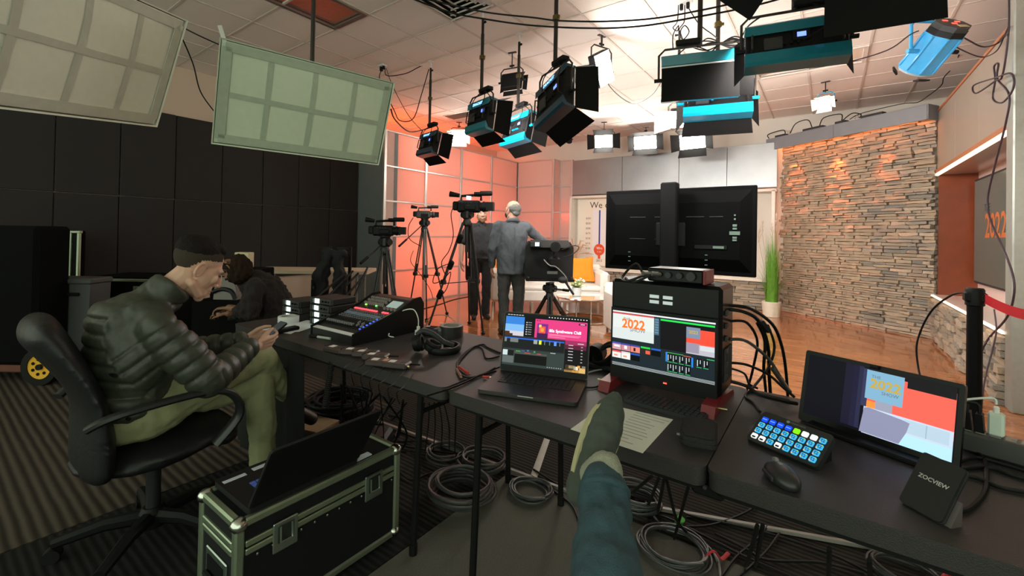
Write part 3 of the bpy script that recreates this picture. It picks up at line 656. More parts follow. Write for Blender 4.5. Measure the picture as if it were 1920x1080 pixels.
tr2, br2, x2 = V3((-2.572, 2.044, 2.403)), V3((-2.801, 2.097, 1.851)), V3((.241, .9705, -.007))*1.04
softbox('greenish softbox hanging on a black pole left of the ceiling lamps', tr2-x2, tr2, br2, br2-x2, sbm, hem_shade, 4, True, tr2-x2*.5-V3((.06, 0, .02)))
tr2, br2, x2 = V3((-2.891, .874, 2.468)), V3((-3.117, .814, 1.915)), V3((-.5708, .8081, .1458))*1.04
softbox('cream softbox cut off by the upper left corner', tr2-x2, tr2, br2, br2-x2, sbm2, hem_shade2, 4, False, tr2-x2*.5-V3((.06, 0, .02)))
# ================================================================ FURNITURE OF THE SET
leather = M('white_leather', (.74, .72, .66), .5, var=.05, ns=12, bump=.1, bs=40)
chr_ = CHROME
def cam_frame(px, py, Z=0., rot=0.):
    p = at(px, py, Z=Z); return Matrix.Translation(p) @ Matrix.Rotation(YAW+rot, 4, 'Z')       # x to the right, y away
def cushion(name, label, m, w, h, th, mat, cat='cushion', group=None):
    n = 12; vs = []; fs = []
    for s_ in (1, -1):
        for j in range(n+1):
            for i in range(n+1):
                u, v = i/n*2-1, j/n*2-1; e_ = (1-u**4)*(1-v**4); pin = 1-.10*(1-abs(v))*(abs(u)**3); pin2 = 1-.10*(1-abs(u))*(abs(v)**3)
                vs.append((u*w/2*pin, v*h/2*pin2, s_*(th/2*e_**.6*(1+.14*noise.noise(Vector((u*2.5, v*2.5, s_+w)))))))
    for s_ in range(2):
        o = s_*(n+1)**2
        for j in range(n):
            for i in range(n): fs.append((o+j*(n+1)+i, o+j*(n+1)+i+1, o+(j+1)*(n+1)+i+1, o+(j+1)*(n+1)+i))
    ob = mkobj(name, [tuple(m @ Vector(v)) for v in vs], fs, mat, None, 60); bm = bmesh.new(); bm.from_mesh(ob.data); bmesh.ops.remove_doubles(bm, verts=bm.verts, dist=.0005); bm.to_mesh(ob.data); bm.free()
    return tag(ob, label, cat, group)
fm = cam_frame(1031, 586)
t = thing('sofa', 'long white leather sofa behind the older man', 'sofa', mat=fm)
L2 = 1.02
MB().box((0, .42, .27), (2*L2-.3, .80, .20), bev=.03).build('base', leather, t)
for x in (-.46, .46): MB().box((x, .40, .40), (.86, .76, .11), bev=.04).build('seat_cushion', leather, t)
MB().box((0, .80, .50), (2*L2, .20, .56), bev=.05).build('backrest', leather, t)
for sx in (-1, 1): MB().box((sx*(L2-.08), .44, .43), (.16, .90, .54), bev=.045).build('armrest', leather, t)
for x in (-.98, -.3, .3, .98):
    for y in (.04, .8): MB().box((x, y, .08), (.035, .035, .16)).build('leg', chr_, t)
orange = M('orange_fabric', (.86, .26, .01), .8, var=.06, bump=.3, bs=120)
grey = M('light_grey_fabric', (.55, .55, .52), .85, bump=.3, bs=150)
cushion('throw_cushion', 'orange square cushion at the right end of the white sofa', fm @ frame((.62, .56, .70), (1, 0, .05), (0, .22, 1)), .46, .46, .15, orange)
cushion('throw_cushion', 'orange cushion at the left end of the sofa, between the two men', fm @ frame((-.78, .54, .66), (1, 0, -.08), (0, .3, 1)), .42, .42, .14, orange)
cushion('throw_cushion', 'light grey cushion tucked behind the orange one by the sofa arm', fm @ frame((.36, .66, .66), (1, .1, .05), (0, .2, 1)), .40, .42, .12, grey)
cushion('throw_cushion', 'white cushion lying flat under the prompter', fm @ frame((-.14, .50, .52), (1, 0, 0), (0, .7, .7)), .44, .40, .12, M('white_fabric', (.75, .74, .7), .85))
# armchair behind the computer
am = cam_frame(1214, 642, rot=.05)
t = thing('armchair', 'white leather armchair mostly hidden behind the streaming computer', 'armchair', mat=am)
MB().box((.0, .36, .26), (.5, .7, .22), bev=.03).build('base', leather, t); MB().box((0, .34, .41), (.48, .62, .12), bev=.04).build('seat_cushion', leather, t)
MB().box((0, .72, .45), (.74, .16, .44), bev=.05).build('backrest', leather, t)
for sx in (-1, 1): MB().box((sx*.31, .36, .32), (.15, .74, .56), bev=.05).build('armrest', leather, t)
for x in (-.33, .33):
    for y in (.06, .68): MB().box((x, y, .025), (.03, .03, .05)).build('leg', chr_, t)
# round glass coffee table
p = at(1095, 599, Z=0); t = thing('coffee_table', 'round glass coffee table on chrome rings', 'table', p)
glass = M('mirror_glass', (.72, .74, .70), .04, .0, var=.02, spec=1.0, coat=1.)
MB().lathe([(.43, .36), (.43, .372)], 40).build('glass_top', glass, t)
MB().tube([(.44*cos(a*pi/20), .44*sin(a*pi/20), .362) for a in range(40)], .014, 6, closed=True).build('top_ring', chr_, t)
MB().tube([(.44*cos(a*pi/20), .44*sin(a*pi/20), .014) for a in range(40)], .014, 6, closed=True).build('floor_ring', chr_, t)
for k in range(4):
    a = YAW+pi/4+k*pi/2+.35; MB().cyl((.43*cos(a), .43*sin(a), .0), (.43*cos(a), .43*sin(a), .36), .012, n=8).build('leg', chr_, t)
pt = t.location
# flowers in a pot
leafm = M('pale_leaf', (.42, .52, .16), .6, var=.4, ns=30); petm = M('white_petal', (.8, .82, .66), .6, var=.1)
q = at(1081, 551, d=(pt-Vector((0, 0, EYE))).dot(fw2)-.02); q.z = .373
t = thing('potted_flowers', 'white pot of pale flowers on the glass coffee table', 'plant', q)
MB().lathe([(.055, 0), (.07, .01), (.075, .13), (.07, .135), (.065, .12)], 18).build('pot', M('white_ceramic', (.62, .64, .64), .35), t)
lf = MB(); fl = MB(); rr = random.Random(3)
for k in range(70):
    a = rr.uniform(0, 2*pi); e_ = rr.uniform(.1, 1.2); dr = Vector((cos(a)*cos(e_), sin(a)*cos(e_), sin(e_))); ln = rr.uniform(.08, .18); b0 = Vector((0, 0, .13)); b1 = b0+dr*ln; s_ = dr.cross(Vector((0, 0, 1))).normalized()*.02
    lf.add([b0, (b0+b1)/2+s_, b1, (b0+b1)/2-s_], [(0, 1, 2, 3)])
    if k % 2: fl.ell(b1, (.018, .018, .012), 6, 4)
lf.build('leaves', leafm, t)['kind'] = 'stuff'; fl.build('blossoms', petm, t)['kind'] = 'stuff'
# tall ornamental grass by the stone wall
q = at(1446, 594, Z=0); t = thing('potted_grass', 'tall green ornamental grass in a cream pot by the stone wall', 'plant', q)
MB().lathe([(.11, 0), (.125, .01), (.15, .26), (.145, .265), (.135, .24)], 20).build('pot', M('cream_woven_pot', (.66, .60, .47), .7, bump=.8, bs=90), t)
grass = M('grass_blade', (.13, .33, .03), .6, var=.5, ns=12); gb = MB()
for k in range(420):
    a = rr.uniform(0, 2*pi); r0 = rr.uniform(0, .1); h_ = rr.uniform(.35, 1.05) if rr.random() < .75 else rr.uniform(.9, 1.25); out = rr.uniform(.05, .30)*(1.3-h_)+.02; dr = Vector((cos(a), sin(a), 0)); sd = Vector((-sin(a), cos(a), 0))*.006; b0 = Vector((cos(a)*r0, sin(a)*r0, .24)); pr = None
    pts = [b0+dr*out*(u**2.2)+Vector((0, 0, h_*(u-.25*u**4*out*3))) for u in (0, .35, .7, 1)]
    gb.add([p for i, c in enumerate(pts) for p in (c-sd*(1-i/3.2), c+sd*(1-i/3.2))], [(2*i, 2*i+1, 2*i+3, 2*i+2) for i in range(3)])
gb.build('grass_blades', grass, t)['kind'] = 'stuff'
plum = M('pampas_plume', (.72, .64, .54), .9, var=.15, ns=40)
for dx, dy, h_ in ((-.16, .1, 1.42), (-.02, .16, 1.36), (.05, .05, 1.52), (-.22, .18, 1.28)):
    s_ = MB().tube([(0, 0, .25), (dx*.5, dy*.5, h_*.6), (dx, dy, h_)], .004, 5, smooth=4).build('plume_stem', M('straw', (.5, .45, .3), .8), t)
    pl = MB()
    for k in range(60):
        u = rr.random(); a = rr.uniform(0, 2*pi); c = Vector((dx, dy, h_-.05+u*.26)); w_ = .045*sin(pi*min(1, u*.9+.1))+.01; o = Vector((cos(a)*w_, sin(a)*w_, .06)); sd = Vector((-sin(a), cos(a), 0))*.006
        pl.add([c-sd, c+sd, c+o], [(0, 1, 2)])
    pl.build('plume', plum, s_)
# dried grass behind the sofa corner
q = at(1078, 520, Y=9.0); q.z = 0; t = thing('dried_grass_vase', 'dried cream grasses in a tall vase at the sofa corner', 'plant', q)
MB().lathe([(.08, 0), (.11, .1), (.12, .4), (.06, .62), (.07, .68)], 16).build('vase', M('white_ceramic'), t)
for k in range(11):
    a = rr.uniform(-1.2, 1.2)+YAW-pi/2; s_ = rr.uniform(-.42, .42); h_ = rr.uniform(.9, 1.38)
    MB().tube([(0, 0, .6), (cos(YAW)*s_*.3, sin(YAW)*s_*.3, .9), (cos(YAW)*s_*.8, sin(YAW)*s_*.8, h_), (cos(YAW)*s_*1.4, sin(YAW)*s_*1.4, h_-.1*abs(s_))], [.006, .007, .018, .004], 5).build('grass_stalk', M('dried_stalk', (.62, .40, .26), .9), t)
# ---------------------------------------------------------------- big monitor on a stand, seen from behind
tvc = at(1272, 432, Y=3.8); t = thing('monitor_stand', 'black floor stand whose wide post rises past the big monitor', 'monitor stand', (at(1255, 430, Y=3.7).x, 3.7, 0))
MB().box((0, 0, .92), (.135, .09, 1.72), bev=.012).build('post', M('satin_black', (.003, .003, .0033), .6, spec=.15), t)
MB().box((0, .0, .05), (.7, .12, .06), bev=.02).build('base_bar', BLK, t)
for sx in (-1, 1): MB().box((sx*.32, 0, .06), (.1, .75, .05), bev=.02).build('base_foot', BLK, t); MB().cyl((sx*.32-.02, .33, .025), (sx*.32+.02, .33, .025), .025).cyl((sx*.32-.02, -.33, .025), (sx*.32+.02, -.33, .025), .025).build('castor', RUB, t)
MB().box((0, .03, 1.35), (.24, .03, .2), bev=.01).build('bracket', BLK, t)
mw, mh = 1.24, .715; mc = Vector((tvc.x-.045, 3.82, at(1272, 432, Y=3.82).z))
t = thing('monitor', 'big flat monitor with its black back to the viewer', 'monitor', mc-Vector((0, 0, mh/2)))
pb = M('monitor_back', (.0025, .0025, .003), .6, spec=.06); O_ = (0, 0, mh/2)
MB().box((0, .02, mh/2), (mw, .03, mh), bev=.006).build('panel', pb, t)
MB().box((0, .037, mh/2), (mw-.02, .004, mh-.03)).build('screen', M('screen_studio_feed', (.3, .32, .35), .2, emit=.6), t)
sh = MB(); xs = (mw/2-.03, mw/2-.11); zs = (mh/2-.03, mh/2-.13)
sh.add([(sx*xs[k], (.006, -.035)[k], mh/2+sz*zs[k]) for k in (0, 1) for sx, sz in ((-1, -1), (1, -1), (1, 1), (-1, 1))], [(i, (i+1) % 4, (i+1) % 4+4, i+4) for i in range(4)]+[(4, 5, 6, 7)]); shell = sh.build('rear_shell', M('rear_shell', (.0028, .0028, .0032), .7, spec=.05), t, 20)
for x, z, w in ((-.3, .47, .14), (-.1, .47, .1), (.18, .47, .14), (.34, .47, .1), (-.3, .28, .14), (-.12, .28, .06)): MB().box((x, -.037, z), (w, .004, .006)).build('vent_slot', DGREY, shell)
cn = M('connector_grey', (.16, .22, .19), .4, .4)
for k, (z, w, h_) in enumerate(((.50, .012, .012), (.47, .012, .014), (.42, .03, .018), (.395, .03, .014), (.36, .075, .028), (.325, .03, .016), (.305, .03, .014))): MB().box((.475, -.0385, z-.02), (w, .006, h_)).build('port', cn, shell)
MB().box((.30, -.0385, .225), (.24, .005, .03)).build('port_strip', BLK, shell); MB().box((.36, -.042, .225), (.08, .004, .02)).build('port', cn, shell)
for x in (-.37, .27):
    for z in (.08, .12, .16): MB().box((x, -.0385, z), (.02, .004, .006)).build('screw', cn, shell)
MB().box((-.56, -.0, .17), (.018, .01, .02)).build('sticker', cn, shell)
# ================================================================ CAMERAS ON TRIPODS
tri = M('tripod_black', (.014, .014, .015), .4); trig = M('tripod_grey', (.20, .19, .185), .35, .7)
def tripod(label, apex, feet, dual=.02, tube=.011, col=None, grey=False, handle=None, drop=.35):
    apex = Vector(apex); t = thing('camera_tripod', label, 'tripod', (apex.x, apex.y, 0)); O = Vector((apex.x, apex.y, 0)); a = apex-O
    MB().lathe([(.03, a.z-.10), (.05, a.z-.08), (.055, a.z-.04), (.04, a.z)], 14).build('bowl', tri, t)
    MB().box((0, 0, a.z+.05), (.10, .11, .12), bev=.02).cyl((-.085, 0, a.z+.05), (.085, 0, a.z+.05), .04, n=10).build('fluid_head', tri, t)
    MB().box((0, 0, a.z+.115), (.06, .12, .02), bev=.005).build('camera_plate', tri, t)
    MB().cyl((0, 0, a.z-.08), (0, 0, a.z-.08-drop), .02, n=10).build('centre_column', trig if grey else tri, t)
    for f_ in feet:
        f_ = Vector(f_)-O; f_.z = .01; s0_ = Vector((f_.x, f_.y, 0)).normalized()*.05+Vector((0, 0, a.z-.05)); dr = (f_-s0_); sd = dr.cross(Vector((0, 0, 1))).normalized()*dual; mid = s0_+dr*.52
        lg = MB(); lg.cyl(s0_+sd*.6, mid+sd, tube, n=8).cyl(s0_-sd*.6, mid-sd, tube, n=8); lg = lg.build('leg', tri if not grey else trig, t)
        MB().cyl(mid-dr*.12, f_, tube*.95, n=8).build('lower_tube', tri, lg); MB().box(mid, (.07, .06, .06), bev=.012).build('leg_lock', tri, lg); MB().ell(f_+Vector((0, 0, .012)), (.03, .03, .022), 8, 5).build('foot', RUB, lg)
        MB().cyl(mid+Vector((0, 0, -.02)), (0, 0, mid.z+.0), .006, n=6).build('spreader_arm', tri, t)
    if handle:
        h0 = Vector((0, 0, a.z+.05)); h1 = Vector(handle)-O; MB().cyl(h0, h1, .009, n=8).build('pan_bar', tri, t); MB().cyl(h0+(h1-h0)*.72, h1, .016, n=8).build('pan_grip', RUB, t)
    return t
def camcorder(label, P, rz, s=1., bright=False, mic=1, hood=True):
    t = thing('video_camera', label, 'video camera', P, rz)       # lens looks along local +x
    c1 = M('camera_grey', (.05, .048, .047), .4) if bright else BLK; Sc = Matrix.Scale(s, 4)
    body = MB(Sc).box((-.02, 0, .07), (.24, .10, .12), bev=.02).build('body', c1, t)
    MB(Sc).box((-.15, 0, .075), (.07, .06, .09), bev=.012).build('battery', BLK, t)
    MB(Sc).cyl((.09, 0, .07), (.17, 0, .07), .045, .05, 16).build('lens_barrel', c1, t); MB(Sc).cyl((.12, 0, .07), (.14, 0, .07), .053, n=16).build('focus_ring', RUB, t)
    if hood: MB(Sc).prism([(-.05, .03), (.05, .03), (.05, .115), (-.05, .115)], 0, .16, .23).build('lens_hood', BLK, t)
    MB(Sc).tube([(-.10, 0, .13), (-.10, 0, .175), (.02, 0, .185), (.10, 0, .18), (.10, 0, .13)], .014, 8).build('top_handle', c1, t)
    MB(Sc).cyl((-.12, 0, .18), (-.22, 0, .195), .02, .03, 10).build('viewfinder', BLK, t)
    if mic: MB(Sc).cyl((.04, -.045, .195), (.22, -.045, .20), .018, n=10).build('microphone', BLK, t); MB(Sc).cyl((.10, -.045, .198), (.215, -.045, .20), .025, n=10).build('wind_foam', RUB, t)
    MB(Sc).box((.03, .07, .09), (.09, .012, .06), bev=.004).build('side_screen', DGREY, t)
    MB(Sc).box((-.0, -.056, .06), (.12, .02, .05), bev=.01).build('hand_strap', RUB, t)
    for k in range(4): MB(Sc).box((-.08+.03*k, -.051, .105), (.015, .004, .012)).build('button', DGREY, body)
    return t
def rz_to(px_angle): return YAW+px_angle                                        # 0 : lens to the picture's right
# camera at the left, black
d_ = 5.0; pA = at(722, 462, d=d_); tripod('black tripod standing right in front of the blue grey flat', pA, [at(682, 600, d=d_-.3), at(757, 596, d=d_-.25), at(725, 590, d=d_+.5)], handle=at(676, 494, d=d_-.35))
camcorder('black video camera with foam microphone nearest the dark wall', at(722, 449, d=d_)+Vector((0, 0, .03)), rz_to(.10), 1.0)
# pale camera in the middle distance
d_ = 6.8; pB = at(796, 424, d=d_); tripod('grey tripod with white column before the coral wall', pB, [at(766, 588, Z=0), at(838, 590, Z=0), at(800, 602, Z=0)], grey=True, handle=at(748, 462, d=d_-.5), drop=.75)
camcorder('grey video camera on the farthest tripod before the coral wall', at(796, 414, d=d_)+Vector((0, 0, .03)), rz_to(.15), .95, True)
# big dark camera
d_ = 5.6; pC = at(876, 410, d=d_); tripod('tall black tripod beside the bearded man', pC, [at(906, 628, Z=0), at(796, 636, Z=0), at(880, 608, Z=0)], dual=.028, tube=.014)
camcorder('large black video camera on the tallest tripod, hiding the bearded face', at(883, 402, d=d_)+Vector((0, 0, .01)), rz_to(-.12), 1.28, mic=1)
MB(Matrix.Translation(at(879, 371, d=d_-.12)) @ Matrix.Rotation(YAW, 4, 'Z')).box((0, 0, 0), (.06, .02, .045), rot=(0, .1, 0)).build('camera_display', glow('pale_screen', (.6, .75, 1), 1.2))
tag(bpy.data.objects['camera_display'], 'small lit screen on top of the large black camera', 'screen')
# extra pan bar clutter with clamps on the left leg of the big tripod
pc = MB()
# teleprompter
d_ = 5.45; pD = at(1031, 545, d=d_); tripod('black tripod carrying the teleprompter', pD-Vector((0, 0, .02)), [at(984, 630, Z=0), at(1078, 628, Z=0), at(1030, 652, Z=0)], dual=.03, tube=.015, drop=.25, handle=at(1066, 545, d=d_-.3))
m_ = Matrix.Translation(at(1030, 524, d=d_)+Vector((0, 0, .0))) @ Matrix.Rotation(YAW, 4, 'Z')
t = thing('teleprompter', 'black hooded teleprompter under the older man hand', 'teleprompter', mat=m_)
MB().prism([(-.30, 0), (.29, 0), (.295, .40), (.25, .47), (-.26, .47), (-.30, .40)], 1, -.02, .42).build('hood', M('prompter_cloth', (.006, .006, .006), .9, bump=.4, bs=15), t, 30)
MB().box((0, -.05, .0), (.60, .12, .03), bev=.008).build('base_plate', BLK, t)
for sx in (-1, 1): MB().lathe([(.018, 0), (.018, .02)], 10, (sx*.27, -.09, .02)).build('thumb_screw', DGREY, t)
MB().prism([(-.25, .40), (.25, .40), (.22, .49), (-.24, .49)], 1, -.1, .1).build('top_panel', M('prompter_panel', (.03, .028, .027), .5), t)
t2 = thing('prompter_camera', 'black camera with round viewfinder mounted behind the teleprompter', 'video camera', mat=m_ @ Matrix.Translation((.03, -.24, .08)))
MB().box((0, .06, .14), (.14, .26, .16), bev=.03).build('body', BLK, t2); MB().cyl((0, -.06, .33), (0, -.16, .34), .055, .06, 14).build('viewfinder', BLK, t2); MB().cyl((0, -.16, .34), (0, -.165, .34), .04, n=14).build('eyecup', RUB, t2)
MB().tube([(0, .15, .22), (0, .14, .31), (0, -.05, .32), (0, -.06, .22)], .018, 8).build('top_handle', BLK, t2)
MB().box((-.22, .1, .36), (.13, .08, .07), bev=.008).build('monitor_box', DGREY, t2); MB().box((-.20, .058, .36), (.05, .004, .045)).build('monitor_display', glow('pale_screen'), t2)
MB().tube([(.07, -.05, .2), (.22, -.06, .26), (.29, -.03, .33), (.25, .1, .35), (.1, .05, .30)], .006, 5, smooth=6).build('cable', RUB, t2)
MB().tube([(-.12, .0, .18), (-.06, -.09, .12), (.02, -.1, .10), (.14, -.08, -.02), (.16, -.08, -.12)], .006, 5, smooth=6).build('cable', M('grey_cable', (.3, .3, .3), .5), t2)
MB().ell((.1, -.08, -.05), (.06, .05, .04), 10, 7).build('zoom_controller', DGREY, t2)
MB().cyl((.13, -.08, -.07), (.21, -.2, -.2), .014, n=8).build('pan_grip', RUB, t2)
MB().box((-.02, -.03, .03), (.12, .05, .03)).build('name_plate', M('plate_grey', (.12, .13, .12), .4), t2)
# ================================================================ TABLES
ttop = M('grey_black_table_top', (.034, .031, .031), .45, spec=.35, var=.15, ns=80, bump=.25, bs=350); tleg = M('table_leg_black', (.007, .007, .007), .6, spec=.15)
TY0, TY1, TZ = 1.20, 1.95, .74
def folding_table(label, x0, x1, fold, legs):
    w = x1-x0; t = thing('folding_table', label, 'table', ((x0+x1)/2, (TY0+TY1)/2, 0)); D = TY1-TY0
    halves = ((-w/2, 0), (0, w/2)) if fold else ((-w/2, w/2),)
    for a, b_ in halves:
        tp = MB(); tp.prism(rrect((a+b_)/2, 0, b_-a-.003, D, .035 if not fold else .03), 2, TZ-.012, TZ).prism(rrect((a+b_)/2, 0, b_-a-.007, D-.006, .03), 2, TZ-.05, TZ-.012).build('table_top', ttop, t)
        MB().prism(rrect((a+b_)/2, 0, b_-a-.03, D-.03, .03), 2, TZ-.065, TZ-.05).build('apron', tleg, t)
    for lx in legs:
        x = lx-(x0+x1)/2; s_ = 1 if x < 0 else -1
        for sy in (-1, 1):
            MB().cyl((x, sy*(D/2-.045), 0.015), (x, sy*(D/2-.07), TZ-.06), .0135, n=10).build('leg', tleg, t); MB().cyl((x, sy*(D/2-.045), 0), (x, sy*(D/2-.045), .05), .017, n=10).build('foot_cap', RUB, t)
        MB().cyl((x, -D/2+.06, TZ-.16), (x, D/2-.06, TZ-.16), .010, n=8).build('cross_bar', tleg, t)
        MB().cyl((x, 0, TZ-.16), (x+s_*.38, 0, TZ-.06), .010, n=8).build('brace', tleg, t)
    if fold:
        MB().box((0, -D/2+.05, TZ-.07), (.08, .05, .03), bev=.008).build('fold_hinge', tleg, t); MB().box((0, D/2-.06, TZ-.075), (.10, .09, .05), bev=.01).build('fold_hinge', tleg, t)
        MB().cyl((-.0, -D/2+.005, TZ-.045), (.0, -D/2-.002, TZ-.045), .005, n=8).build('hinge_pin', DGREY, t)
    return t
folding_table('dark folding table under the mixing console and headphones', -2.99, -1.175, False, (-1.37, -2.86))
folding_table('dark bi-fold table in front carrying the laptop, computer and control pad', -1.165, .67, True, (-1.05, .55))
# black cloth side at the left of the mixer table
q = MB(); n = 14
q.add([p for i in range(n+1) for p in ((-2.96+i*.75/n, 1.215+.012*sin(i*1.9), .685), (-2.96+i*.75/n, 1.225+.025*sin(i*1.9+.4), .02))], [(2*i, 2*i+1, 2*i+3, 2*i+2) for i in range(n)])
o = q.build('table_skirt', M('black_cloth', (.008, .008, .008), .95), None, 60); sm_ = o.modifiers.new('s', 'SOLIDIFY'); sm_.thickness = .004
tag(o, 'black cloth hanging from the front of the mixer table by the seated knees', 'cloth')
# ---------------------------------------------------------------- items helper
def tabM(px, py, rot=0., Z=TZ): p = at(px, py, Z=Z); return Matrix.Translation(p) @ Matrix.Rotation(rot, 4, 'Z')
def rect_px(a, b_): return frame(at(*a, Z=TZ), at(*b_, Z=TZ)-at(*a, Z=TZ), (0, 1, 0))
def scr(par, x0, z0, x1, z1, mat, lay=1, name='screen_image'):
    "flat rectangle on a screen: x right, y up, faces +z (local screen frame)"
    return MB(par['fr'] if isinstance(par, dict) else Matrix()).box(((x0+x1)/2, (z0+z1)/2, .0006*lay), (x1-x0, z1-z0, .0006)).build(name, mat, par['o'])
# ---------------------------------------------------------------- laptop with pink music window
sg = M('space_grey_metal', (.07, .068, .067), .38, .8, var=.05)
fl_ = at(893, 738, Z=TZ); fr_ = at(1083, 765, Z=TZ); lw, ld = .37, .255
lm_ = frame((fl_+fr_)/2, fr_-fl_, Vector((0, 0, 1)).cross(fr_-fl_)); t = thing('laptop', 'open dark grey laptop with a pink music window on its screen', 'laptop', mat=lm_)
base = MB().prism(rrect(0, ld/2, lw, ld, .014), 2, .003, .0165).build('base', sg, t)
for x in (-.15, .15):
    for y in (.02, .235): MB().cyl((x, y, 0), (x, y, .004), .008, n=8).build('rubber_foot', RUB, base)
MB().box((0, .003, .0125), (.06, .008, .006), bev=.002).build('finger_notch', M('pale_notch', (.35, .4, .36), .4), base)
MB().box((0, .165, .0166), (.285, .118, .001)).build('key_well', BLKM, base)
kc = M('laptop_key', (.014, .014, .015), .5); km = None
for r in range(6):
    nk = 14 if r else 8
    for k in range(nk):
        wk = .285/14 if r else .285/8
        b_ = (.0185, .0165) if r else (.034 if k != 3 else .034, .0165)
        if r and km is not None: shared('key', km, base, ((k-6.5)*.0203, .115+r*.0196, .018))
        else:
            o = MB().box((0, 0, 0), (b_[0], b_[1], .002), bev=.0006).build('key', kc, base); o.location = ((k-(nk-1)/2)*wk, .115+r*.0196, .018)
            if r and km is None: km = o.data
MB().box((0, .052, .0166), (.15, .088, .0006)).build('trackpad', M('trackpad_metal', (.06, .058, .057), .3, .7), base)
th = radians(104); lidM = Matrix.Translation((0, ld-.006, .017)) @ Matrix.Rotation(pi/2-(th-pi/2)*-1+radians(0), 4, 'X')
lidM = Matrix.Translation((0, ld-.006, .015)) @ Matrix.Rotation(radians(90-14), 4, 'X')       # lid x right, y up the lid, +z towards the user
lh = .245
lid = MB(lidM).prism(rrect(0, lh/2, lw, lh, .012), 2, -.006, .0).build('lid', sg, t)
MB(lidM).prism(rrect(0, lh/2, lw-.004, lh-.004, .010), 2, .0, .0008).build('bezel', BLK, lid)
sc_ = {'o': lid, 'fr': lidM}; X0, X1, Y0, Y1 = -lw/2+.008, lw/2-.008, .022, lh-.008
U = lambda u: X0+(X1-X0)*u
V = lambda v: Y1-(Y1-Y0)*v
def win(u0, v0, u1, v1, rgb, lay, s=.9, name='screen_image'): return scr(sc_, U(u0), V(v1), U(u1), V(v0), screen('%02x%02x%02x' % rgb, rgb, s), lay, name)
win(0, 0, 1, 1, (10, 12, 12), 2, name='screen'); win(.0, .0, 1, .035, (16, 16, 18), 3)
win(.0, .05, .235, .2, (52, 122, 205), 3); win(.0, .2, .235, .33, (120, 172, 225), 3); win(.0, .33, .235, .42, (196, 190, 200), 3); win(0, .34, .06, .5, (70, 40, 25), 4); win(.06, .38, .1, .46, (60, 42, 30), 4)
win(.25, .1, .36, .44, (14, 14, 15), 3)
for k in range(6): win(.26, .14+.045*k, .275, .16+.045*k, (190, 190, 200), 4); win(.285, .14+.045*k, .33, .155+.045*k, (130, 130, 135), 4)
win(.37, .065, .99, .42, (214, 58, 122), 3); win(.37, .42, .99, .5, (150, 44, 88), 3); win(.37, .5, .99, .58, (84, 28, 52), 3); win(.37, .58, .99, .84, (16, 15, 17), 3)
win(.40, .15, .53, .43, (110, 40, 130), 4); win(.40, .33, .53, .43, (60, 25, 70), 5); win(.42, .2, .50, .33, (226, 84, 70), 5); win(.44, .23, .48, .30, (250, 150, 60), 6); win(.42, .17, .45, .22, (245, 200, 110), 6)
wt = glow('white_text_glow', (.95, .95, .95), 1.0)
text('80s Synthwave Chill', .0165, wt, lid, lidM @ Matrix.Translation((U(.735), V(.27), .0045)), bold=.012)
for v, a, b_ in ((.33, .54, .92), (.35, .54, .90), (.38, .54, .74)): win(a, v, b_, v+.01, (235, 140, 175), 4)
for u in (.39, .42): win(u, .085, u+.016, .105, (130, 30, 75), 4)
for k in range(14): win(.53+k*.034, .01, .545+k*.034, .026, (210, 210, 210), 4)
for k in range(6): win(.02+k*.035, .01, .045+k*.035, .024, (190, 190, 190), 4)
win(.89, .09, .98, .125, (90, 24, 60), 4); win(.91, .10, .96, .115, (220, 190, 205), 5)
for k in range(6): win(.785, .50+.055*k, .84, .512+.055*k, (190, 185, 190), 4); win(.93, .52+.055*k, .95, .532+.055*k, (190, 185, 190), 4)
win(.89, .46, .96, .475, (200, 190, 195), 4)
win(0, .84, .74, 1, (18, 20, 22), 3)
for u, v, w, h_, c in ((.76, .86, .12, .1, (60, 48, 34)), (.80, .87, .07, .05, (170, 150, 110)), (.86, .88, .05, .06, (225, 215, 190)), (.84, .94, .08, .05, (190, 140, 70)), (.92, .90, .07, .09, (210, 170, 100)), (.75, .95, .09, .04, (150, 115, 65)), (.90, .86, .03, .04, (230, 150, 70)), (.95, .86, .04, .05, (120, 110, 100))): win(u, v, u+w, v+h_, c, 4)
win(.0, .42, .745, .68, (40, 44, 46), 6); win(.005, .445, .735, .66, (22, 26, 26), 7); win(.005, .455, .735, .48, (40, 92, 205), 8); win(0, .665, .745, .98, (48, 58, 56), 6); win(.15, .76, .54, .93, (8, 10, 10), 8); win(.15, .72, .54, .76, (70, 74, 70), 8); win(.0, .70, .14, .80, (190, 205, 205), 8); win(.06, .70, .14, .80, (20, 20, 20), 9); win(0, .81, .14, .94, (90, 96, 96), 8)
for u, w, c in ((.01, .025, (120, 124, 122)), (.08, .10, (110, 114, 112)), (.37, .045, (150, 152, 150)), (.435, .03, (214, 226, 60)), (.50, .008, (120, 124, 122)), (.56, .008, (120, 124, 122)), (.615, .03, (94, 140, 225)), (.68, .008, (120, 124, 122))): win(u, .47, u+w, .545, c, 9)
win(.16, .70, .22, .715, (60, 170, 70), 9); win(.23, .69, .27, .705, (70, 90, 190), 9); win(.27, .72, .34, .735, (170, 80, 66), 9); win(.42, .72, .47, .735, (170, 80, 66), 9); win(.38, .68, .40, .71, (70, 150, 80), 9); win(.3, .67, .32, .70, (70, 110, 180), 9); win(.58, .68, .64, .69, (190, 200, 195), 9)
for k in range(7): win(.55+k*.026, .945, .562+k*.026, .955, (190, 190, 190), 9)
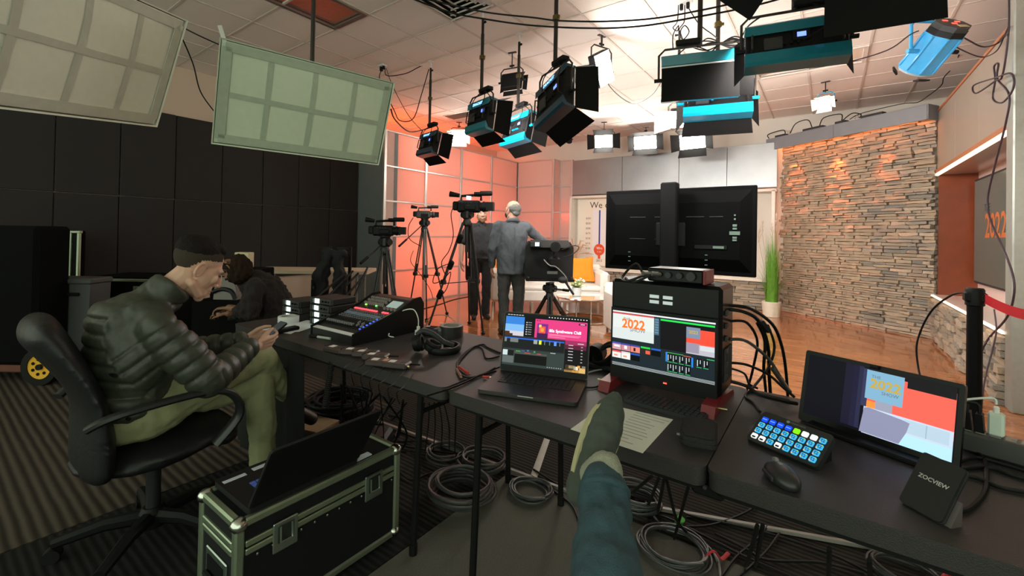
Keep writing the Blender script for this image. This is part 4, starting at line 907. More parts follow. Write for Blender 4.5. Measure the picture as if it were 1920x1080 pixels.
# ---------------------------------------------------------------- streaming computer with built-in screen
p0_, p1_ = at(1153, 722, Z=TZ), at(1336, 766, Z=TZ); pm_ = frame((p0_+p1_)/2, p1_-p0_, Vector((0, 0, 1)).cross(p1_-p0_)); pwid = (p1_-p0_).length+.05
t = thing('streaming_computer', 'black boxy computer with a built-in screen standing on red feet', 'computer', mat=pm_)
PH = .385; gl = M('gloss_black', (.0035, .0035, .004), .28, spec=.18)
case = MB().box((0, .10, .035+PH/2), (pwid, .19, PH), bev=.012).build('case', gl, t)
MB().prism([(-pwid/2+.01, .03), (pwid/2-.01, .03), (pwid/2-.01, .31), (-pwid/2+.01, .31)], 1, -.012, .006).build('screen_bezel', BLK, t)
for k in range(5): MB().box((pwid/2+.002, .05+.025*k, .14), (.006, .012, .12), bev=.002).build('vent', DGREY, case)
for k in range(6): MB().box((pwid/2+.004, .06, .10+.045*k), (.008, .03, .018), bev=.002).build('port', DGREY, case)
for x, z in ((-.02, .365), (.03, .365), (-.02, .345), (.03, .345)): MB().box((x-.01, .0035, z), (.035, .002, .012)).build('painted_reflection', M('pale_reflect', (.5, .55, .55), .3, emit=.35), case)  # reflections on the gloss front, painted as pale glowing patches
MB().box((.02, -.0135, .055), (.012, .003, .004)).build('power_light', glow('red_led', (1, .05, .03), 3), t)
redp = M('dark_red_plastic', (.17, .012, .018), .4)
for sx in (-1, 1): MB().prism([(-.10, 0), (.22, 0), (.2, .018), (.03, .04), (-.08, .035)], 0, sx*(pwid/2-.02)-.022, sx*(pwid/2-.02)+.022).build('foot', redp, t); MB().cyl((sx*(pwid/2), -.04, .02), (sx*(pwid/2+.03), -.04, .022), .004).build('foot_rod', M('brass_rod', (.6, .5, .25), .3, 1.), t)
SM_ = frame((0, -.0125, 0), (1, 0, 0), (0, 0, 1)); sc_ = {'o': t, 'fr': SM_}; X0, X1, Y0, Y1 = -pwid/2+.018, pwid/2-.016, .085, .298
pnl = MB(SM_).box((0, (Y0+Y1)/2, .0), (X1-X0, Y1-Y0, .001)).build('screen', screen('dk', (28, 38, 44)), t); sc_['o'] = pnl
win(0, 0, 1, .025, (220, 222, 222), 2); win(0, .03, .435, .055, (200, 70, 72), 2); win(0, .055, .435, .5, (214, 219, 216), 2); win(.0, .3, .435, .5, (206, 212, 212), 3)
win(.44, .05, .485, .34, (70, 96, 112), 2); win(.5, .05, .995, .078, (40, 216, 80), 2); win(.5, .08, .995, .56, (18, 17, 20), 2); win(.745, .12, .87, .30, (118, 134, 158), 4); win(.745, .25, .995, .40, (226, 76, 56), 3); win(.87, .15, .995, .4, (232, 78, 58), 3); win(.745, .385, .995, .56, (178, 178, 188), 3); win(.87, .40, .995, .48, (200, 206, 212), 4); win(.745, .38, .86, .54, (146, 138, 156), 4)
for k in range(6): win(.445, .06+.045*k, .48, .085+.045*k, (96, 130, 150), 3)
OG = glow('screen_logo_orange', lin(226, 98, 28), .9); GR = glow('screen_logo_grey', lin(90, 92, 96), .8)
text('THE', .016, GR, pnl, SM_ @ Matrix.Translation((U(.155), V(.135), .003))); text('2022', .048, OG, pnl, SM_ @ Matrix.Translation((U(.225), V(.22), .003)), bold=.03, squash=.95); text('SHOW', .02, GR, pnl, SM_ @ Matrix.Translation((U(.27), V(.315), .003)))
text('2022', .016, glow('screen_logo_gold', lin(170, 140, 60), .8), pnl, SM_ @ Matrix.Translation((U(.81), V(.2), .0045)), bold=.03)
for u, v, c, hd in ((0, .58, (205, 150, 160), (70, 84, 170)), (.1, .58, (190, 130, 140), (60, 70, 150)), (.2, .58, (222, 128, 110), (60, 70, 150)), (.305, .58, (40, 40, 36), (40, 200, 70)), (.41, .58, (10, 12, 14), (40, 92, 190)), (0, .73, (226, 222, 220), (214, 80, 80)), (.1, .73, (226, 224, 222), (214, 200, 200)), (.2, .73, (10, 12, 14), (36, 80, 170))):
    win(u, v, u+.095, v+.03, hd, 2); win(u, v+.03, u+.095, v+.13, c, 2)
win(.355, .64, .40, .70, (220, 90, 70), 3); win(.02, .80, .06, .83, (220, 150, 120), 3); win(.12, .80, .16, .83, (220, 150, 120), 3); win(.02, .63, .08, .66, (235, 235, 235), 3); win(.13, .62, .16, .68, (232, 226, 226), 3); win(.23, .63, .25, .69, (20, 20, 20), 3)
for r, row in enumerate(((.57, .62, .68, .74, .84, .90), (.57, .62, .68, .74))):
    for u in row: win(u, .62+.16*r, u+.045, .76+.16*r, (12, 16, 20), 2); win(u+.005, .64+.16*r, u+.012, .74+.16*r, (190, 200, 200), 3); win(u+.03, .64+.16*r, u+.036, .70+.16*r, (200, 204, 204), 3); win(u, .755+.16*r, u+.045, .765+.16*r, (60, 180, 100), 3)
win(.555, .60, .57, .76, (40, 130, 225), 4); win(.795, .62, .81, .78, (40, 130, 225), 4); win(.57, .598, .72, .612, (60, 150, 70), 3); win(.72, .61, .79, .622, (200, 90, 70), 3); win(.93, .60, .995, .612, (60, 180, 90), 3)
for v in (.945, .965, .985): win(0, v, 1, v+.008, (170, 178, 180), 2)
# audio interface on top of it
im = pm_ @ Matrix.Translation((.045, .06, .035+PH)); t = thing('audio_interface', 'black and red audio interface lying on top of the streaming computer', 'audio interface', mat=im)
MB().box((0, 0, .028), (.20, .13, .05), bev=.006).build('case', M('gloss_black'), t); MB().box((.102, 0, .028), (.008, .13, .05), bev=.002).build('side_cheek', redp, t)
for x in (-.06, -.02, .02, .06): MB().cyl((x, -.065, .03), (x, -.078, .03), .011 if x < .05 else .016, n=12).build('knob', DGREY, t)
for k, x in enumerate((-.08, -.05)): MB().cyl((x, -.07, .03), (x-.02, -.11, .034), .009, n=8).build('jack_plug', M('steel_plug', (.4, .4, .38), .3, .9), t)
MB().tube([(-.09, -.10, .03), (-.16, -.12, .0), (-.2, -.06, .01), (-.17, .0, .06), (-.14, .01, .01)], .005, 5, smooth=6).build('cable', RUB, t); MB().tube([(-.07, -.11, .03), (-.13, -.13, .0), (-.18, -.08, .008)], .005, 5, smooth=6).build('cable', RUB, t)
# keyboard, paper, pouch, mouse
k0, k1 = at(1172, 752, Z=TZ), at(1312, 792, Z=TZ); kM = frame((k0+k1)/2, k1-k0, Vector((0, 0, 1)).cross(k1-k0)); kw = (k1-k0).length+.02
t = thing('keyboard', 'thin dark keyboard in front of the streaming computer', 'keyboard', mat=kM @ Matrix.Translation((0, .0, 0)))
MB().prism(rrect(0, .05, kw, .118, .012), 2, 0, .011).build('deck', M('keyboard_deck', (.022, .024, .025), .5), t); kk = None
for r in range(5):
    for k in range(15):
        if kk is None: o = MB().box((0, 0, 0), (kw/15*.82, .0175, .004), bev=.001).build('key', M('keyboard_key', (.018, .02, .021), .45), t); kk = o.data; o.location = ((k-7)*kw/15.6, .008+r*.021, .0125)
        else: shared('key', kk, t, ((k-7)*kw/15.6, .008+r*.021, .0125))
a, b_, c_ = at(1070, 805, Z=TZ), at(1205, 850, Z=TZ), at(1262, 787, Z=TZ); pg = MB(); e_ = c_-b_
pg.add([a+Vector((0, 0, .001)), b_+Vector((0, 0, .001)), c_+Vector((0, 0, .001)), a+e_*.92+Vector((0, 0, .001)), a, b_, c_, a+e_*.92], [(0, 1, 2, 3), (7, 6, 5, 4), (0, 1, 5, 4), (1, 2, 6, 5), (2, 3, 7, 6), (3, 0, 4, 7)])
pgo = tag(pg.build('paper_sheet', M('paper', (.72, .74, .66), .8, var=.03)), 'printed sheet of paper under the propped up shoe', 'paper')
dx = (b_-a).normalized(); dy = e_.normalized(); O_ = pgo.location
lnk = M('grey_print', (.36, .37, .35), .8)
for k in range(11):
    s0_ = a+dx*(.11)+dy*(.03+k*.022)+Vector((0, 0, .0014)); wl_ = R.uniform(.05, .11); m4 = frame(s0_-O_, dx, dy)
    MB(m4).box((wl_/2, 0, 0), (wl_, .0035, .0004)).build('print_line', lnk, pgo)
pp = [at(x, y, Z=TZ) for x, y in ((1262, 850), (1335, 866), (1358, 800), (1286, 785))]; pc_ = sum(pp, Vector())/4; pM = frame(pc_, pp[1]-pp[0], pp[3]-pp[0])
t = thing('zip_pouch', 'black zipped hard pouch on the front table', 'pouch', mat=pM); pwd, pdp = .098, .145
for z0, z1, ins in ((0, .006, .006), (.006, .017, 0), (.019, .03, 0), (.03, .036, .006)): MB().prism(rrect(0, 0, pwd-ins*2, pdp-ins*2, .018), 2, z0, z1).build('shell', M('pouch_fabric', (.011, .011, .011), .8, bump=.5, bs=300), t)
MB().prism(rrect(0, 0, pwd-.004, pdp-.004, .018), 2, .0165, .0195).build('zip', DGREY, t); MB().box((-pwd/2-.004, -.04, .018), (.01, .006, .004)).build('zip_pull', ALU, t)
mm_ = tabM(1466, 902, .55); t = thing('computer_mouse', 'black mouse in front of the lit control pad', 'mouse', mat=mm_)
mb = MB(); n = 14
mb.ell((0, 0, .012), (.034, .056, .026), 20, 12); mb.v = [(x, y, max(z, 0.0)) if True else 0 for x, y, z in mb.v]; mb.build('shell', M('mouse_shell', (.02, .02, .021), .35), t, 60)
MB().cyl((-.004, .03, .034), (.004, .03, .034), .009, n=10).build('scroll_wheel', M('wheel_grey', (.2, .2, .19), .4), t); MB().box((.0, .008, .0375), (.008, .012, .003)).build('mode_button', M('wheel_grey'), t)
MB().box((-.033, .0, .014), (.006, .05, .012), bev=.003).build('thumb_rest', DGREY, t)
# control pad with lit keys
a, b_, c_ = at(1400, 828, Z=TZ), at(1533, 885, Z=TZ), at(1558, 807, Z=TZ)
dkx = (b_-a).normalized(); dM = frame(a, dkx, Vector((0, 0, 1)).cross(dkx)) @ Matrix.Rotation(radians(33), 4, 'X'); dw, dh = .185, .112
t = thing('control_pad', 'black control pad with rows of lit blue keys', 'control pad', mat=Matrix.Translation(Vector((0, 0, .004))) @ dM)
MB().prism(rrect(dw/2, dh/2, dw, dh, .01), 2, -.012, .008).build('face_plate', M('pad_face', (.014, .016, .015), .45), t)
MB().prism([(.02, -.012), (dh-.004, -.012), (dh-.045, -.078)], 0, .01, dw-.01).build('stand', BLK, t)
cols = {0: (20, 70, 226), 1: (120, 214, 20), 2: (214, 220, 214), 3: (60, 160, 205)}
for r in range(4):
    for k in range(8):
        c = (0 if k < 4 else 1 if k == 4 else 2 if k < 7 else 3) if r == 0 else (2 if r == 3 and k in (0, 1, 3) else 3)
        x = .0165+k*.0217; y = .083-r*.0215
        kk_ = MB().prism(rrect(x, y, .0158, .0158, .003, 3), 2, .008, .0105).build('key', screen('pad%d' % c, cols[c], 1.1), t)
        if c == 3:
            for ax in (-.003, .003): MB().box((x+ax, y, .0108), (.0012, .012, .0006)).build('key_icon', screen('padd', (30, 90, 140), .6), kk_); MB().box((x, y+ax, .0108), (.012, .0012, .0006)).build('key_icon', screen('padd'), kk_)
            MB().box((x+.0045, y+.005, .0109), (.003, .003, .0006)).build('key_icon', screen('padg', (150, 210, 90), .9), kk_); MB().box((x-.005, y-.005, .0109), (.004, .003, .0006)).build('key_icon', screen('pado', (220, 190, 110), .9), kk_)
        elif c == 0: MB().box((x, y, .0108), (.012, .002, .0006)).build('key_icon', screen('padl', (120, 160, 240), 1), kk_)
        elif r == 3: MB().box((x, y-.004, .0108), (.009, .005, .0006)).build('key_icon', screen('padb', (30, 32, 34), .3), kk_)
gp = M('pale_green_print', (.22, .27, .24), .6)
MB().lathe([(.0045, .008), (.0045, .0087)], 12, (.072, .1035, 0)).build('logo', gp, t); text('STREAM DECK', .0062, gp, t, Matrix.Translation((.098, .1035, .0086)))
# portable monitor
a, b_ = at(1490, 790, Z=TZ), at(1792, 899, Z=TZ); mx_ = (b_-a).normalized(); mwid = (b_-a).length
mM = frame(a, mx_, Vector((0, 0, 1)).cross(mx_)); t = thing('desk_monitor', 'portable monitor showing a grey cushion and orange set at the right', 'monitor', mat=mM)
LM = Matrix.Translation((0, .02, .004)) @ Matrix.Rotation(radians(78), 4, 'X'); mh_ = .225
MB(LM).prism(rrect(mwid/2, mh_/2, mwid, mh_, .008), 2, -.016, .0).build('bezel', M('gloss_black'), t)
MB().box((mwid/2, .05, .008), (mwid*.8, .14, .014), bev=.004).build('base', BLK, t); MB(LM).box((mwid/2, mh_/2, -.03), (.12, .1, .03), bev=.006).build('rear_block', BLK, t)
MB().cyl((mwid*.47, .06, mh_*.97), (mwid*.47+.02, .06, mh_*.97), .006, n=8).build('camera_nub', BLK, t)
SL = LM @ Matrix.Translation((0, 0, .0005)); X0, X1, Y0, Y1 = .010, mwid-.014, .026, mh_-.012
pnl = MB(SL).box((mwid/2, (Y0+Y1)/2, 0), (X1-X0, Y1-Y0, .001)).build('screen', screen('navyblack', (14, 13, 22)), t); sc_ = {'o': pnl, 'fr': SL}
win(.30, .0, .40, .96, (26, 25, 44), 2); win(.36, .0, .43, .96, (40, 40, 66), 2); win(.43, .02, .47, .6, (52, 53, 84), 2)
win(.47, .08, 1, .72, (252, 98, 82), 2); win(.47, .0, 1, .05, (30, 22, 24), 3); win(.72, .0, 1, .17, (24, 22, 26), 4); win(.47, .5, .56, .62, (250, 140, 60), 3)
win(.455, .03, .70, .47, (122, 168, 196), 5); win(.53, .47, .64, .60, (150, 152, 172), 5); win(.455, .60, 1, 1, (190, 206, 226), 4); win(.72, .62, .98, .80, (176, 198, 214), 5); win(.70, .83, 1, 1, (176, 220, 246), 5); win(.85, .62, .856, .80, (150, 172, 190), 6)
cu_ = [(U(.44), V(.99)), (U(.46), V(.62)), (U(.49), V(.60)), (U(.71), V(.64)), (U(.755), V(.66)), (U(.74), V(.80)), (U(.70), V(.99))]
MB(SL).prism(cu_, 2, .0040, .0044).build('screen_image', screen('greycushion', (136, 138, 166)), pnl)
gd = glow('screen_logo_gold'); g2 = glow('screen_logo_grey')
text('THE', .012, g2, pnl, SL @ Matrix.Translation((U(.52), V(.12), .0045))); text('2022', .036, gd, pnl, SL @ Matrix.Translation((U(.585), V(.23), .0045)), bold=.03); text('SHOW', .013, g2, pnl, SL @ Matrix.Translation((U(.62), V(.34), .0045)))
# drive on a folding stand
a, b_ = at(1684, 942, Z=TZ), at(1744, 976, Z=TZ); hx = (b_-a).normalized(); hM = frame(a, hx, Vector((0, 0, 1)).cross(hx)) @ Matrix.Rotation(radians(56), 4, 'X')
t = thing('portable_drive', 'black slab shaped device tilted on a small stand in front of the desk monitor', 'device', mat=Matrix.Translation((0, 0, .006)) @ hM)
hw_ = .082; hh_ = .125
MB().prism(rrect(hw_/2, hh_/2, hw_, hh_, .008), 2, -.014, .0).build('body', M('drive_shell', (.012, .012, .013), .45), t)
MB().prism(rrect(hw_/2, hh_/2, hw_+.002, hh_+.002, .008), 2, -.009, -.006).build('edge_band', DGREY, t)
MB().prism([(.0, -.014), (.06, -.014), (-.045, -.075), (-.052, -.07)], 0, hw_*.2, hw_+.01).build('stand', M('stand_grey', (.16, .14, .14), .4, .5), t)
text('ZOCVIEW', .0125, M('silver_print', (.5, .5, .48), .5), t, Matrix.Translation((hw_/2, hh_*.58, .0006)), bold=.02)
# power strip with plugs and white charger
a, b_ = at(1797, 846, Z=TZ), at(1960, 893, Z=TZ); e_ = (b_-a).normalized(); sM = frame(a, e_, Vector((0, 0, 1)).cross(e_)); t = thing('power_strip', 'grey metal power strip along the back of the right table', 'power strip', mat=sM @ Matrix.Translation((0, .0, 0)))
SL_ = (b_-a).length+.15
MB().box((SL_/2, .04, .03), (SL_, .065, .055), bev=.006).build('housing', M('strip_metal', (.09, .09, .088), .4, .4), t)
for k in range(6): MB().box((.012+k*.028, .04, .058), (.02, .03, .003)).build('outlet', M('outlet_grey', (.3, .28, .26), .5), t)
for k, x in enumerate((.012, .036)):
    p_ = thing('power_plug', ('black power plug in the strip outlet nearest the desk monitor', 'black power plug in the strip, next to the white charger')[k], 'plug', mat=sM @ Matrix.Translation((x, .04, .0595)))
    MB().prism([(-.0105, 0), (.0105, 0), (.007, .05), (-.007, .05)], 1, -.015, .015).build('body', BLK, p_); MB().tube([(0, 0, .05), (-.005, .0, .075), (-.05, .0, .06), (-.09, .01, .0)], .004, 6, smooth=6).build('cord', RUB, p_)
wh = thing('usb_charger', 'white cube charger plugged into the power strip', 'charger', mat=sM @ Matrix.Translation((.068, .04, .0595)))
MB().box((0, 0, .032), (.032, .034, .062), bev=.005).build('body', M('charger_white', (.66, .74, .66), .4), wh); MB().box((.0, 0, .07), (.012, .012, .02), bev=.003).build('usb_plug', WHT, wh); MB().tube([(0, 0, .085), (-.01, 0, .1), (-.08, -.02, .075), (-.12, -.01, .06)], .003, 6, smooth=6).build('cord', M('white_cord', (.7, .72, .68), .5), wh)
# stanchion with red belt
P = at(1828, 545, d=2.45); P.z = 0; t = thing('belt_stanchion', 'black belt stanchion with a red belt at the right', 'stanchion', P); HS = at(1828, 540, d=2.45).z
MB().lathe([(.16, 0), (.16, .015), (.05, .04), (.033, .05), (.033, HS-.07)], 20).build('post', M('satin_black'), t); MB().lathe([(.033, HS-.1), (.041, HS-.095), (.041, HS-.01), (.036, HS)], 16).build('head', BLK, t)
MB().box((0, 0, HS-.05), (.09, .07, .055), bev=.008).build('belt_slot', BLK, t)
e1 = at(1960, 600, d=2.1)-P; s0_ = Vector((.03, -.03, HS-.052)); bt = MB(); vs = []
for i in range(13):
    u = i/12; c = s0_.lerp(e1+Vector((0, 0, .01)), u)-Vector((0, 0, .02*sin(pi*u))); vs += [c-Vector((0, 0, .026)), c+Vector((0, 0, .026)), c+Vector((.002, .002, .026)), c+Vector((.002, .002, -.026))]
bt.add(vs, [(4*i+j, 4*i+(j+1) % 4, 4*i+4+(j+1) % 4, 4*i+4+j) for i in range(12) for j in range(4)]+[(0, 1, 2, 3), (48, 49, 50, 51)]); bt.build('belt', M('red_belt', (.62, .02, .03), .6), t)
# ---------------------------------------------------------------- mixing console
a, b_, c_ = at(583, 624, Z=TZ), at(660, 646, Z=TZ), at(798, 598, Z=TZ)
mxx = Vector((1, .0, 0)); mxM = frame(at(583, 628, Z=TZ), (1, .02, 0), (0, 1, 0)); MW, MD = .39, .48
t = thing('mixing_console', 'black digital mixing console with red lit meter row and white tape edging', 'mixer', mat=mxM)
prof = [(0, 0), (0, .045), (.03, .055), (.30, .135), (.40, .185), (.455, .19), (MD, .15), (MD, 0)]
bod = MB().prism([(y, z) for y, z in prof], 0, .012, MW-.012).build('chassis', M('mixer_face', (.014, .014, .016), .4), t, 20)
for x in (0, MW-.012): MB().prism([(y-.004 if y < .1 else y+.006, z+(.012 if z > .02 else 0)) for y, z in prof], 0, x, x+.012).build('side_cheek', BLK, t)
fm1 = frame((0, .03, .0555), (1, 0, 0), (0, .27, .080)); fm2 = frame((0, .30, .1355), (1, 0, 0), (0, .10, .050))   # sloping faces
wtape = M('white_tape', (.72, .74, .76), .7, var=.06, ns=60)
MB().box((MW/2, .016, .0505), (MW-.02, .026, .003), rot=(.2, 0, 0)).build('label_tape', wtape, t); MB(fm1).box((MW-.022, .13, .002), (.018, .23, .002)).build('label_tape', wtape, t)
fk = MB(fm1).box((0, 0, 0), (.013, .02, .012), bev=.003).build('fader', M('fader_cap', (.16, .16, .165), .4), bod); fk.location = Vector(fm1.to_3x3() @ Vector((.03, .06, .008))); fd = fk.data
for k in range(16):
    MB(fm1).box((.03+k*.0205, .075, .001), (.003, .09, .002)).build('fader_slot', BLKM, bod)
    yy = .045 if k < 12 else (.075, .05, .07, .045)[k-12]
    if k: shared('fader', fd, bod, fm1.to_3x3() @ Vector((k*.0205+.03, yy+.015, .008)))
bk = M('grey_button', (.16, .17, .18), .45); bd = None
for r, yy in enumerate((.135, .152, .195, .212)):
    for k in range(16):
        if bd is None: o = MB(fm1).box((0, 0, 0), (.012, .008, .005), bev=.001).build('button', bk, bod); bd = o.data; o.location = fm1.to_3x3() @ Vector((.03, yy, .003))
        else: shared('button', bd, bod, fm1.to_3x3() @ Vector((.03+k*.0205, yy, .003)))
for yy in (.172, .186): MB(fm1).box((MW*.46, yy, .0015), (MW*.80, .006, .003)).build('scribble_strip', M('strip_blue_grey', (.16, .22, .28), .4, emit=.12), bod)
rg = glow('red_lit_button', (1, .06, .08), 1.6)
for k in range(16):
    if k not in (11, 12): MB(fm1).box((.045+k*.0195, .236, .004), (.014, .012, .006), bev=.001).build('lit_button', rg, bod)
bl = glow('blue_lit_button', (.05, .12, .8), .9)
for k in range(9): MB(fm1).box((MW-.045, .04+k*.023, .003), (.012, .008, .005), bev=.001).build('lit_button', bl if k < 6 else bk, bod)
kn = M('grey_knob', (.22, .2, .19), .45); kd = None
for r in range(3):
    for k in range(9):
        if kd is None: o = MB(fm2).lathe([(.0085, 0), (.0075, .016), (.005, .017)], 10).build('rotary_knob', kn, bod); kd = o.data
        else: o = shared('rotary_knob', kd, bod)
        o.location = Vector((0, 0, 0))
        o.location = fm2.to_3x3() @ Vector((.06+k*.02, .022+r*.028, 0)) if kd is not o.data or True else 0
for c, x, y in (((.3, 1, .1), .075, .01), ((.2, .9, .2), .17, .012)): MB(fm2).box((x, y, .003), (.012, .008, .005)).build('lit_button', glow('green_lit%d' % int(x*1000), c, 1.2), bod)
MB(fm2).box((.295, .05, .003), (.09, .06, .004)).build('display', M('mixer_display', (.36, .46, .44), .3, emit=.35), bod)
for k in range(4): MB(fm2).lathe([(.009, 0), (.008, .012)], 10, (.26+k*.03, .0, 0)).build('rotary_knob', kn, bod)
# receiver stacks
rc = M('receiver_black', (.012, .012, .012), .5); lit = glow('receiver_display', (.72, .88, .86), 1.3)
names = (('lowest', 'second', 'third', 'topmost'))
def stack(px, py, n, which, w=.20):
    p = at(px, py, Z=TZ); z = TZ
    for k in range(n):
        m4 = Matrix.Translation((p.x, p.y, z)) @ Matrix.Rotation(radians(R.uniform(-3, 3)+4), 4, 'Z'); nm = names[k] if k < n-1 else 'topmost'
        t = thing('wireless_receiver', 'black wireless receiver, %s of the %s' % (nm, which), 'receiver', mat=m4, group='receivers stacked '+which.split(' of ')[0])
        MB().box((w/2, .09, .022), (w, .18, .040), bev=.004).build('case', rc, t)
        for x in (.012, w-.012): MB().box((x, -.004, .022), (.016, .012, .036), bev=.003).build('bracket', DGREY, t)
        MB().box((.06, -.0015, .022), (.042, .004, .028), bev=.001).build('display', lit, t); MB().box((.022, -.0015, .022), (.018, .003, .026)).build('port_plate', M('grey_plate', (.2, .23, .22), .5), t)
        for x in (.11, .14, .17): MB().cyl((x, 0, .022), (x, -.008, .022), .006, n=8).build('knob', BLK, t)
        for kx in (.01, w-.02):
            for ky in (.02, .15): MB().box((kx+.005, ky, .001), (.012, .012, .002)).build('foot', RUB, t)
        z += .0425
stack(582, 607, 4, 'stack right beside the mixing console')
stack(531, 596, 3, 'stack near the leaning woman')
# roll of white tape, papers, marker, black radio on the mixer table
P = at(541, 604, Z=TZ); t = thing('tape_roll', 'roll of white tape lying by the receivers', 'tape roll', P)
def ringmb(r0, r1, h): return MB().lathe([(r1, 0), (r0, 0), (r0, h), (r1, h), (r1, 0)], 28)
ringmb(.05, .062, .04).build('tape', M('white_tape'), t); ringmb(.042, .0495, .04).build('core', M('cardboard_core', (.6, .58, .5), .8), t)
for k, (pts, lab) in enumerate((((( 490, 618), (560, 604), (600, 600), (545, 626)), 'white paper sheet by the seated hand'), (((505, 622), (575, 600), (610, 606), (560, 622)), 'upper white paper sheet partly under the console edge'))):
    vs = [at(x, y, Z=TZ+.001+.0015*k) for x, y in pts]; tag(MB().add(vs+[v-Vector((0, 0, .001)) for v in vs], [(0, 1, 2, 3), (7, 6, 5, 4), (0, 1, 5, 4), (1, 2, 6, 5), (2, 3, 7, 6), (3, 0, 4, 7)]).build('paper_sheet', M('white_paper', (.7, .72, .74), .8)), lab, 'paper')
a, b_ = at(581, 632, Z=TZ), at(620, 638, Z=TZ); t = thing('marker_pen', 'marker pen with silver barrel in front of the mixing console', 'marker', mat=frame(a+Vector((0, 0, .008)), b_-a, (0, 1, 0))); ln = (b_-a).length
MB().cyl((ln*.35, 0, 0), (ln, 0, 0), .007, n=10).build('barrel', M('marker_silver', (.5, .55, .52), .4), t); MB().cyl((0, 0, 0), (ln*.38, 0, 0), .0078, n=10).build('cap', BLK, t)
a, b_ = at(503, 628, Z=TZ), at(560, 617, Z=TZ); tag(MB(frame(a+Vector((0, .03, .012)), b_-a, (0, 1, 0))).box((.07, 0, 0), (.15, .05, .022), bev=.006).build('radio_handset', BLK), 'flat black radio lying on the papers', 'radio')
# belt packs with white labels, in a row along the table edge
bp = M('beltpack_brown_black', (.045, .032, .03), .45); lbl = M('white_label', (.75, .75, .75), .7)
for k, (px, py, rz, lab) in enumerate(((630, 660, .15, 'black belt pack with coiled cord at the left end of the row'), (664, 664, .5, 'belt pack second from the left in the row by the table edge'), (686, 668, .5, 'belt pack in the middle of the row, tilted on its neighbour'), (705, 674, .5, 'belt pack fourth from the left in the row'), (712, 685, .45, 'belt pack with a pink mark beside the frontmost one'), (744, 689, .40, 'frontmost black belt pack with a white label at the table edge'))):
    P = at(px, py, Z=TZ); t = thing('belt_pack', lab, 'belt pack', mat=Matrix.Translation(P) @ Matrix.Rotation(rz, 4, 'Z'), group='wireless belt packs on the mixer table')
    MB().box((0, 0, .014), (.115, .066, .024), bev=.006).build('body', bp, t); MB().box((-.02, 0, .0265), (.03, .03, .001)).build('label', lbl, t)
    MB().box((.03, .0, .0265), (.022, .03, .001)).build('panel', DGREY if k != 4 else M('pink_mark', (.6, .3, .26), .6), t)
    MB().cyl((.058, .015, .014), (.10, .02, .014), .004, n=6).build('antenna', RUB, t); MB().cyl((.056, -.015, .014), (.066, -.015, .014), .006, n=8).build('connector', M('brass_rod'), t)
    MB().box((-.058, 0, .02), (.004, .04, .012)).build('clip', BLK, t)
# headphones
P = at(800, 660, Z=TZ); hM_ = Matrix.Translation(P) @ Matrix.Rotation(YAW, 4, 'Z'); t = thing('headphones', 'black padded headphones lying beside the mixing console', 'headphones', mat=hM_)
def cupg(c, tilt, nm):
    m4 = Matrix.Translation(c) @ Matrix.Rotation(tilt, 4, 'Y'); g = MB(m4).lathe([(.02, -.02), (.036, -.018), (.042, 0), (.04, .012), (.03, .016)], 18).build('ear_cup', BLK, t)
    MB(m4).tube([(.032*cos(a*pi/8), .036*sin(a*pi/8), .018) for a in range(16)], .011, 6, closed=True).build('ear_pad', RUB, g)
cupg((-.045, -.01, .045), radians(75), 0); cupg((.03, -.02, .03), radians(25), 1)
MB().tube([(-.05, .0, .085), (-.02, .0, .105), (.03, .0, .09), (.08, .01, .05), (.13, .02, .03)], .012, 8, smooth=6).build('headband', DGREY, t); MB().tube([(.02, -.04, .02), (.08, -.06, .015), (.14, -.03, .016), (.155, .03, .02), (.12, .08, .02), (.07, .08, .02)], .012, 8, smooth=6, ry=.018).build('cushion_band', BLK, t)
# duct tape roll, white usb charger and cable, small boxes by the console
P = at(846, 630, Z=TZ); t = thing('duct_tape_roll', 'thick roll of dark tape standing flat near the table corner', 'tape roll', P)
ringmb(.052, .068, .062).build('tape', M('dark_tape', (.02, .02, .021), .45), t); ringmb(.046, .0515, .062).build('core', M('grey_core', (.3, .28, .26), .7), t)
P = at(784, 632, Z=TZ); t = thing('phone_charger', 'white phone charger with curled white cable behind the headphones', 'charger', P); MB().box((0, 0, .02), (.03, .03, .04), bev=.004).box((0, 0, .05), (.016, .016, .022), bev=.003).build('body', WHT, t)
MB().tube([(0, 0, .06), (-.005, .0, .11), (-.05, .0, .15), (-.12, -.03, .13), (-.15, -.05, .07), (-.12, -.10, .03), (-.08, -.14, .02), (-.05, -.13, .015)], .003, 6, smooth=8).build('cable', M('white_cord'), t)
P = at(815, 628, Z=TZ); t = thing('battery_charger', 'grey battery charger box behind the headphones', 'charger', mat=Matrix.Translation(P) @ Matrix.Rotation(.3, 4, 'Z')); MB().box((0, 0, .022), (.14, .09, .04), bev=.008).build('body', DGREY, t); MB().box((.055, 0, .03), (.03, .09, .045), bev=.006).build('end_block', M('grey_block', (.14, .15, .16), .4), t); MB().box((-.02, 0, .043), (.05, .06, .003)).build('slot', BLKM, t)
P = at(803, 626, Z=TZ); tag(MB(Matrix.Translation(P)).lathe([(.016, 0), (.018, .03), (.012, .034), (.012, .045)], 12).build('small_bottle', M('cloudy_plastic', (.5, .55, .52), .4)), 'small cloudy bottle beside the battery charger', 'bottle')
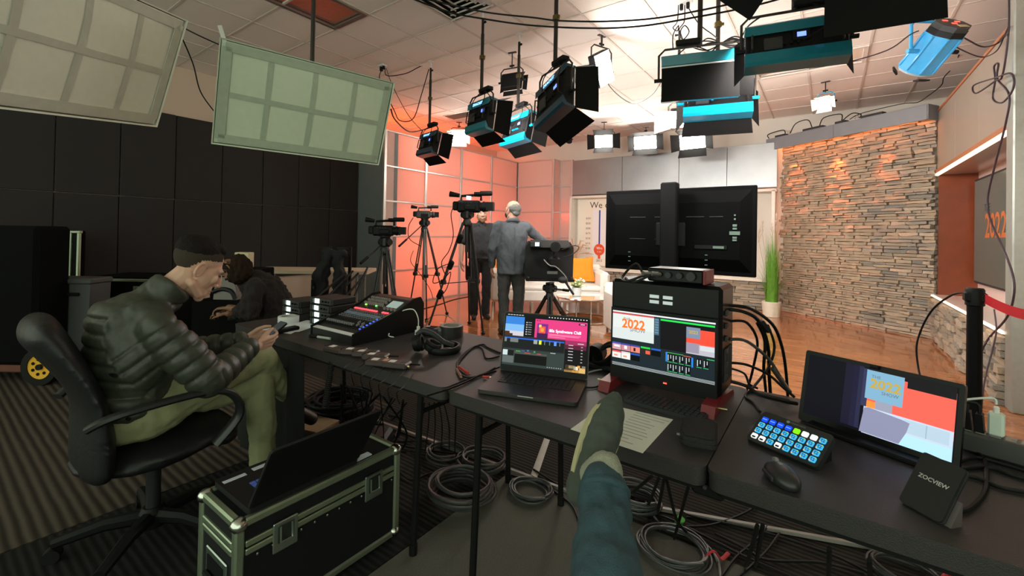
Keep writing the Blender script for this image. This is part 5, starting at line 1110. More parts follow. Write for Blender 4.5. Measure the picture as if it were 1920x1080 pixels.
# headset / black coil beside the computer
P = at(1135, 690, Z=TZ); t = thing('headset_bundle', 'bundled black headset between the laptop and the computer', 'headset', P)
for k in range(5): MB(Matrix.Rotation(.15*k, 4, 'Z') @ Matrix.Rotation(.1*(k-2), 4, 'X')).tube([(.045*cos(a*pi/10)+.004*k, .03*sin(a*pi/10)-.03+.012*k, .06+.04*sin(a*pi/10+.5)) for a in range(20)], .008, 6, closed=True).build('cable_loop', RUB, t)
MB().cyl((-.05, -.02, .05), (-.055, .05, .055), .045, .04, 14).build('ear_cup', BLK, t); MB().box((0, .0, .012), (.14, .1, .024), bev=.006).build('tray', DGREY, t)
# ================================================================ PEOPLE
skinm = M('skin_tone', (.50, .27, .19), .55, var=.10, ns=40); skinm2 = M('skin_tone_pale', (.58, .34, .25), .55, var=.10, ns=40); skin3 = M('skin_tone_brown', (.22, .105, .06), .55, var=.1)
def hand(mb, w, d, n, thumb, curl=.45, s=1., r=.0085):
    "palm and five fingers: w wrist, d finger direction, n way the palm faces, thumb side vector"
    w = Vector(w); d = Vector(d).normalized(); n = Vector(n); n = (n-d*n.dot(d)).normalized(); l = d.cross(n); l = l if l.dot(Vector(thumb)) > 0 else -l
    for k, (off, ln) in enumerate(((.030, .92), (.010, 1.0), (-.010, .95), (-.029, .78))):
        k0 = w+d*.012*s+l*off*.6*s; k1 = w+d*(.088-.006*abs(k-1))*s+l*off*s-n*.004; mb.cap(k0, .0125*s, k1, .0105*s)
        p = k1; a = curl*(.7+.12*k)
        for j, sl in enumerate((.042, .027, .021)):
            dr = d*cos(a)+n*sin(a); q = p+dr*sl*ln*s; mb.cap(p, (r-.0007*j)*s, q, (r-.0007*(j+1))*s); p = q; a += curl*(1.0+.1*k)
    b0 = w+d*.018*s+l*.018*s; b1 = w+d*.055*s+l*.043*s+n*.014*s; b2 = b1+(d*.9+l*.25+n*.35).normalized()*.034*s; b3 = b2+(d*1.0-l*.1+n*.45).normalized()*.026*s
    mb.chain([b0, b1, b2, b3], [.0135*s, .0115*s, .0095*s, .008*s])
def headmb(mb, H, s=1.):
    "H: frame with x to the person's right, y forwards, z up, origin between the ears"
    h = MB(H @ Matrix.Scale(s, 4))
    h.ell((0, -.018, .045), (.076, .098, .082), 20, 14); h.ell((0, .028, -.01), (.064, .070, .10), 18, 14); h.ell((0, .035, -.075), (.050, .052, .040)); h.ell((0, .076, -.106), (.023, .020, .020)); h.ell((0, .076, -.084), (.032, .024, .026)); h.ell((0, .080, -.058), (.034, .020, .030))
    for sx in (-1, 1):
        h.ell((sx*.034, .070, -.018), (.026, .020, .024)); h.cap((sx*.010, .094, .030), .010, (sx*.045, .078, .030), .010); h.cap((sx*.055, .0, -.07), .018, (sx*.025, .06, -.10), .016)
        h.ell((sx*.079, -.010, -.012), (.006, .017, .028), rot=Euler((0, 0, sx*.45)).to_matrix()); h.tube([(sx*(.083-.008*cos(a*pi/8)), -.013+.017*cos(a*pi/8), -.010+(.030 if a < 9 else .030)*sin(a*pi/8)) for a in range(16)], .0058, 8, closed=True)
    h.cap((0, .097, .018), .009, (0, .118, -.028), .012); h.ell((.011, .106, -.034), (.010, .011, .008)); h.ell((-.011, .106, -.034), (.010, .011, .008))
    h.ell((0, .096, -.062), (.024, .010, .006)); h.ell((0, .094, -.074), (.021, .010, .007))
    mb.v_off = len(mb.v); o = len(mb.v); mb.v += h.v; mb.f += [[i+o for i in f] for f in h.f]
def eyes(H, par, s=1., dark=None, brow=(.05, .035, .025)):
    O = Matrix.Translation(-Vector(par.location))
    for sx in (-1, 1):
        MB(O @ H @ Matrix.Scale(s, 4)).ell((sx*.032, .083, .008), (.013, .011, .006), 10, 7).build('eye', M('eye_dark', (.05, .04, .035), .3), par)
        MB(O @ H @ Matrix.Scale(s, 4)).tube([(sx*.014, .103, .036), (sx*.034, .095, .042), (sx*.054, .078, .036)], .0045, 6).build('eyebrow', M('brow_hair', brow, .9), par)
def seg_par(v, segs):
    "for each vertex: nearest limb segment, run along it"
    best = np.full(len(v), 9.); run = np.zeros(len(v)); which = np.zeros(len(v), int); acc = 0.
    for k, (a, b_, key) in enumerate(segs):
        a = np.array(a); b_ = np.array(b_); d_ = b_-a; L_ = np.linalg.norm(d_); t_ = np.clip(((v-a)@d_)/(L_*L_), 0, 1); ds = np.linalg.norm(v-(a+t_[:, None]*d_), axis=1)
        mk = ds < best; best[mk] = ds[mk]; run[mk] = key+t_[mk]*L_; which[mk] = k
    return run, which
def wrinkle(v, n, amp, sc, seed=0.):
    out = np.array([noise.fractal(Vector((p[0]*sc+seed, p[1]*sc, p[2]*sc*.7)), 1., 2., 3) for p in v.tolist()]); return v+n*(amp*out)[:, None]
# ---------------------------------------------------------------- seated man with phone
sc0 = Vector((-2.33, .50, 0)); neckb = Vector((-2.31, .60, 1.00)); 
hd = Vector((-2.28, .762, 1.15)); Hf = Vector((.0, .85, -.53)).normalized(); Hr = Vector((1, .0, 0)); HH = frame(hd, Hr, Hf); 
shR, shL = Vector((-2.14, .59, .93)), Vector((-2.50, .61, .93)); elR, elL = Vector((-2.07, .745, .70)), Vector((-2.55, .78, .71)); wrR, wrL = Vector((-2.235, 1.0, .765)), Vector((-2.40, 1.02, .765))
hipR, hipL = Vector((-2.23, .58, .57)), Vector((-2.43, .58, .55)); knR, knL = Vector((-2.30, 1.04, .70)), Vector((-2.33, 1.06, .565)); anR, anL = Vector((-2.46, 1.30, .36)), Vector((-2.30, 1.08, .10))
b = MB(); headmb(b, HH)
b.chain([hd-Vector(Hf)*.045-Vector((0, 0, .05)), neckb], [.053, .054])
b.chain([neckb, Vector((-2.32, .57, .85)), Vector((-2.33, .54, .62))], [.055, .07, .08]); b.cap(shR, .04, shL, .04)
for s_, e_, w_ in ((shR, elR, wrR), (shL, elL, wrL)): b.chain([s_, e_, w_], [.045, .038, .027])
for h_, k_, a_ in ((hipR, knR, anR), (hipL, knL, anL)): b.chain([Vector((-2.33, .54, .60)), h_, k_, a_], [.08, .065, .045, .032])
hand(b, wrR, (-.25, .9, .02), (-.75, .1, .25), (.2, .2, 1), .55); hand(b, wrL, (.35, .9, .02), (.75, .1, .25), (-.2, .2, 1), .55)
v, n, f = blob(b, .004, 2, .4); man = tag(skin('person', (v, f), skinm2), 'seated man in a dark green puffer jacket looking down at a phone', 'person')
eyes(HH, man)
hm = M('dark_brown_hair', (.010, .0075, .0065), .8, bump=.8, bs=90, spec=.15); O_ = np.array(man.location)
hb = MB(HH); hb.ell((0, -.034, .068), (.0785, .095, .073), 20, 14); hb.ell((0, .014, .108), (.055, .050, .030))
v, n, f = blob(hb, .005, 2); v = wrinkle(v, n, .0022, 60.); skin('hair', (v, f), hm, man)
fe = MB(); fe.ell((0, -.018, .045), (.0774, .0995, .0835), 72, 54); kp = [x[2] > (-.034 if x[1] < -.05 else -.034+.062*min(1., (x[1]+.05)/.03)+.45*max(0., x[1]+.02)) and x[1] < .058 for x in fe.v]
fe.f = [fc for fc in fe.f if all(kp[i] for i in fc)]; Mh = Matrix.Translation(-Vector(man.location)) @ HH; fe.v = [tuple(Mh @ Vector(x)) for x in fe.v]; fe.build('hair_fade', M('faded_hair', (.045, .034, .027), .9, var=.25, ns=150, spec=.1), man, 60)
st = M('stubble_shade', (.20, .125, .09), .8)
for z_, c_ in ((-.062, (.40, .17, .13)), (-.0735, (.40, .17, .13))): MB(Matrix.Translation(-Vector(man.location)) @ HH).ell((0, .0985, z_), (.021, .008, .0045), 12, 8).build('lip', M('lip_tone', c_, .5), man)
jm = M('green_black_puffer', (.036, .040, .029), .45, spec=.45, var=.25, ns=30, bump=.2, bs=60)
j = MB(); j.ell((-2.32, .555, .80), (.195, .150, .22), 20, 14); j.ell((-2.33, .545, .63), (.195, .155, .13), 20, 12); j.ell((-2.32, .57, .925), (.18, .105, .075)); j.cap(shR-Vector((.03, 0, .01)), .070, shL+Vector((.03, 0, -.01)), .070); j.ell((-2.32, .50, .88), (.15, .095, .12))
for s_, e_, w_ in ((shR, elR, wrR-Vector((0, .03, 0))), (shL, elL, wrL-Vector((0, .03, 0)))): j.chain([s_, s_.lerp(e_, .5), e_, e_.lerp(w_, .5), w_], [.068, .078, .070, .060, .047])
j.ell((-2.32, .56, .985), (.165, .105, .08)); j.ell((-2.32, .505, .95), (.14, .095, .10))
hb_ = hd-Vector(Hf)*.045-Vector((0, 0, .05)); nx_ = (hb_-neckb).normalized(); na_ = Vector((1, 0, 0)); nb_ = nx_.cross(na_)
for t_ in (.0, .12, .24, .36, .48, .58): c0_ = neckb.lerp(hb_, t_); j.tube([c0_+(na_*cos(a*pi/12)+nb_*sin(a*pi/12))*.070 for a in range(24)], .018, 8, closed=True)
j.ell((-2.315, .585, 1.0), (.10, .085, .055)); j.chain([Vector((-2.31, .60, 1.0)), shR], [.065, .066]); j.chain([Vector((-2.31, .60, 1.0)), shL], [.065, .066])
v, n, f = blob(j, .007, 25)
segs = [((-2.33, .52, .50), (-2.32, .58, 1.02), 0.)]
for s_, e_, w_ in ((shR, elR, wrR), (shL, elL, wrL)): L1 = (e_-s_).length; segs += [(s_, e_, .05), (e_, w_, .05+L1)]
run, wh = seg_par(v, segs); wob = np.array([noise.noise(Vector(p)*6) for p in v.tolist()]); c_ = np.abs(np.sin(run*pi/.058+wob*.35)); v = v+n*(.0125*(np.minimum(1, c_*1.25)**.5-.62))[:, None]; v = wrinkle(v, n, .0025, 24.)
skin('puffer_jacket', (v, f), jm, man)
olive = M('olive_cotton', (.27, .28, .15), .85, var=.15, ns=20, bump=.35, bs=220)
tr = MB(); tr.ell((-2.33, .55, .56), (.19, .16, .115), 20, 12)
for h_, k_, a_, rr_ in ((hipR, knR, anR, (.098, .088, .074, .062, .055)), (hipL, knL, anL+Vector((0, 0, .06)), (.095, .086, .075, .066, .062))): tr.chain([h_, h_.lerp(k_, .5), k_, k_.lerp(a_, .45), a_], rr_)
v, n, f = blob(tr, .009, 3); v = wrinkle(v, n, .012, 13.); skin('trousers', (v, f), olive, man)
sh = M('dark_leather', (.02, .016, .013), .4)
for a_, d_ in ((anL, Vector((0, 1, 0))), (anR, Vector((-.1, .8, -.55)))):
    q = MB(); fwd = d_.normalized(); q.ell(a_-Vector((0, 0, .035))-fwd*.01, (.042, .05, .05)); q.cap(a_-Vector((0, 0, .05)), .04, a_+fwd*.16-Vector((0, 0, .062)), .036)
    v, n, f = blob(q, .008, 2); v[:, 2] = np.maximum(v[:, 2], .006); skin('shoe', (v, f), sh, man)
pM_ = frame((-2.318, 1.115, .80), (1, 0, 0), (0, .8, .55)); t = thing('smartphone', 'phone held in the hands of the seated man', 'phone', mat=pM_); MB().prism(rrect(0, 0, .072, .145, .009), 2, -.004, .004).build('body', BLK, t); MB().box((0, 0, .0045), (.066, .138, .001)).build('screen', screen('phone', (60, 66, 66), .6), t)
# ---------------------------------------------------------------- generic standing figure
def stander(label, P, rz, height, arms, skin_, shirtm, trm, sleeve, hem, head_tilt=0., belly=1., wide=1., hair=None, legs=.09, voxel=.011, stride=.0, head_yaw=0.):
    """local: x to his right, y forwards. arms: ((elbow, wrist, finger dir, palm normal, thumb) right, left)"""
    S_ = height/1.75; Mx = Matrix.Translation(P) @ Matrix.Rotation(rz, 4, 'Z') @ Matrix.Scale(S_, 4)
    Hh = Matrix.Translation(Mx @ Vector((0, .02, 1.625))) @ Matrix.Rotation(rz+head_yaw, 4, 'Z') @ Matrix.Rotation(head_tilt, 4, 'X') @ Matrix.Scale(S_, 4)
    W3 = lambda p: Mx @ Vector(p)
    b = MB(); headmb(b, Hh); bb = MB(Mx)
    bb.chain([(0, .0, 1.57), (0, -.01, 1.46)], [.055, .056]); bb.chain([(0, 0, 1.42), (0, 0, 1.2), (0, 0, .98)], [.055, .06, .07]); bb.cap((-.15, 0, 1.41), .035, (.15, 0, 1.41), .035)
    for sx, (el, wr, fd, pn, th) in zip((1, -1), arms):
        s_ = Vector((sx*.185, -.005, 1.41)); bb.chain([s_, el, wr], [.036, .036, .028]); hand(bb, wr, fd, pn, th, .35, 1.05, .0095)
        hp = Vector((sx*.095, 0, .93)); kn = Vector((sx*(legs+.01), .02+sx*stride, .50)); an = Vector((sx*legs, -.01+sx*stride*1.3, .09)); bb.chain([hp, kn, an], [.06, .045, .034])
        bb.cap(an-Vector((0, 0, .04)), .03, an+Vector((sx*.02, .11, -.052)), .025)
    o = len(b.v); b.v += bb.v; b.f += [[i+o for i in f] for f in bb.f]
    v, n, f = blob(b, voxel*.62, 2, .4); per = tag(skin('person', (v, f), skin_), label, 'person'); eyes(Hh, per)
    s = MB(Mx); s.ell((0, .0, 1.28), (.185*wide, .128*belly, .20), 20, 14); s.ell((0, .0, 1.39), (.15, .10*belly, .085)); s.ell((0, .012, 1.06), (.178*wide, .135*belly, .20), 20, 14); s.cap((-.15, 0, 1.415), .066, (.15, 0, 1.415), .066); s.cap((0, -.01, 1.45), .07, (0, -.01, 1.47), .064)
    s.prism([(.180*wide*cos(a*pi/12), .130*belly*sin(a*pi/12)) for a in range(24)], 2, hem, 1.30)
    segs = []
    for sx, (el, wr, fd, pn, th) in zip((1, -1), arms):
        s_ = Vector((sx*.185, -.005, 1.41)); el = Vector(el); wr = Vector(wr)
        if sleeve == 'long': s.chain([s_, s_.lerp(el, .5), el, el.lerp(wr, .5), wr-(wr-el)*.06], [.074, .066, .058, .052, .044])
        else: s.chain([s_, Vector(s_).lerp(Vector(el), .8)], [.076, .070])
    v, n, f = blob(s, voxel, 2); v = wrinkle(v, n, .016, 11., P[0]); skin('shirt', (v, f), shirtm, per)
    q = MB(Mx); q.ell((0, .0, .95), (.168, .122*belly, .13), 18, 12)
    for sx in (1, -1):
        hp = Vector((sx*.09, 0, .92)); kn = Vector((sx*(legs+.01), .02+sx*stride, .50)); an = Vector((sx*legs, -.005+sx*stride*1.3, .085)); q.chain([hp, hp.lerp(kn, .5), kn, kn.lerp(an, .5), an], [.098, .088, .074, .068, .066])
    v, n, f = blob(q, voxel, 2); v = wrinkle(v, n, .014, 12., P[1]); skin('trousers', (v, f), trm, per)
    for sx in (1, -1):
        an = Vector((sx*legs, -.01+sx*stride*1.3, .09)); q = MB(Mx); q.ell(an-Vector((0, .02, .035)), (.045, .06, .05)); q.cap(an-Vector((0, 0, .045)), .043, an+Vector((sx*.02, .15, -.052)), .038)
        v, n, f = blob(q, voxel*.8, 2); v[:, 2] = np.maximum(v[:, 2], .004); skin('shoe', (v, f), M('black_shoe', (.012, .011, .011), .5), per)
    if hair:
        mat, parts, vx = hair; q = MB(Hh)
        for c, r_ in parts: q.ell(c, r_, 16, 12)
        v, n, f = blob(q, vx, 2); v = wrinkle(v, n, .006, 40.); skin('hair', (v, f), mat, per)
    return per, Hh, Mx
dn = (0, .1, -1)
# bearded man facing the room
P = at(899, 597, Z=0); P.z = 0
per, Hh, Mx = stander('standing bearded man in a dark short-sleeved shirt behind the large camera', P, YAW+pi+.25, 1.76, (((.29, .0, 1.14), (.31, .06, .90), dn, (-1, 0, 0), (0, 1, 0)), ((-.295, .0, 1.14), (-.32, .06, .90), dn, (1, 0, 0), (0, 1, 0))), skinm2, M('charcoal_shirt', (.022, .024, .027), .85, var=.15, bump=.2), M('black_denim', (.010, .010, .011), .9), 'short', .93, wide=1.12, hair=(M('brown_hair', (.10, .055, .03), .8), [((0, -.015, .07), (.08, .10, .075)), ((0, -.055, .02), (.078, .07, .08))], .009))
q = MB(Hh); q.ell((0, .055, -.09), (.052, .052, .045)); q.ell((0, .085, -.115), (.032, .028, .03)); q.cap((-.068, .0, -.05), .014, (-.05, .05, -.09), .018); q.cap((.068, .0, -.05), .014, (.05, .05, -.09), .018); q.cap((-.02, .098, -.05), .008, (.02, .098, -.05), .008)
v, n, f = blob(q, .007, 2); skin('beard', (wrinkle(v, n, .006, 50.), f), M('beard_hair', (.16, .075, .035), .9), per)
for sx in (-1, 1): MB(Matrix.Translation(-Vector(per.location)) @ Mx).tube([(sx*.01, .075, 1.40), (sx*.05, .07, 1.45), (sx*.07, .0, 1.47)], .014, 6).build('collar', M('charcoal_shirt'), per)
# older man seen from behind
P = at(957, 628, Z=0); P.z = 0
per, Hh, Mx = stander('older man with grey hair in a grey shirt, seen from behind', P, YAW+.18, 1.765, (((.40, .10, 1.25), (.58, .30, 1.18), (.7, .7, -.12), (0, 0, -1), (-.7, .7, 0)), ((-.27, .0, 1.12), (-.25, .10, .89), dn, (1, 0, 0), (0, 1, 0))), skinm, M('slate_grey_shirt', (.085, .095, .11), .85, var=.12, bump=.25), M('grey_trousers', (.055, .056, .055), .9, var=.15), 'long', .80, belly=1.15, wide=1.1, head_yaw=.55, hair=(M('grey_hair', (.13, .128, .12), .85, var=.3, ns=60), [((0, -.055, .025), (.081, .072, .080)), ((0, -.03, .03), (.084, .075, .055)), ((0, -.08, -.03), (.062, .035, .045))], .009))
MB(Matrix.Translation(-Vector(per.location)) @ Mx).tube([(.075*cos(a*pi/8), -.015+.07*sin(a*pi/8), 1.485-.02*sin(a*pi/8)) for a in range(16)], .018, 6, closed=True, ry=.024).build('collar', M('slate_grey_shirt'), per)
mk = Matrix.Translation(-Vector(per.location)) @ Hh
v, n, f = blob(MB(Hh).ell((0, .075, -.055), (.054, .048, .052), 16, 12), .008, 1); skin('face_mask', (v, f), M('black_mask', (.012, .012, .013), .9), per)
for sx in (-1, 1): MB(mk).tube([(sx*.05, .075, -.03), (sx*.075, .03, .0), (sx*.088, -.02, .02), (sx*.086, -.028, -.02), (sx*.06, .03, -.06), (sx*.05, .075, -.07)], .003, 5).build('mask_loop', BLK, per)
MB(Matrix.Translation(-Vector(per.location)) @ Mx).cap((0, -.155, 1.40), .006, (0, -.160, .9), .004).build('back_pleat', M('slate_grey_shirt'), per)
# ---------------------------------------------------------------- woman leaning over the far table
P = at(500, 560, d=3.75)
dk = M('dark_fleece', (.016, .011, .011), .95, var=.5, ns=160, bump=1., bs=180)
Wl = Vector((-cos(YAW), -sin(YAW), 0)); Wf = Vector((sin(YAW), -cos(YAW), 0))     # towards the picture's left / towards the viewer
def wp(px, py, d_): return at(px, py, d=d_)
b = MB(); hdw = wp(441, 505, 3.65); HW = frame(hdw, Wf*.95+Wl*.1, (Wl*.8+Vector((0, 0, -.55)))); headmb(b, HW)
nk = wp(462, 520, 3.72); ch = wp(495, 548, 3.78); hp = wp(522, 600, 3.85)
b.chain([hdw, nk], [.05, .055]); b.chain([nk, ch, hp], [.07, .1, .11]); shN = wp(478, 540, 3.62); elb = wp(468, 585, 3.55); wrn = wp(430, 577, 3.52)
b.chain([shN, elb, wrn], [.045, .04, .028]); hand(b, wrn, Wl*.9+Vector((0, 0, -.1)), Vector((0, 0, -1)), Wf*-1, .5)
sh2 = wp(480, 545, 4.0); el2 = wp(455, 590, 4.0); wr2 = wp(428, 588, 3.9); b.chain([sh2, el2, wr2], [.045, .04, .028]); hand(b, wr2, Wl, Vector((0, 0, -1)), Wf, .5)
b.chain([hp, hp+Vector((0, 0, -.3))+Wl*.1, Vector((hp.x, hp.y, .05))], [.1, .07, .045])
v, n, f = blob(b, .007, 2, .4); wom = tag(skin('person', (v, f), skin3), 'person in a dark fuzzy top leaning forward behind the seated man', 'person'); eyes(HW, wom)
q = MB(); q.chain([nk-Vector((0, 0, .02)), wp(478, 532, 3.75), ch, wp(512, 575, 3.82), hp], [.075, .12, .165, .17, .17]); q.chain([shN, elb, elb.lerp(wrn, .4)], [.08, .075, .06]); q.chain([sh2, el2, el2.lerp(wr2, .5)], [.08, .07, .06]); q.cap(hp, .17, Vector((hp.x, hp.y, .35)), .16)
v, n, f = blob(q, .012, 2); skin('fuzzy_top', (wrinkle(v, n, .02, 22.), f), dk, wom)
q = MB(HW); q.ell((0, -.02, .055), (.085, .108, .085), 18, 12); q.ell((0, -.07, .0), (.08, .07, .10)); q.cap((.06, -.02, .02), .035, (.075, .03, -.07), .02); q.cap((-.06, -.02, .02), .035, (-.075, .03, -.07), .02)
v, n, f = blob(q, .009, 2); skin('hair', (wrinkle(v, n, .012, 40.), f), M('dark_curly_hair', (.022, .013, .008), .9, bump=1., bs=120, spec=.1), wom)
# ---------------------------------------------------------------- the foot on the table
den = M('blue_jeans', (.028, .062, .078), .85, var=.3, ns=35, bump=.5, bs=260); wool = M('grey_wool_sock', (.30, .31, .24), .95, var=.3, ns=200, bump=.8, bs=260); suede = M('grey_green_suede', (.055, .066, .055), .9, var=.2, ns=60, bump=.4, bs=300); sole = M('cream_sole', (.46, .42, .25), .7, var=.1)
hl = at(1098, 905, d=1.10); te = at(1150, 768, d=1.20); ankle = at(1135, 880, d=1.045); midcalf = at(1131, 975, d=.955); low = at(1136, 1075, d=.86)
kneeP = low+(low-midcalf).normalized()*.20; hipP = Vector((-.02, .16, .50))
b = MB(); b.chain([hipP, kneeP, low, midcalf, ankle], [.085, .058, .052, .042, .034]); b.cap(ankle, .032, ankle.lerp(hl, .6), .02)
v, n, f = blob(b, .007, 2); leg = tag(skin('person', (v, f), skinm2), 'outstretched leg in blue jeans with a slip-on shoe braced on the table edge', 'person')
q = MB(); q.chain([hipP, hipP.lerp(kneeP, .5), kneeP, low, low.lerp(midcalf, .5), midcalf, midcalf.lerp(ankle, .55)], [.105, .093, .078, .072, .066, .0585, .053]); v, n, f = blob(q, .006, 2); v = wrinkle(v, n, .011, 15.); skin('jeans', (v, f), den, leg)
hm_ = midcalf.lerp(ankle, .55); ax = (ankle-midcalf).normalized(); a1 = ax.orthogonal().normalized(); a2 = ax.cross(a1)
MB(Matrix.Translation(-Vector(leg.location))).tube([hm_+(a1*cos(t_*pi/12)+a2*sin(t_*pi/12))*.051 for t_ in range(24)], .0075, 8, closed=True, ry=.009).build('jeans_hem', den, leg)
q = MB(); q.chain([midcalf, hm_, ankle, ankle.lerp(hl, .5)], [.040, .0415, .041, .040]); v, n, f = blob(q, .005, 2); skin('sock', (wrinkle(v, n, .003, 60.), f), wool, leg)
# shoe: built along the foot, sole facing away to the left
fx = (te-hl).normalized(); vw = (hl.lerp(te, .5)-Vector((0, 0, EYE))).normalized()
sd_ = fx.cross(vw).normalized()                      # picture left/right across the foot
sd_ = sd_ if sd_.dot(rt) > 0 else -sd_
upn = (sd_*.50 - vw*.86); upn = (upn-fx*upn.dot(fx)).normalized()     # from the sole towards the instep
FM = frame(hl, fx, upn.cross(fx)); L_ = (te-hl).length+.05            # x along the foot, y across, z up from the sole
FM = Matrix((fx, upn.cross(fx), upn)).transposed().to_4x4(); FM.translation = hl-fx*.035-upn*.026
outl = []
for i in range(40):
    a = 2*pi*i/40; x = L_/2+.02-.02+cos(a)*L_/2; u_ = x/L_; w_ = .036+.014*sin(pi*min(1, max(0, (u_-.25)/.75))); outl.append((x, sin(a)*(w_) if abs(sin(a)) < 1 else w_*sin(a)))
outl = [(L_*(.5+.5*cos(a)*1.0), (abs(sin(a))**.6)*(1 if sin(a) >= 0 else -1)*(.046+.012*max(0, min(1, (.5+.5*cos(a)-.15)/.6)))) for a in [2*pi*i/48 for i in range(48)]]
so = MB(FM); so.prism(outl, 2, .006, .024); so.v = [tuple(Vector(p)-Vector(leg.location)) for p in so.v]; so.build('shoe_sole', sole, leg)
q = MB(FM)
for u_, rw, rh in ((.12, .040, .062), (.24, .042, .064), (.36, .045, .064), (.48, .048, .060), (.62, .051, .050), (.76, .051, .042), (.87, .044, .036), (.94, .030, .028)): q.ell((L_*u_, 0, .016), (.052, rw, rh), 16, 10)
v, n, f = blob(q, .004, 3); 
inv = np.array(FM.inverted()); loc = v@inv[:3, :3].T+inv[:3, 3]; keep = loc[:, 2] > .0
skin('shoe_upper', (wrinkle(v, n, .002, 40.), [fc for fc in f if all(keep[i] for i in fc)]), suede, leg)
cl = MB(Matrix.Translation(-Vector(leg.location)) @ FM); cl.tube([(L_*(.20+.19*cos(t_*pi/10)), .036*sin(t_*pi/10), .070-.004*cos(t_*pi/10)) for t_ in range(20)], .0045, 6, closed=True).build('shoe_collar', M('suede_edge', (.04, .06, .062), .9), leg)
# ================================================================ OFFICE CHAIR
lth = M('black_leather', (.010, .010, .011), .45, spec=.3, var=.2, ns=15, bump=.3, bs=50)
t = thing('office_chair', 'black leather office chair with curved arms under the seated man', 'chair', (-2.33, .66, 0))
CX = -2.34; CY_ = .64
q = MB(); q.ell((0, 0, .42), (.25, .26, .055), 20, 10); q.ell((0, .18, .415), (.24, .09, .06)); q.ell((0, -.05, .40), (.24, .24, .05)); v, n, f = blob(q, .012, 3); mkobj('seat', v.tolist(), f, lth, t, 60)
q = MB()
for k in range(25):
    u_ = k/24; w_ = .235+.02*sin(pi*u_)-.05*u_**3; q.ell((0, -.22-.15*u_+.05*sin(pi*u_), .42+.52*u_), (w_, .046+.010*sin(pi*u_*2+1), .07), 18, 8)
v, n, f = blob(q, .012, 3); mkobj('backrest', v.tolist(), f, lth, t, 60)
for k, u_ in enumerate((.3, .62)): MB().tube([(x*.2, -.170-.15*u_+.05*sin(pi*u_)+.02*abs(x), .44+.54*u_) for x in (-1, -.5, 0, .5, 1)], .006, 6, smooth=3).build('stitch_welt', BLK, t)
for sx in (-1, 1):
    MB().tube([(sx*.25, -.28, .62), (sx*.285, -.2, .655), (sx*.29, .05, .665), (sx*.285, .16, .63), (sx*.27, .20, .53), (sx*.245, .12, .42)], .022, 8, smooth=6, ry=.015).build('armrest', M('arm_plastic', (.016, .017, .018), .35), t)
MB().cyl((0, -.02, .10), (0, -.02, .36), .026, n=12).build('gas_column', M('column_grey', (.05, .05, .05), .3, .6), t); MB().box((0, -.02, .365), (.18, .2, .03), bev=.01).build('tilt_plate', BLK, t)
MB().lathe([(.05, .06), (.05, .12), (.035, .14)], 12, (0, -.02, 0)).build('hub', BLK, t)
for k in range(5):
    a = .5+k*2*pi/5; e_ = Vector((.31*cos(a), -.02+.31*sin(a), .075)); lg = MB().tube([(0, -.02, .10), (e_.x*.5, -.02+.5*(e_.y+.02), .105), tuple(e_)], [.032, .026, .02], 8).build('star_leg', BLK, t)
    MB().cyl((e_.x-.02*sin(a), e_.y+.02*cos(a), .03), (e_.x+.02*sin(a), e_.y-.02*cos(a), .03), .028, n=14).build('castor', RUB, lg)
# ================================================================ ROAD CASE with laptop
KX0, KX1, KY0, KY1, KZ = -1.79, -1.50, .625, 1.275, .40
lamn = M('case_laminate', (.010, .010, .011), .6, spec=.2, var=.2, ns=200, bump=.3, bs=300); edge = M('case_aluminium', (.42, .50, .36), .35, .85, var=.1)
t = thing('road_case', 'black road case with aluminium edges carrying an open laptop', 'road case', ((KX0+KX1)/2, (KY0+KY1)/2, 0)); w_, d_, h_ = KX1-KX0, KY1-KY0, KZ; z0 = .02
MB().box((0, 0, (z0+.29)/2+.005), (w_-.012, d_-.012, .28)).build('body', lamn, t); MB().box((0, 0, .35), (w_-.012, d_-.012, .085)).build('lid', lamn, t)
ex = MB(); 
for sx in (-1, 1):
    for sy in (-1, 1): MB().box((sx*(w_/2-.012), sy*(d_/2-.012), (z0+h_)/2), (.03, .03, h_-z0), bev=.006).build('corner_edge', edge, t)
for z in (z0+.014, h_-.013):
    for sx in (-1, 1): MB().box((sx*(w_/2-.012), 0, z), (.028, d_-.05, .028), bev=.006).build('edge_rail', edge, t)
    for sy in (-1, 1): MB().box((0, sy*(d_/2-.012), z), (w_-.05, .028, .028), bev=.006).build('edge_rail', edge, t)
for z in (.292, .318):
    for sx in (-1, 1): MB().box((sx*(w_/2-.004), 0, z), (.012, d_-.06, .02), bev=.003).build('closing_rail', edge, t)
    for sy in (-1, 1): MB().box((0, sy*(d_/2-.004), z), (w_-.06, .012, .02), bev=.003).build('closing_rail', edge, t)
bc = M('steel_ball_corner', (.6, .62, .56), .25, 1.)
for sx in (-1, 1):
    for sy in (-1, 1):
        for z in (z0+.016, h_-.016): MB().ell((sx*(w_/2-.014), sy*(d_/2-.014), z), (.027, .027, .024), 12, 8).build('ball_corner', bc, t)
lat = M('latch_steel', (.45, .54, .48), .3, .95)
for y in (-.17, .19):
    l_ = MB().box((w_/2+.004, y, .29), (.008, .085, .10), bev=.003).build('butterfly_latch', lat, t); MB().box((w_/2+.009, y, .30), (.004, .055, .06), bev=.002).build('latch_dish', M('latch_dark', (.10, .12, .11), .3, .9), l_); MB().tube([(w_/2+.011, y-.02, .325), (w_/2+.014, y-.02, .275), (w_/2+.014, y+.02, .275), (w_/2+.011, y+.02, .325)], .004, 6).build('latch_ring', lat, l_)
for y in np.linspace(-.26, .28, 12): MB().ell((w_/2+.002, y, .272), (.004, .005, .005), 6, 4).build('rivet', bc, t)
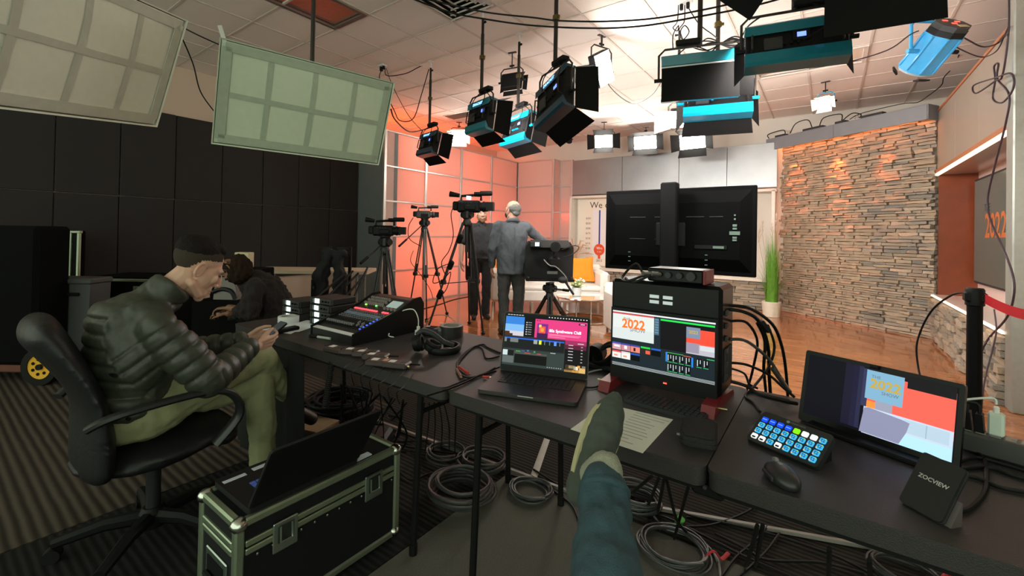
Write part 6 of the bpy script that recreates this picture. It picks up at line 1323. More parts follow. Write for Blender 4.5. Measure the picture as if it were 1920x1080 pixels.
hn = MB().box((0, -d_/2+.003, .17), (.16, .008, .14), bev=.003).build('handle_dish', lat, t); MB().box((0, -d_/2-.002, .17), (.12, .004, .10)).build('handle_recess', BLKM, hn); MB().tube([(-.05, -d_/2-.004, .16), (-.05, -d_/2-.014, .17), (.05, -d_/2-.014, .17), (.05, -d_/2-.004, .16)], .008, 6).build('handle_grip', RUB, hn)
for sx in (-1, 1):
    for sy in (-1, 1): MB().lathe([(.02, 0), (.022, .008), (.015, .022)], 10, (sx*(w_/2-.05), sy*(d_/2-.06), 0)).build('rubber_foot', RUB, t)
# laptop on the case: hinge along its right edge, lid leaning back
LMt = Matrix.Translation(((KX0+KX1)/2+.04, (KY0+KY1)/2-.07, KZ)) @ Matrix.Rotation(radians(90), 4, 'Z')     # x along +Y, y towards -X (user side)
LMt = Matrix.Translation((KX1-.012, (KY0+KY1)/2-.08, KZ+.003)) @ Matrix.Rotation(radians(90), 4, 'Z')
t = thing('laptop', 'black laptop on the road case, lid back towards the viewer', 'laptop', mat=LMt); w2, d2 = .41, .27
bs_ = MB().prism(rrect(0, d2/2, w2, d2, .012), 2, 0, .02).build('base', M('laptop_black', (.012, .011, .012), .55, spec=.2), t)
kb_ = screen('keyblue', (44, 66, 120), .35); kd_ = None
for r in range(5):
    for k in range(13):
        loc = ((k-6)*.0215, .055+r*.022, .0212)
        if kd_ is None: o = MB().box((0, 0, 0), (.0175, .0175, .002)).build('key', M('backlit_key', (.012, .014, .022), .5, emit=.35, ecol=(.05, .10, .32)), bs_); kd_ = o.data; o.location = loc
        else: shared('key', kd_, bs_, loc)
MB().box((-.155, .225, .0205), (.075, .02, .001)).build('sticker', M('silver_sticker', (.55, .58, .66), .4), bs_); MB().box((-.05, .235, .0205), (.08, .024, .001)).build('sticker', M('silver_sticker'), bs_)
MB().box((.17, .24, .0205), (.02, .008, .002)).build('status_light', glow('green_led', (.15, 1, .2), 2.), bs_)
LL = Matrix.Translation((0, .004, .02)) @ Matrix.Rotation(radians(90+32), 4, 'X')      # opened wide, leaning back over the case edge
ld_ = MB(LL).prism(rrect(0, .135, w2, .27, .012), 2, -.004, .005).build('lid', M('laptop_black'), t); MB(LL).prism(rrect(0, .135, w2-.01, .26, .01), 2, .005, .0065).build('lid_screen', BLK, ld_)
MB().box((w2/2+.03, .03, .0), (.09, .03, .004)).build('silver_plate', M('silver_sticker'), t)
# ================================================================ LEFT BACKGROUND
# cart with yellow wheel and black trunk
cm = at(55, 735, Z=0); t = thing('equipment_cart', 'black equipment trunk on wheels with yellow hubs at the left edge', 'cart', mat=Matrix.Translation((cm.x-.15, cm.y-.05, 0)) @ Matrix.Rotation(YAW, 4, 'Z'))
trunk = M('trunk_black', (.005, .005, .005), .9, spec=.05)
MB().box((-.50, .24, .74), (1.05, .30, 1.16), bev=.03).build('trunk', trunk, t); MB().box((-.50, .24, .13), (1.0, .28, .06), bev=.01).build('deck', M('red_brown_deck', (.12, .035, .02), .7), t)
ywl = M('yellow_hub', (.78, .40, .02), .45)
for x in (.08, -.85):
    wm = Matrix.Translation((x, .12, .155)) @ Matrix.Rotation(pi/2, 4, 'X'); w0 = MB(wm).lathe([(.10, -.04), (.15, -.04), (.155, 0), (.15, .04), (.10, .04), (.10, -.04)], 28).build('tyre', RUB, t)
    MB(wm).lathe([(.02, .025), (.1, .032), (.102, .0), (.102, -.02)], 28).build('hub', ywl, w0); MB(wm).lathe([(.024, .02), (.024, .045)], 10).build('axle_cap', BLK, w0)
    for k in range(7): a = k*2*pi/7; MB(wm).lathe([(.013, .028), (.013, .033)], 8, (.062*cos(a), .062*sin(a), 0)).build('hub_hole', BLKM, w0)
# open road case lid standing up, grey bin, long case
binm = M('grey_bin_plastic', (.055, .055, .056), .6)
bp_ = at(130, 600, d=3.9); bM_ = Matrix.Translation((bp_.x, bp_.y, 0)) @ Matrix.Rotation(YAW, 4, 'Z'); ztop = at(130, 522, d=3.9).z
t = thing('plastic_bin', 'grey plastic storage bin behind the office chair', 'bin', mat=bM_); k_ = 3.9/F
MB().prism([(-.20, 0), (.15, 0), (.18, ztop-.05), (-.22, ztop-.05)], 1, 0, .2).build('body', binm, t); MB().box((-.02, .10, ztop-.025), (.42, .24, .05), bev=.012).build('lid', binm, t); MB().box((-.03, -.012, ztop-.14), (.24, .02, .03), bev=.006).build('grip_slot', BLKM, t)
lp = at(140, 478, d=5.0); t = thing('case_lid', 'tall black case lid with bright aluminium edge standing at the left', 'case lid', mat=Matrix.Translation((lp.x, lp.y, 0)) @ Matrix.Rotation(YAW, 4, 'Z')); zt = at(140, 433, d=5.0).z; zb = at(140, 520, d=5.0).z
MB().box((-.30, .05, (zt+.0)/2), (.60, .16, zt), bev=.01).build('panel', trunk, t)
for x in (-.045, .045): MB().box((x+.03, -.03, (zt+zb)/2), (.03, .03, zt-zb), bev=.005).build('edge_rail', edge, t)
MB().box((.03, -.03, zt-.01), (.14, .04, .03), bev=.006).build('corner_cap', edge, t); MB().box((.03, -.02, (zt+zb)/2), (.05, .02, zt-zb)).build('groove', BLKM, t)
cp_ = at(215, 540, d=4.6); t = thing('long_case', 'long black case with aluminium lid rail behind the seated man', 'road case', mat=Matrix.Translation((cp_.x, cp_.y, 0)) @ Matrix.Rotation(YAW, 4, 'Z')); zl = at(215, 521, d=4.6).z
MB().box((.1, .3, zl/2-.02), (.9, .55, zl-.04), bev=.01).build('body', trunk, t); MB().box((.1, .02, zl-.025), (.92, .03, .03), bev=.005).build('lid_rail', edge, t); MB().box((.1, .3, zl-.01), (.9, .55, .03), bev=.01).build('lid', trunk, t)
for x in (-.15, .28): l_ = MB().box((x, .0, zl-.14), (.17, .012, .11), bev=.004).build('latch', edge, t); MB().box((x, -.008, zl-.14), (.11, .006, .06)).build('latch_dish', BLKM, l_)
# far beige table with folded legs, boxes, laptop sleeve, white box
bt_ = at(590, 552, d=5.6); t = thing('folding_table', 'pale folding table against the dark wall behind the woman', 'table', mat=Matrix.Translation((bt_.x, bt_.y, 0)) @ Matrix.Rotation(YAW+.1, 4, 'Z')); zt = at(590, 508, d=5.6).z
MB().slab((-.1, .3), 1.5, .6, .05, zt-.04, zt).build('table_top', M('pale_laminate', (.55, .45, .33), .6), t)
for x in (-.72, .5):
    for y in (.08, .52): MB().cyl((x, y, 0), (x, y, zt-.04), .018, n=8).build('leg', M('leg_grey', (.3, .28, .25), .4, .6), t)
MB().cyl((-.72, .08, zt-.1), (-.5, .08, zt-.35), .012).cyl((-.5, .08, zt-.1), (-.72, .08, zt-.35), .012).build('scissor_brace', BLK, t)
wb_ = at(458, 489, d=4.6); t = thing('lamp_shade_box', 'small cream box standing behind the leaning person', 'box', mat=Matrix.Translation((wb_.x, wb_.y, 0)) @ Matrix.Rotation(YAW, 4, 'Z')); z0_, z1_ = at(458, 502, d=4.6).z, at(458, 473, d=4.6).z
MB().box((0, 0, (z0_+z1_)/2), (.15, .1, z1_-z0_), bev=.006).build('box', M('cream_card', (.62, .56, .36), .8), t); MB().box((-.02, .02, z0_/2), (.5, .3, z0_-.002), bev=.01).build('plinth', trunk, t)
gp_ = at(424, 545, d=4.1); t = thing('padded_bag', 'grey padded bag with a dark curved flap in front of the leaning person', 'bag', mat=Matrix.Translation((gp_.x, gp_.y, 0)) @ Matrix.Rotation(YAW, 4, 'Z')); z0_, z1_ = at(424, 562, d=4.1).z, at(424, 522, d=4.1).z
MB().prism([(-.12, z0_), (.10, z0_), (.09, (z0_+z1_)/2), (.06, z1_), (-.1, z1_)], 1, 0, .1).build('body', M('grey_bag', (.20, .18, .165), .8), t); MB().tube([(.09, -.005, z0_+.01), (.05, -.006, z0_+.08), (-.04, -.006, z0_+.1), (-.12, -.006, z0_+.07)], .02, 6, smooth=5).build('flap', BLK, t); MB().box((0, .1, z0_/2), (.5, .4, z0_-.002), bev=.01).build('stool', trunk, t)
# jackets over a chair, black rail frame, leaning stand legs
jp = at(622, 545, d=5.0); t = thing('coat_chair', 'chair draped with black coats beyond the receivers', 'chair', mat=Matrix.Translation((jp.x, jp.y, 0)) @ Matrix.Rotation(YAW, 4, 'Z')); zt = at(622, 474, d=5.0).z
q = MB(); q.chain([(-.05, 0, zt-.02), (-.13, 0, zt-.28), (-.12, 0, zt-.55)], [.05, .09, .07]); q.chain([(.06, 0, zt-.02), (.08, .02, zt-.3), (.1, .0, zt-.6)], [.05, .08, .07]); q.cap((-.08, 0, zt-.0), .04, (.1, 0, zt), .04)
v, n, f = blob(q, .014, 2); v = wrinkle(v, n, .03, 12.); mkobj('coat', v.tolist(), f, M('black_coat', (.008, .008, .009), .85), t, 60)
for x in (-.18, .18):
    for y in (-.1, .3): MB().cyl((x, y, 0), (x, y, zt-.3 if y < 0 else .45), .012, n=8).build('leg', BLK, t)
MB().box((0, .1, .45), (.4, .42, .04), bev=.01).build('seat', BLK, t)
rp = at(637, 520, d=5.3); t = thing('black_rail_frame', 'square black tubular frame behind the draped coats', 'frame', mat=Matrix.Translation((rp.x, rp.y, 0)) @ Matrix.Rotation(YAW, 4, 'Z')); zt = at(637, 463, d=5.3).z
for x in (-.21, .12): MB().box((x, 0, zt/2), (.035, .035, zt), bev=.004).build('post', BLK, t)
for x0_, x1_ in ((-.21, -.12), (-.02, .12)): MB().box(((x0_+x1_)/2, 0, zt-.02), (x1_-x0_+.03, .035, .035), bev=.004).build('top_bar', BLK, t)
for k, (a, b_) in enumerate((((600, 553), (648, 512)), ((618, 553), (662, 508)), ((632, 553), (672, 512)), ((648, 556), (684, 516)), ((664, 558), (690, 500)))):
    d0 = 4.7+.12*k; p0_, p1_ = at(*a, d=d0), at(*b_, d=d0+.25); dr = (p0_-p1_); g0 = p1_+dr*((p1_.z-.012)/(p1_.z-p0_.z))
    tag(MB().cyl(g0, p1_, .016, .013, 8).build('stand_leg', tri), 'black stand leg leaning before the dark wall, %s from the left' % ('first', 'second', 'third', 'fourth', 'fifth')[k], 'stand leg', 'leaning stand legs')
# cardboard box and black gear under the mixer table
P = at(575, 812, Z=0); t = thing('cardboard_box', 'flat brown cardboard box on the floor under the mixer table', 'box', mat=Matrix.Translation((P.x, P.y, 0)) @ Matrix.Rotation(.25, 4, 'Z'))
MB().box((0, 0, .04), (.36, .2, .075), bev=.003).build('carton', M('brown_card', (.26, .17, .085), .85), t); text('LED', .06, M('card_print', (.08, .06, .03), .8), t, Matrix.Translation((-.1, -.03, .0785)))
P = at(690, 845, Z=0); tag(MB(Matrix.Translation((P.x, P.y, 0)) @ Matrix.Rotation(.6, 4, 'Z')).box((0, 0, .06), (.26, .18, .12), bev=.02).build('power_box', BLK), 'squat black power box on the floor behind the open lid', 'power box')
# ================================================================ CABLES
gcab = M('grey_black_cable', (.05, .05, .05), .45); pur = M('dark_purple_cable', (.035, .018, .03), .5)
def P_(p, r=.006):
    if isinstance(p, Vector): return p
    if len(p) == 2: return at(p[0], p[1], Z=r+.007)
    if len(p) == 4: return at(p[0], p[1], X=p[3])
    return at(p[0], p[1], d=p[2])
def cab(label, pts, r=.005, mat=None, sm=6, group=None, name='cable'):
    return tag(MB().tube([P_(p, r) for p in pts], r, 6, smooth=sm).build(name, mat or RUB, None, 60), label, 'cable', group)
# overhead
cab('long black cable sagging across the lamps, lower of the pair', [(765, -6, 3.0), (840, 22, 3.05), (905, 35, 3.1), (1000, 48, 3.1), (1120, 53, 3.05), (1210, 48, 2.95), (1300, 33, 2.85), (1400, 14, 2.8), (1470, -4, 2.75)], .006)
cab('long black cable sagging across the lamps, upper of the pair', [(790, -4, 3.1), (905, 22, 3.15), (1000, 33, 3.15), (1050, 39, 3.15), (1140, 40, 3.1), (1230, 34, 3.0), (1330, 16, 2.9), (1410, -2, 2.85)], .006)
cab('thin wire running between the two softboxes', [(340, 50, 2.5), (380, 70, 2.7), (430, 92, 2.75)], .004)
cab('thin wire drooping down from the cream softbox', [(340, 68, 2.5), (362, 120, 2.6), (376, 172, 2.65), (404, 212, 2.7)], .004)
cO = at(717, 122, Z=CEIL); t = thing('ceiling_outlet', 'ceiling outlet with black plugs above the coral wall', 'outlet', cO-Vector((0, 0, .03))); MB().box((0, 0, .02), (.11, .07, .02), bev=.003).build('plate', rimw, t); MB().box((-.02, 0, -.02), (.04, .04, .06), bev=.008).build('plug', BLK, t); MB().box((.03, 0, -.01), (.03, .03, .05), bev=.006).build('plug', BLK, t)
dO = (cO-Vector((0, 0, EYE))).dot(fw2)
cab('black cord from the ceiling outlet to the leftmost pole', [(722, 128, dO), (726, 142, dO), (760, 138, dO), (785, 126, dO), (806, 116, dO)], .006)
cab('black cord looping low beside the green softbox', [(718, 128, dO), (712, 150, dO*.97), (738, 205, dO*.94), (750, 226, dO*.94), (775, 222, dO*.95), (790, 178, dO*.96), (804, 130, dO*.98)], .006)
cab('thin black cord falling to the leftmost black lamp', [(724, 128, dO), (738, 165, dO*.98), (765, 215, dO*.97), (790, 244, dO*.95)], .004)
cab('black cord hanging between the softbox corner and the coral wall', [(733, 205, 3.24), (742, 226, 3.6), (768, 247, 4.6), (795, 243, 5.3)], .006)
cO = at(1284, 2, Z=CEIL-.02); t = thing('ceiling_outlet', 'ceiling outlet with two plugs above the closed teal lamp', 'outlet', cO-Vector((0, 0, .03))); MB().box((0, 0, .02), (.13, .08, .02), bev=.003).build('plate', rimw, t)
for x in (-.03, .03): MB().box((x, 0, -.02), (.03, .03, .06), bev=.006).build('plug', BLK, t)
dO = (cO-Vector((0, 0, EYE))).dot(fw2)
cab('looped cord dropping to the closed teal lamp, left one', [(1272, 10, dO), (1270, 40, dO*.97), (1262, 52, dO*.95), (1270, 58, dO*.95), (1272, 48, dO*.95), (1262, 66, dO*.94), (1262, 92, dO*.93)], .005)
cab('looped cord dropping to the closed teal lamp, right one', [(1284, 10, dO), (1283, 40, dO*.97), (1273, 56, dO*.95), (1280, 74, dO*.95), (1292, 60, dO*.95), (1284, 48, dO*.95), (1276, 60, dO*.95), (1284, 80, dO*.94), (1293, 82, dO*.94)], .005)
cab('slanting cord from the ceiling outlet to the twin poles', [(1288, 10, dO), (1310, 44, dO*.95), (1335, 64, dO*.92), (1345, 72, 3.15)], .005)
q = at(1352, 82, d=3.15); t = thing('cable_bundle', 'bundle of looped cables tied round the twin poles', 'cable bundle', q)
for k in range(6):
    a = .5*k-1.2; w_ = .13+.02*(k % 3); lp_ = [Vector((0, 0, 0)), rt*(w_*.6)+Vector((0, 0, .03+.02*sin(k))), rt*(w_*1.25)+Vector((0, 0, .015+.015*k-.03)), rt*(w_*.7)+Vector((0, 0, -.02)), Vector((0, 0, -.005))]
    MB(Matrix.Rotation(.25*a, 4, 'Z')).tube([(-1 if k % 3 == 2 else 1)*p if True else p for p in lp_], .005, 5, smooth=5).build('cable_loop', RUB, t)
MB().tube([(0, 0, 0), tuple(rt*-.06+Vector((0, 0, -.05))), tuple(rt*-.12+Vector((0, 0, -.11))), tuple(rt*-.07+Vector((0, 0, -.12))), tuple(rt*-.02+Vector((0, 0, -.03)))], .005, 5, smooth=6).build('cable_loop', RUB, t)
cab('black cord running from the cable bundle to the teal lamp beside it', [(1360, 80, 3.1), (1385, 75, 2.95), (1402, 50, 2.75), (1425, 32, 2.62)], .005)
cab('grey cord from the bright panel lamp drooping towards the teal lamp', [(1136, 140, 4.6), (1142, 160, 4.5), (1165, 183, 4.3), (1190, 194, 4.1), (1222, 178, 3.7), (1244, 146, 3.3)], .005, gcab)
cab('purple black cord under the big black door to the fresnel lamp', [(1385, 100, 2.9), (1430, 116, 2.9), (1500, 125, 2.95), (1581, 118, 3.05), (1664, 94, 3.2), (1705, 66, 3.35), (1722, 58, 3.45)], .005, pur)
cab('black cord from the fresnel lamp to the top of the right wall', [(1785, 57, 3.5), (1815, 75, 3.6), (1845, 88, 3.7), (1875, 78, 3.8), (1892, 48, 0, 1.15)], .006, pur)
cab('second cord from the fresnel lamp, hanging lower towards the wall top', [(1780, 78, 3.5), (1800, 92, 3.6), (1840, 107, 3.8), (1868, 96, 0, 1.12), (1882, 70, 0, 1.15)], .005, pur)
cO = at(1800, 102, Z=CEIL); cab('black cord from the ceiling running down to the grey lighting trough', [at(1798, 103, Z=CEIL-.005), (1788, 125, 5.7), (1770, 145, 5.8), (1765, 160, 5.8), (1740, 180, 6.0), (1720, 192, 6.1), (1690, 195, 6.3), vM @ Vector((1.6, -.06, .3)), vM @ Vector((1.42, -.05, .25))], .006)
# right wall cable with loops
cab('purple black cable hanging in loops down the right wall edge', [(x, y, 0, 1.10) for x, y in ((1892, -4), (1891, 60), (1880, 140), (1866, 152), (1830, 175), (1826, 160), (1866, 146), (1896, 138), (1900, 165), (1880, 192), (1862, 185), (1866, 150), (1864, 125), (1872, 120), (1870, 148), (1892, 178), (1886, 230), (1868, 300), (1852, 372), (1858, 415), (1882, 468), (1900, 520), (1900, 560), (1886, 598), (1850, 640))]+[(1832, 690, 3.4), (1835, 760, 2.9)], .007, pur, 8)
cab('purple cable behind the stanchion post', [(1864, 580, 0, 1.1), (1868, 620, 0, 1.1), (1860, 660, 3.4), (1846, 715, 3.2), (1838, 790, 3.0)], .006, pur)
cab('black cable arching from the stanchion head down to the wood floor', [(1816, 549, 2.45), (1785, 553, 2.6), (1745, 585, 2.8), (1720, 640, 2.9), (1722, 690, 2.9), (1735, 740, 2.8)], .006)
# computer cables on its right side
dpc = 1.62
for k, (lab, pts, r) in enumerate((('black cable leaving the top port of the computer in a wide arc', [(1368, 573, dpc), (1405, 578, dpc), (1448, 608, dpc+.05), (1466, 650, dpc+.1), (1474, 700, dpc+.15), (1478, 760, dpc+.2)], .006),
        ('thick black cable with an adapter plugged high on the computer', [(1368, 580, dpc), (1398, 586, dpc), (1424, 604, dpc+.05), (1440, 650, dpc+.1), (1442, 700, dpc+.15), (1446, 760, dpc+.2)], .007),
        ('black cable crossing behind the adapter cable', [(1368, 602, dpc), (1400, 605, dpc), (1420, 640, dpc+.05), (1412, 690, dpc+.1), (1404, 720, dpc+.15), (1392, 752, dpc+.1)], .005),
        ('grey cable ending in a long silver connector', [(1368, 636, dpc), (1400, 640, dpc), (1440, 672, dpc+.05), (1462, 705, dpc+.05), (1482, 735, dpc+.1)], .006),
        ('black cable falling straight between the adapter cables', [(1420, 606, dpc+.04), (1434, 640, dpc+.08), (1432, 690, dpc+.1), (1436, 735, dpc+.15), (1438, 770, dpc+.2)], .006),
        ('black cable from the middle port sloping to the table', [(1368, 680, dpc), (1400, 684, dpc), (1440, 702, dpc+.02), (1470, 728, dpc), (1490, 745, dpc-.02)], .005),
        ('thin black cable near the foot of the computer', [(1368, 690, dpc), (1395, 700, dpc-.02), (1405, 720, dpc-.05), (1420, 728, dpc-.05)], .004),
        ('black cable lying along the table from the computer foot', [(1370, 715, dpc-.05), (1400, 724, dpc-.08), (1425, 740, dpc-.12), (1470, 752, dpc-.1), (1495, 757, dpc-.1)], .006),
        ('black cable looping beside the fold of the table', [(1405, 735, dpc-.1), (1440, 690, dpc+.05), (1452, 650, dpc+.1), (1440, 610, dpc+.05)], .005))):
    cab(lab, pts, r, gcab if k == 3 else None)
tag(MB(frame(at(1430, 608, d=dpc+.02), at(1444, 626, d=dpc+.02)-at(1430, 608, d=dpc+.02), (0, 0, 1))).box((.01, 0, 0), (.05, .02, .028), bev=.004).build('cable_adapter', BLK), 'black adapter block in the middle of the computer cables', 'adapter')
tag(MB().cyl(at(1448, 690, d=dpc+.05), at(1478, 732, d=dpc+.05), .009, n=10).build('cable_connector', M('gunmetal', (.2, .19, .18), .35, .8)), 'long gunmetal connector hanging by the computer', 'connector')
# table-top cables
zt = TZ+.006
def tz(*pts): return [at(x, y, Z=zt) for x, y in pts]
cab('black audio cable looping left of the laptop', tz((938, 662), (915, 652), (905, 646), (880, 655), (858, 678), (862, 700), (880, 708), (905, 702), (928, 690)), .0045)
cab('second black audio cable looping left of the laptop', tz((936, 668), (912, 672), (905, 655), (890, 650), (865, 672), (857, 690)), .004)
cab('black cable crossing the table gap towards the laptop', tz((930, 696), (900, 704), (870, 718), (845, 728), (800, 742)), .004)
for k, (a, b_, c, lab) in enumerate((((860, 687), (878, 700), (.45, .03, .02), 'red audio plug on the cable left of the laptop'), ((856, 692), (864, 706), (.2, .1, .07), 'brown audio plug beside the red one'), ((905, 706), (918, 707), (.45, .03, .02), 'red plug pushed into the side of the laptop'))):
    p0_, p1_ = at(*a, Z=zt+.003), at(*b_, Z=zt+.003); t = thing('audio_plug', lab, 'plug', mat=frame(p0_, p1_-p0_, (0, 0, 1))); ln = (p1_-p0_).length; MB().cyl((0, 0, 0), (ln, 0, 0), .005, .006, 10).build('sleeve', M('plug%d' % k, c, .4), t); MB().cyl((ln, 0, 0), (ln+.02, 0, 0), .003, n=8).build('tip', CHROME, t)
cab('charging cable curling from the right side of the laptop', tz((1094, 726), (1115, 726), (1134, 716), (1138, 700), (1130, 682), (1120, 672)), .004)
cab('white cable lying between the laptop and the computer', tz((1098, 700), (1120, 694), (1150, 690)), .003, M('white_cord'))
cab('black cable from the control pad over the fold to the back edge', tz((1425, 772), (1412, 755), (1398, 745), (1405, 735), (1440, 742), (1480, 752)), .005)
for k, (pts, lab) in enumerate(((((1800, 865), (1830, 858), (1880, 870), (1930, 885)), 'black cable behind the device, upper of three'), (((1800, 880), (1850, 876), (1900, 892), (1940, 900)), 'black cable behind the device, middle of three'), (((1795, 890), (1830, 896), (1880, 915), (1940, 925)), 'black cable behind the device, lowest of three'), (((1790, 956), (1815, 955), (1845, 925), (1850, 890), (1845, 860), (1825, 845)), 'black cable curving from the device stand round to the power strip'))):
    cab(lab, tz(*pts), .005)
MBh = MB(); cz = []
for i in range(220):
    u = i/219; c = at(634, 668, Z=TZ-.03).lerp(at(622, 760, d=1.9), u); a = i*2*pi/9; cz.append(c+Vector((cos(a)*.012, sin(a)*.012, 0))-Vector((0, .03, 0)))
tag(MB().tube(cz, .0035, 5).build('coiled_cord', RUB, None, 60), 'curly handset cord hanging off the mixer table edge', 'cable')
for k in range(7):
    x = 650+k*17; cab('thin dark wire over the table edge below the belt packs, %s from the left' % ('first', 'second', 'third', 'fourth', 'fifth', 'sixth', 'seventh')[k], [at(x+22, 672+k*5, Z=zt), at(x+6, 682+k*7, Z=zt), at(x, 692+k*7, Z=TZ+.003)-Vector((0, .02, .0)), at(x-3, 715+k*7, Z=.62)+Vector((0, .0, 0))], .002, None, 4, 'wires over the table edge')
# ---------------------------------------------------------------- floor coils
def coil(label, px, py, r, turns, h, rad=.007, mat=None, seed=0, squash=.9, tie=None):
    rg_ = random.Random(seed); c = at(px, py, Z=0); pts = []; n = 26
    for i in range(int(turns*n)):
        u = i/(turns*n); a = 2*pi*i/n; k = i//n; rg2 = random.Random(seed*100+k); rr_ = r*(rg2.uniform(.78, 1.04)); ox, oy = rg2.uniform(-.1, .1)*r, rg2.uniform(-.1, .1)*r
        pts.append(Vector((c.x+ox+cos(a)*rr_, c.y+oy+sin(a)*rr_*squash, rad+.008+h*u*rg2.uniform(.8, 1.)+.006*sin(3*a+k))))
    for i in range(2, len(pts)-2): pass
    sm_ = [(pts[max(0, i-2)]+pts[max(0, i-1)]+pts[i]+pts[min(len(pts)-1, i+1)]+pts[min(len(pts)-1, i+2)])/5 for i in range(len(pts))]
    t = thing('cable_coil', label, 'cable coil', (c.x, c.y, 0)); MB(Matrix.Translation(-Vector((c.x, c.y, 0)))).tube(sm_, rad, 6).build('coiled_cable', mat or gcab, t, 60)
    if tie: MB().tube([(r*.7, 0, .01), (r*.95, .02, h+.03), (r*1.1, .05, .02), (r*1.2, .12, .012)], .008, 6, smooth=4, ry=.003).build('tie_strap', tie, t)
    return t
redt = M('red_strap', (.5, .02, .03), .7)
coil('big coil of black cable on the floor behind the front table legs', 862, 938, .175, 9, .10, .008, seed=1)
coil('neat smaller coil of cable to the right of the big coil', 995, 928, .125, 6, .03, .006, seed=2)
coil('loose coil of cable at the carpet edge behind the big coil', 905, 872, .16, 6, .05, .007, seed=3)
coil('loose black coil left of the big coil at the carpet edge', 838, 858, .14, 4, .05, .006, seed=8)
coil('coil of grey cable just right of the jeans leg', 1195, 952, .13, 8, .07, .007, seed=4)
coil('wide coil with a red strap at the bottom of the picture', 1262, 1035, .16, 6, .03, .006, seed=5, tie=redt)
coil('black pile of coiled cable under the mixer table', 640, 775, .26, 11, .12, .010, RUB, seed=6)
coil('second black coil beside the cable pile under the mixer table', 585, 790, .16, 5, .08, .010, RUB, seed=7)
coil('small black coil by the shoe of the seated man', 535, 795, .10, 4, .04, .010, RUB, seed=9)
coil('coil with a red strap far under the right table', 1700, 1085, .12, 4, .03, .006, seed=10, tie=redt)
# loose floor cables
fl2 = (([(1180, 935), (1230, 945), (1300, 968), (1380, 985), (1440, 1000), (1560, 1040), (1650, 1085)], 'black floor cable running right along the carpet trim'),
       ([(1190, 950), (1260, 975), (1330, 1010), (1400, 1045), (1480, 1080)], 'black floor cable slanting towards the lower right corner'),
       ([(1170, 925), (1200, 945), (1225, 975), (1260, 985), (1330, 985), (1400, 960), (1440, 930)], 'black floor cable curving up towards the table fold'),
       ([(1210, 940), (1240, 985), (1290, 1005), (1340, 1040), (1352, 1085)], 'pale grey floor cable crossing the coils'),
       ([(1340, 1000), (1400, 1030), (1440, 1050), (1540, 1055), (1620, 1075)], 'thin black floor cable near the bottom edge'),
       ([(1000, 880), (1040, 905), (1080, 930), (1110, 950)], 'bundle strand along the trim left of the shoe'),
       ([(985, 885), (1030, 915), (1070, 945), (1085, 975)], 'second bundle strand along the trim left of the shoe'),
       ([(770, 845), (820, 858), (880, 866), (950, 888), (1000, 905)], 'black floor cable following the carpet trim'),
       ([(745, 880), (770, 900), (800, 890), (830, 880)], 'short black floor cable beside the road case'),
       ([(690, 800), (740, 830), (790, 842), (850, 850)], 'black floor cable leading out from under the mixer table'),
       ([(560, 830), (600, 815), (650, 800), (720, 795)], 'black floor cable in front of the cardboard box'),
       ([(1440, 985), (1420, 1010), (1380, 1045), (1350, 1085)], 'thick black floor cable dropping out of the picture'),
       ([(1462, 1000), (1440, 1030), (1410, 1060), (1380, 1085)], 'second thick floor cable dropping out of the picture'))
for pts, lab in fl2: cab(lab, pts, .0055, M('grey_cable') if 'pale' in lab else None)
# hanging under the tables
dn_ = (((1235, 897), 1.5, (1214, 945), 'first'), ((1245, 900), 1.5, (1235, 960), 'second'), ((1250, 900), 1.5, (1290, 1000), 'third'), ((1222, 893), 1.5, (1160, 922), 'fourth'), ((1420, 985), 1.25, (1395, 1060), 'fifth'), ((1430, 985), 1.25, (1415, 1062), 'sixth'), ((1555, 1028), 1.2, (1552, 1085), 'seventh'), ((1630, 1050), 1.15, (1632, 1088), 'eighth'))
for (a, d_, b_, o_) in dn_:
    p0_ = at(*a, d=d_); p1_ = at(*b_, Z=.012); cab('black cable hanging below the front table, %s from the left' % o_, [p0_, p0_.lerp(p1_, .5)-Vector((0, .03, .02)), p1_], .006, None, 6, 'cables hanging below the front table')
p0_ = at(1290, 915, d=1.5); p1_ = at(1264, 1010, Z=.02); t = cab('black cable with a green ring hanging below the front table', [p0_, p0_.lerp(p1_, .5), p1_], .006); tag(MB().cyl(at(1281, 965, d=2.0), at(1262, 1005, d=2.1), .016, n=10).build('cable_coupler', RUB), 'black cable coupler lying near the wide coil', 'coupler'); tag(MB().cyl(at(1277, 972, d=1.985), at(1271, 984, d=2.01), .018, n=10).build('green_ring', M('green_ring', (.08, .40, .08), .5)), 'green marker ring on the cable coupler', 'ring')
rg3 = random.Random(11)
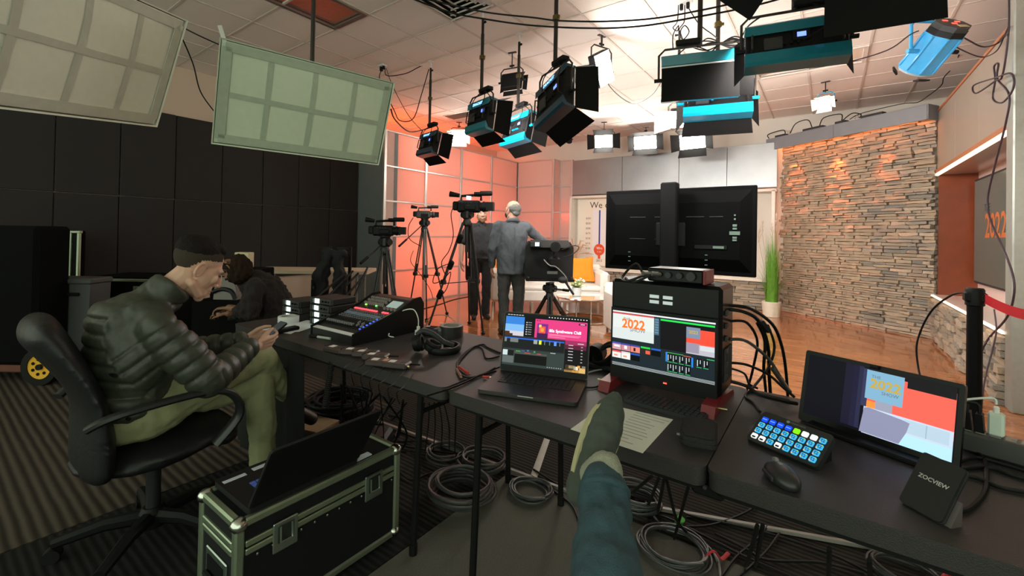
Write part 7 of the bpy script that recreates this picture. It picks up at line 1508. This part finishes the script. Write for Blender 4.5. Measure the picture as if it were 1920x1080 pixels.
for k in range(16):
    x = 640+k*8.5; a = at(x+rg3.uniform(-6, 6), 690+ (x-600)*.27+20, d=2.25); b_ = at(x+rg3.uniform(-45, 30), 790+rg3.uniform(-20, 60), Z=.02); mdl = a.lerp(b_, .55)+Vector((rg3.uniform(-.06, .06), rg3.uniform(-.06, .1), -.05))
    cab('%s black wire of the tangle under the mixer table, counted from the left' % ('first', 'second', 'third', 'fourth', 'fifth', 'sixth', 'seventh', 'eighth', 'ninth', 'tenth', 'eleventh', 'twelfth', 'thirteenth', 'fourteenth', 'fifteenth', 'sixteenth')[k], [a, mdl, b_, b_+Vector((rg3.uniform(-.2, .2), rg3.uniform(-.1, .2), 0))], rg3.choice((.003, .004, .006)), None, 7, 'tangled wires under the mixer table')
for k in range(5):
    x = 796+k*9; cab('thin wire hanging right of the mixer table leg, %s from the leg' % ('first', 'second', 'third', 'fourth', 'fifth')[k], [at(x, 755, d=2.0), at(x-6+4*k, 800, d=2.1), at(x-14+6*k, 845, Z=.012)], .003, None, 6, 'thin wires beside the table leg')
c_ = at(975, 820, d=1.9); cab('single black wire dropping between the front table legs', [at(855, 765, d=1.75), at(854, 800, d=1.85), at(853, 850, Z=.012)], .004)
# cables at the tripods
cab('thin cable dangling from the large black camera', [(858, 378, 5.5), (846, 400, 5.5), (850, 440, 5.5), (842, 470, 5.5), (828, 492, 5.5), (836, 515, 5.5), (842, 500, 5.5)], .006)
cab('cable looped on the leg of the tall tripod', [(840, 495, 5.4), (820, 505, 5.4), (812, 530, 5.4), (830, 525, 5.45), (845, 510, 5.5), (838, 540, 5.5), (826, 556, 5.5)], .006)
cab('cable hanging under the far grey camera', [(775, 408, 6.7), (766, 425, 6.7), (768, 448, 6.7), (790, 462, 6.7)], .006)
cab('thin cable drooping from the grey tripod to the floor', [(775, 470, 6.6), (770, 490, 6.6), (785, 510, 6.6), (805, 540, 6.6), (812, 560, 6.6)], .005)
cab('cable lying across the wood floor before the coral wall', [at(770, 585, Z=.01), at(820, 572, Z=.01), at(850, 562, Z=.01), at(880, 556, Z=.01)], .008)
cab('grey cable arching on the floor behind the console', [at(800, 602, Z=.012), at(812, 592, Z=.10), at(838, 592, Z=.10), at(856, 606, Z=.012)], .008, M('grey_cable'))
# clamps on the left leg of the tall tripod
for k, (px, py, lab) in enumerate(((862, 448, 'upper'), (845, 497, 'middle'), (825, 552, 'lower'))):
    tag(MB(Matrix.Translation(at(px, py, d=5.5-.12*k)) @ Matrix.Rotation(.5, 4, 'Y')).box((0, 0, 0), (.07, .05, .12), bev=.015).build('leg_clamp', BLK), 'black clamp on the left leg of the tall tripod, %s one' % lab, 'clamp')
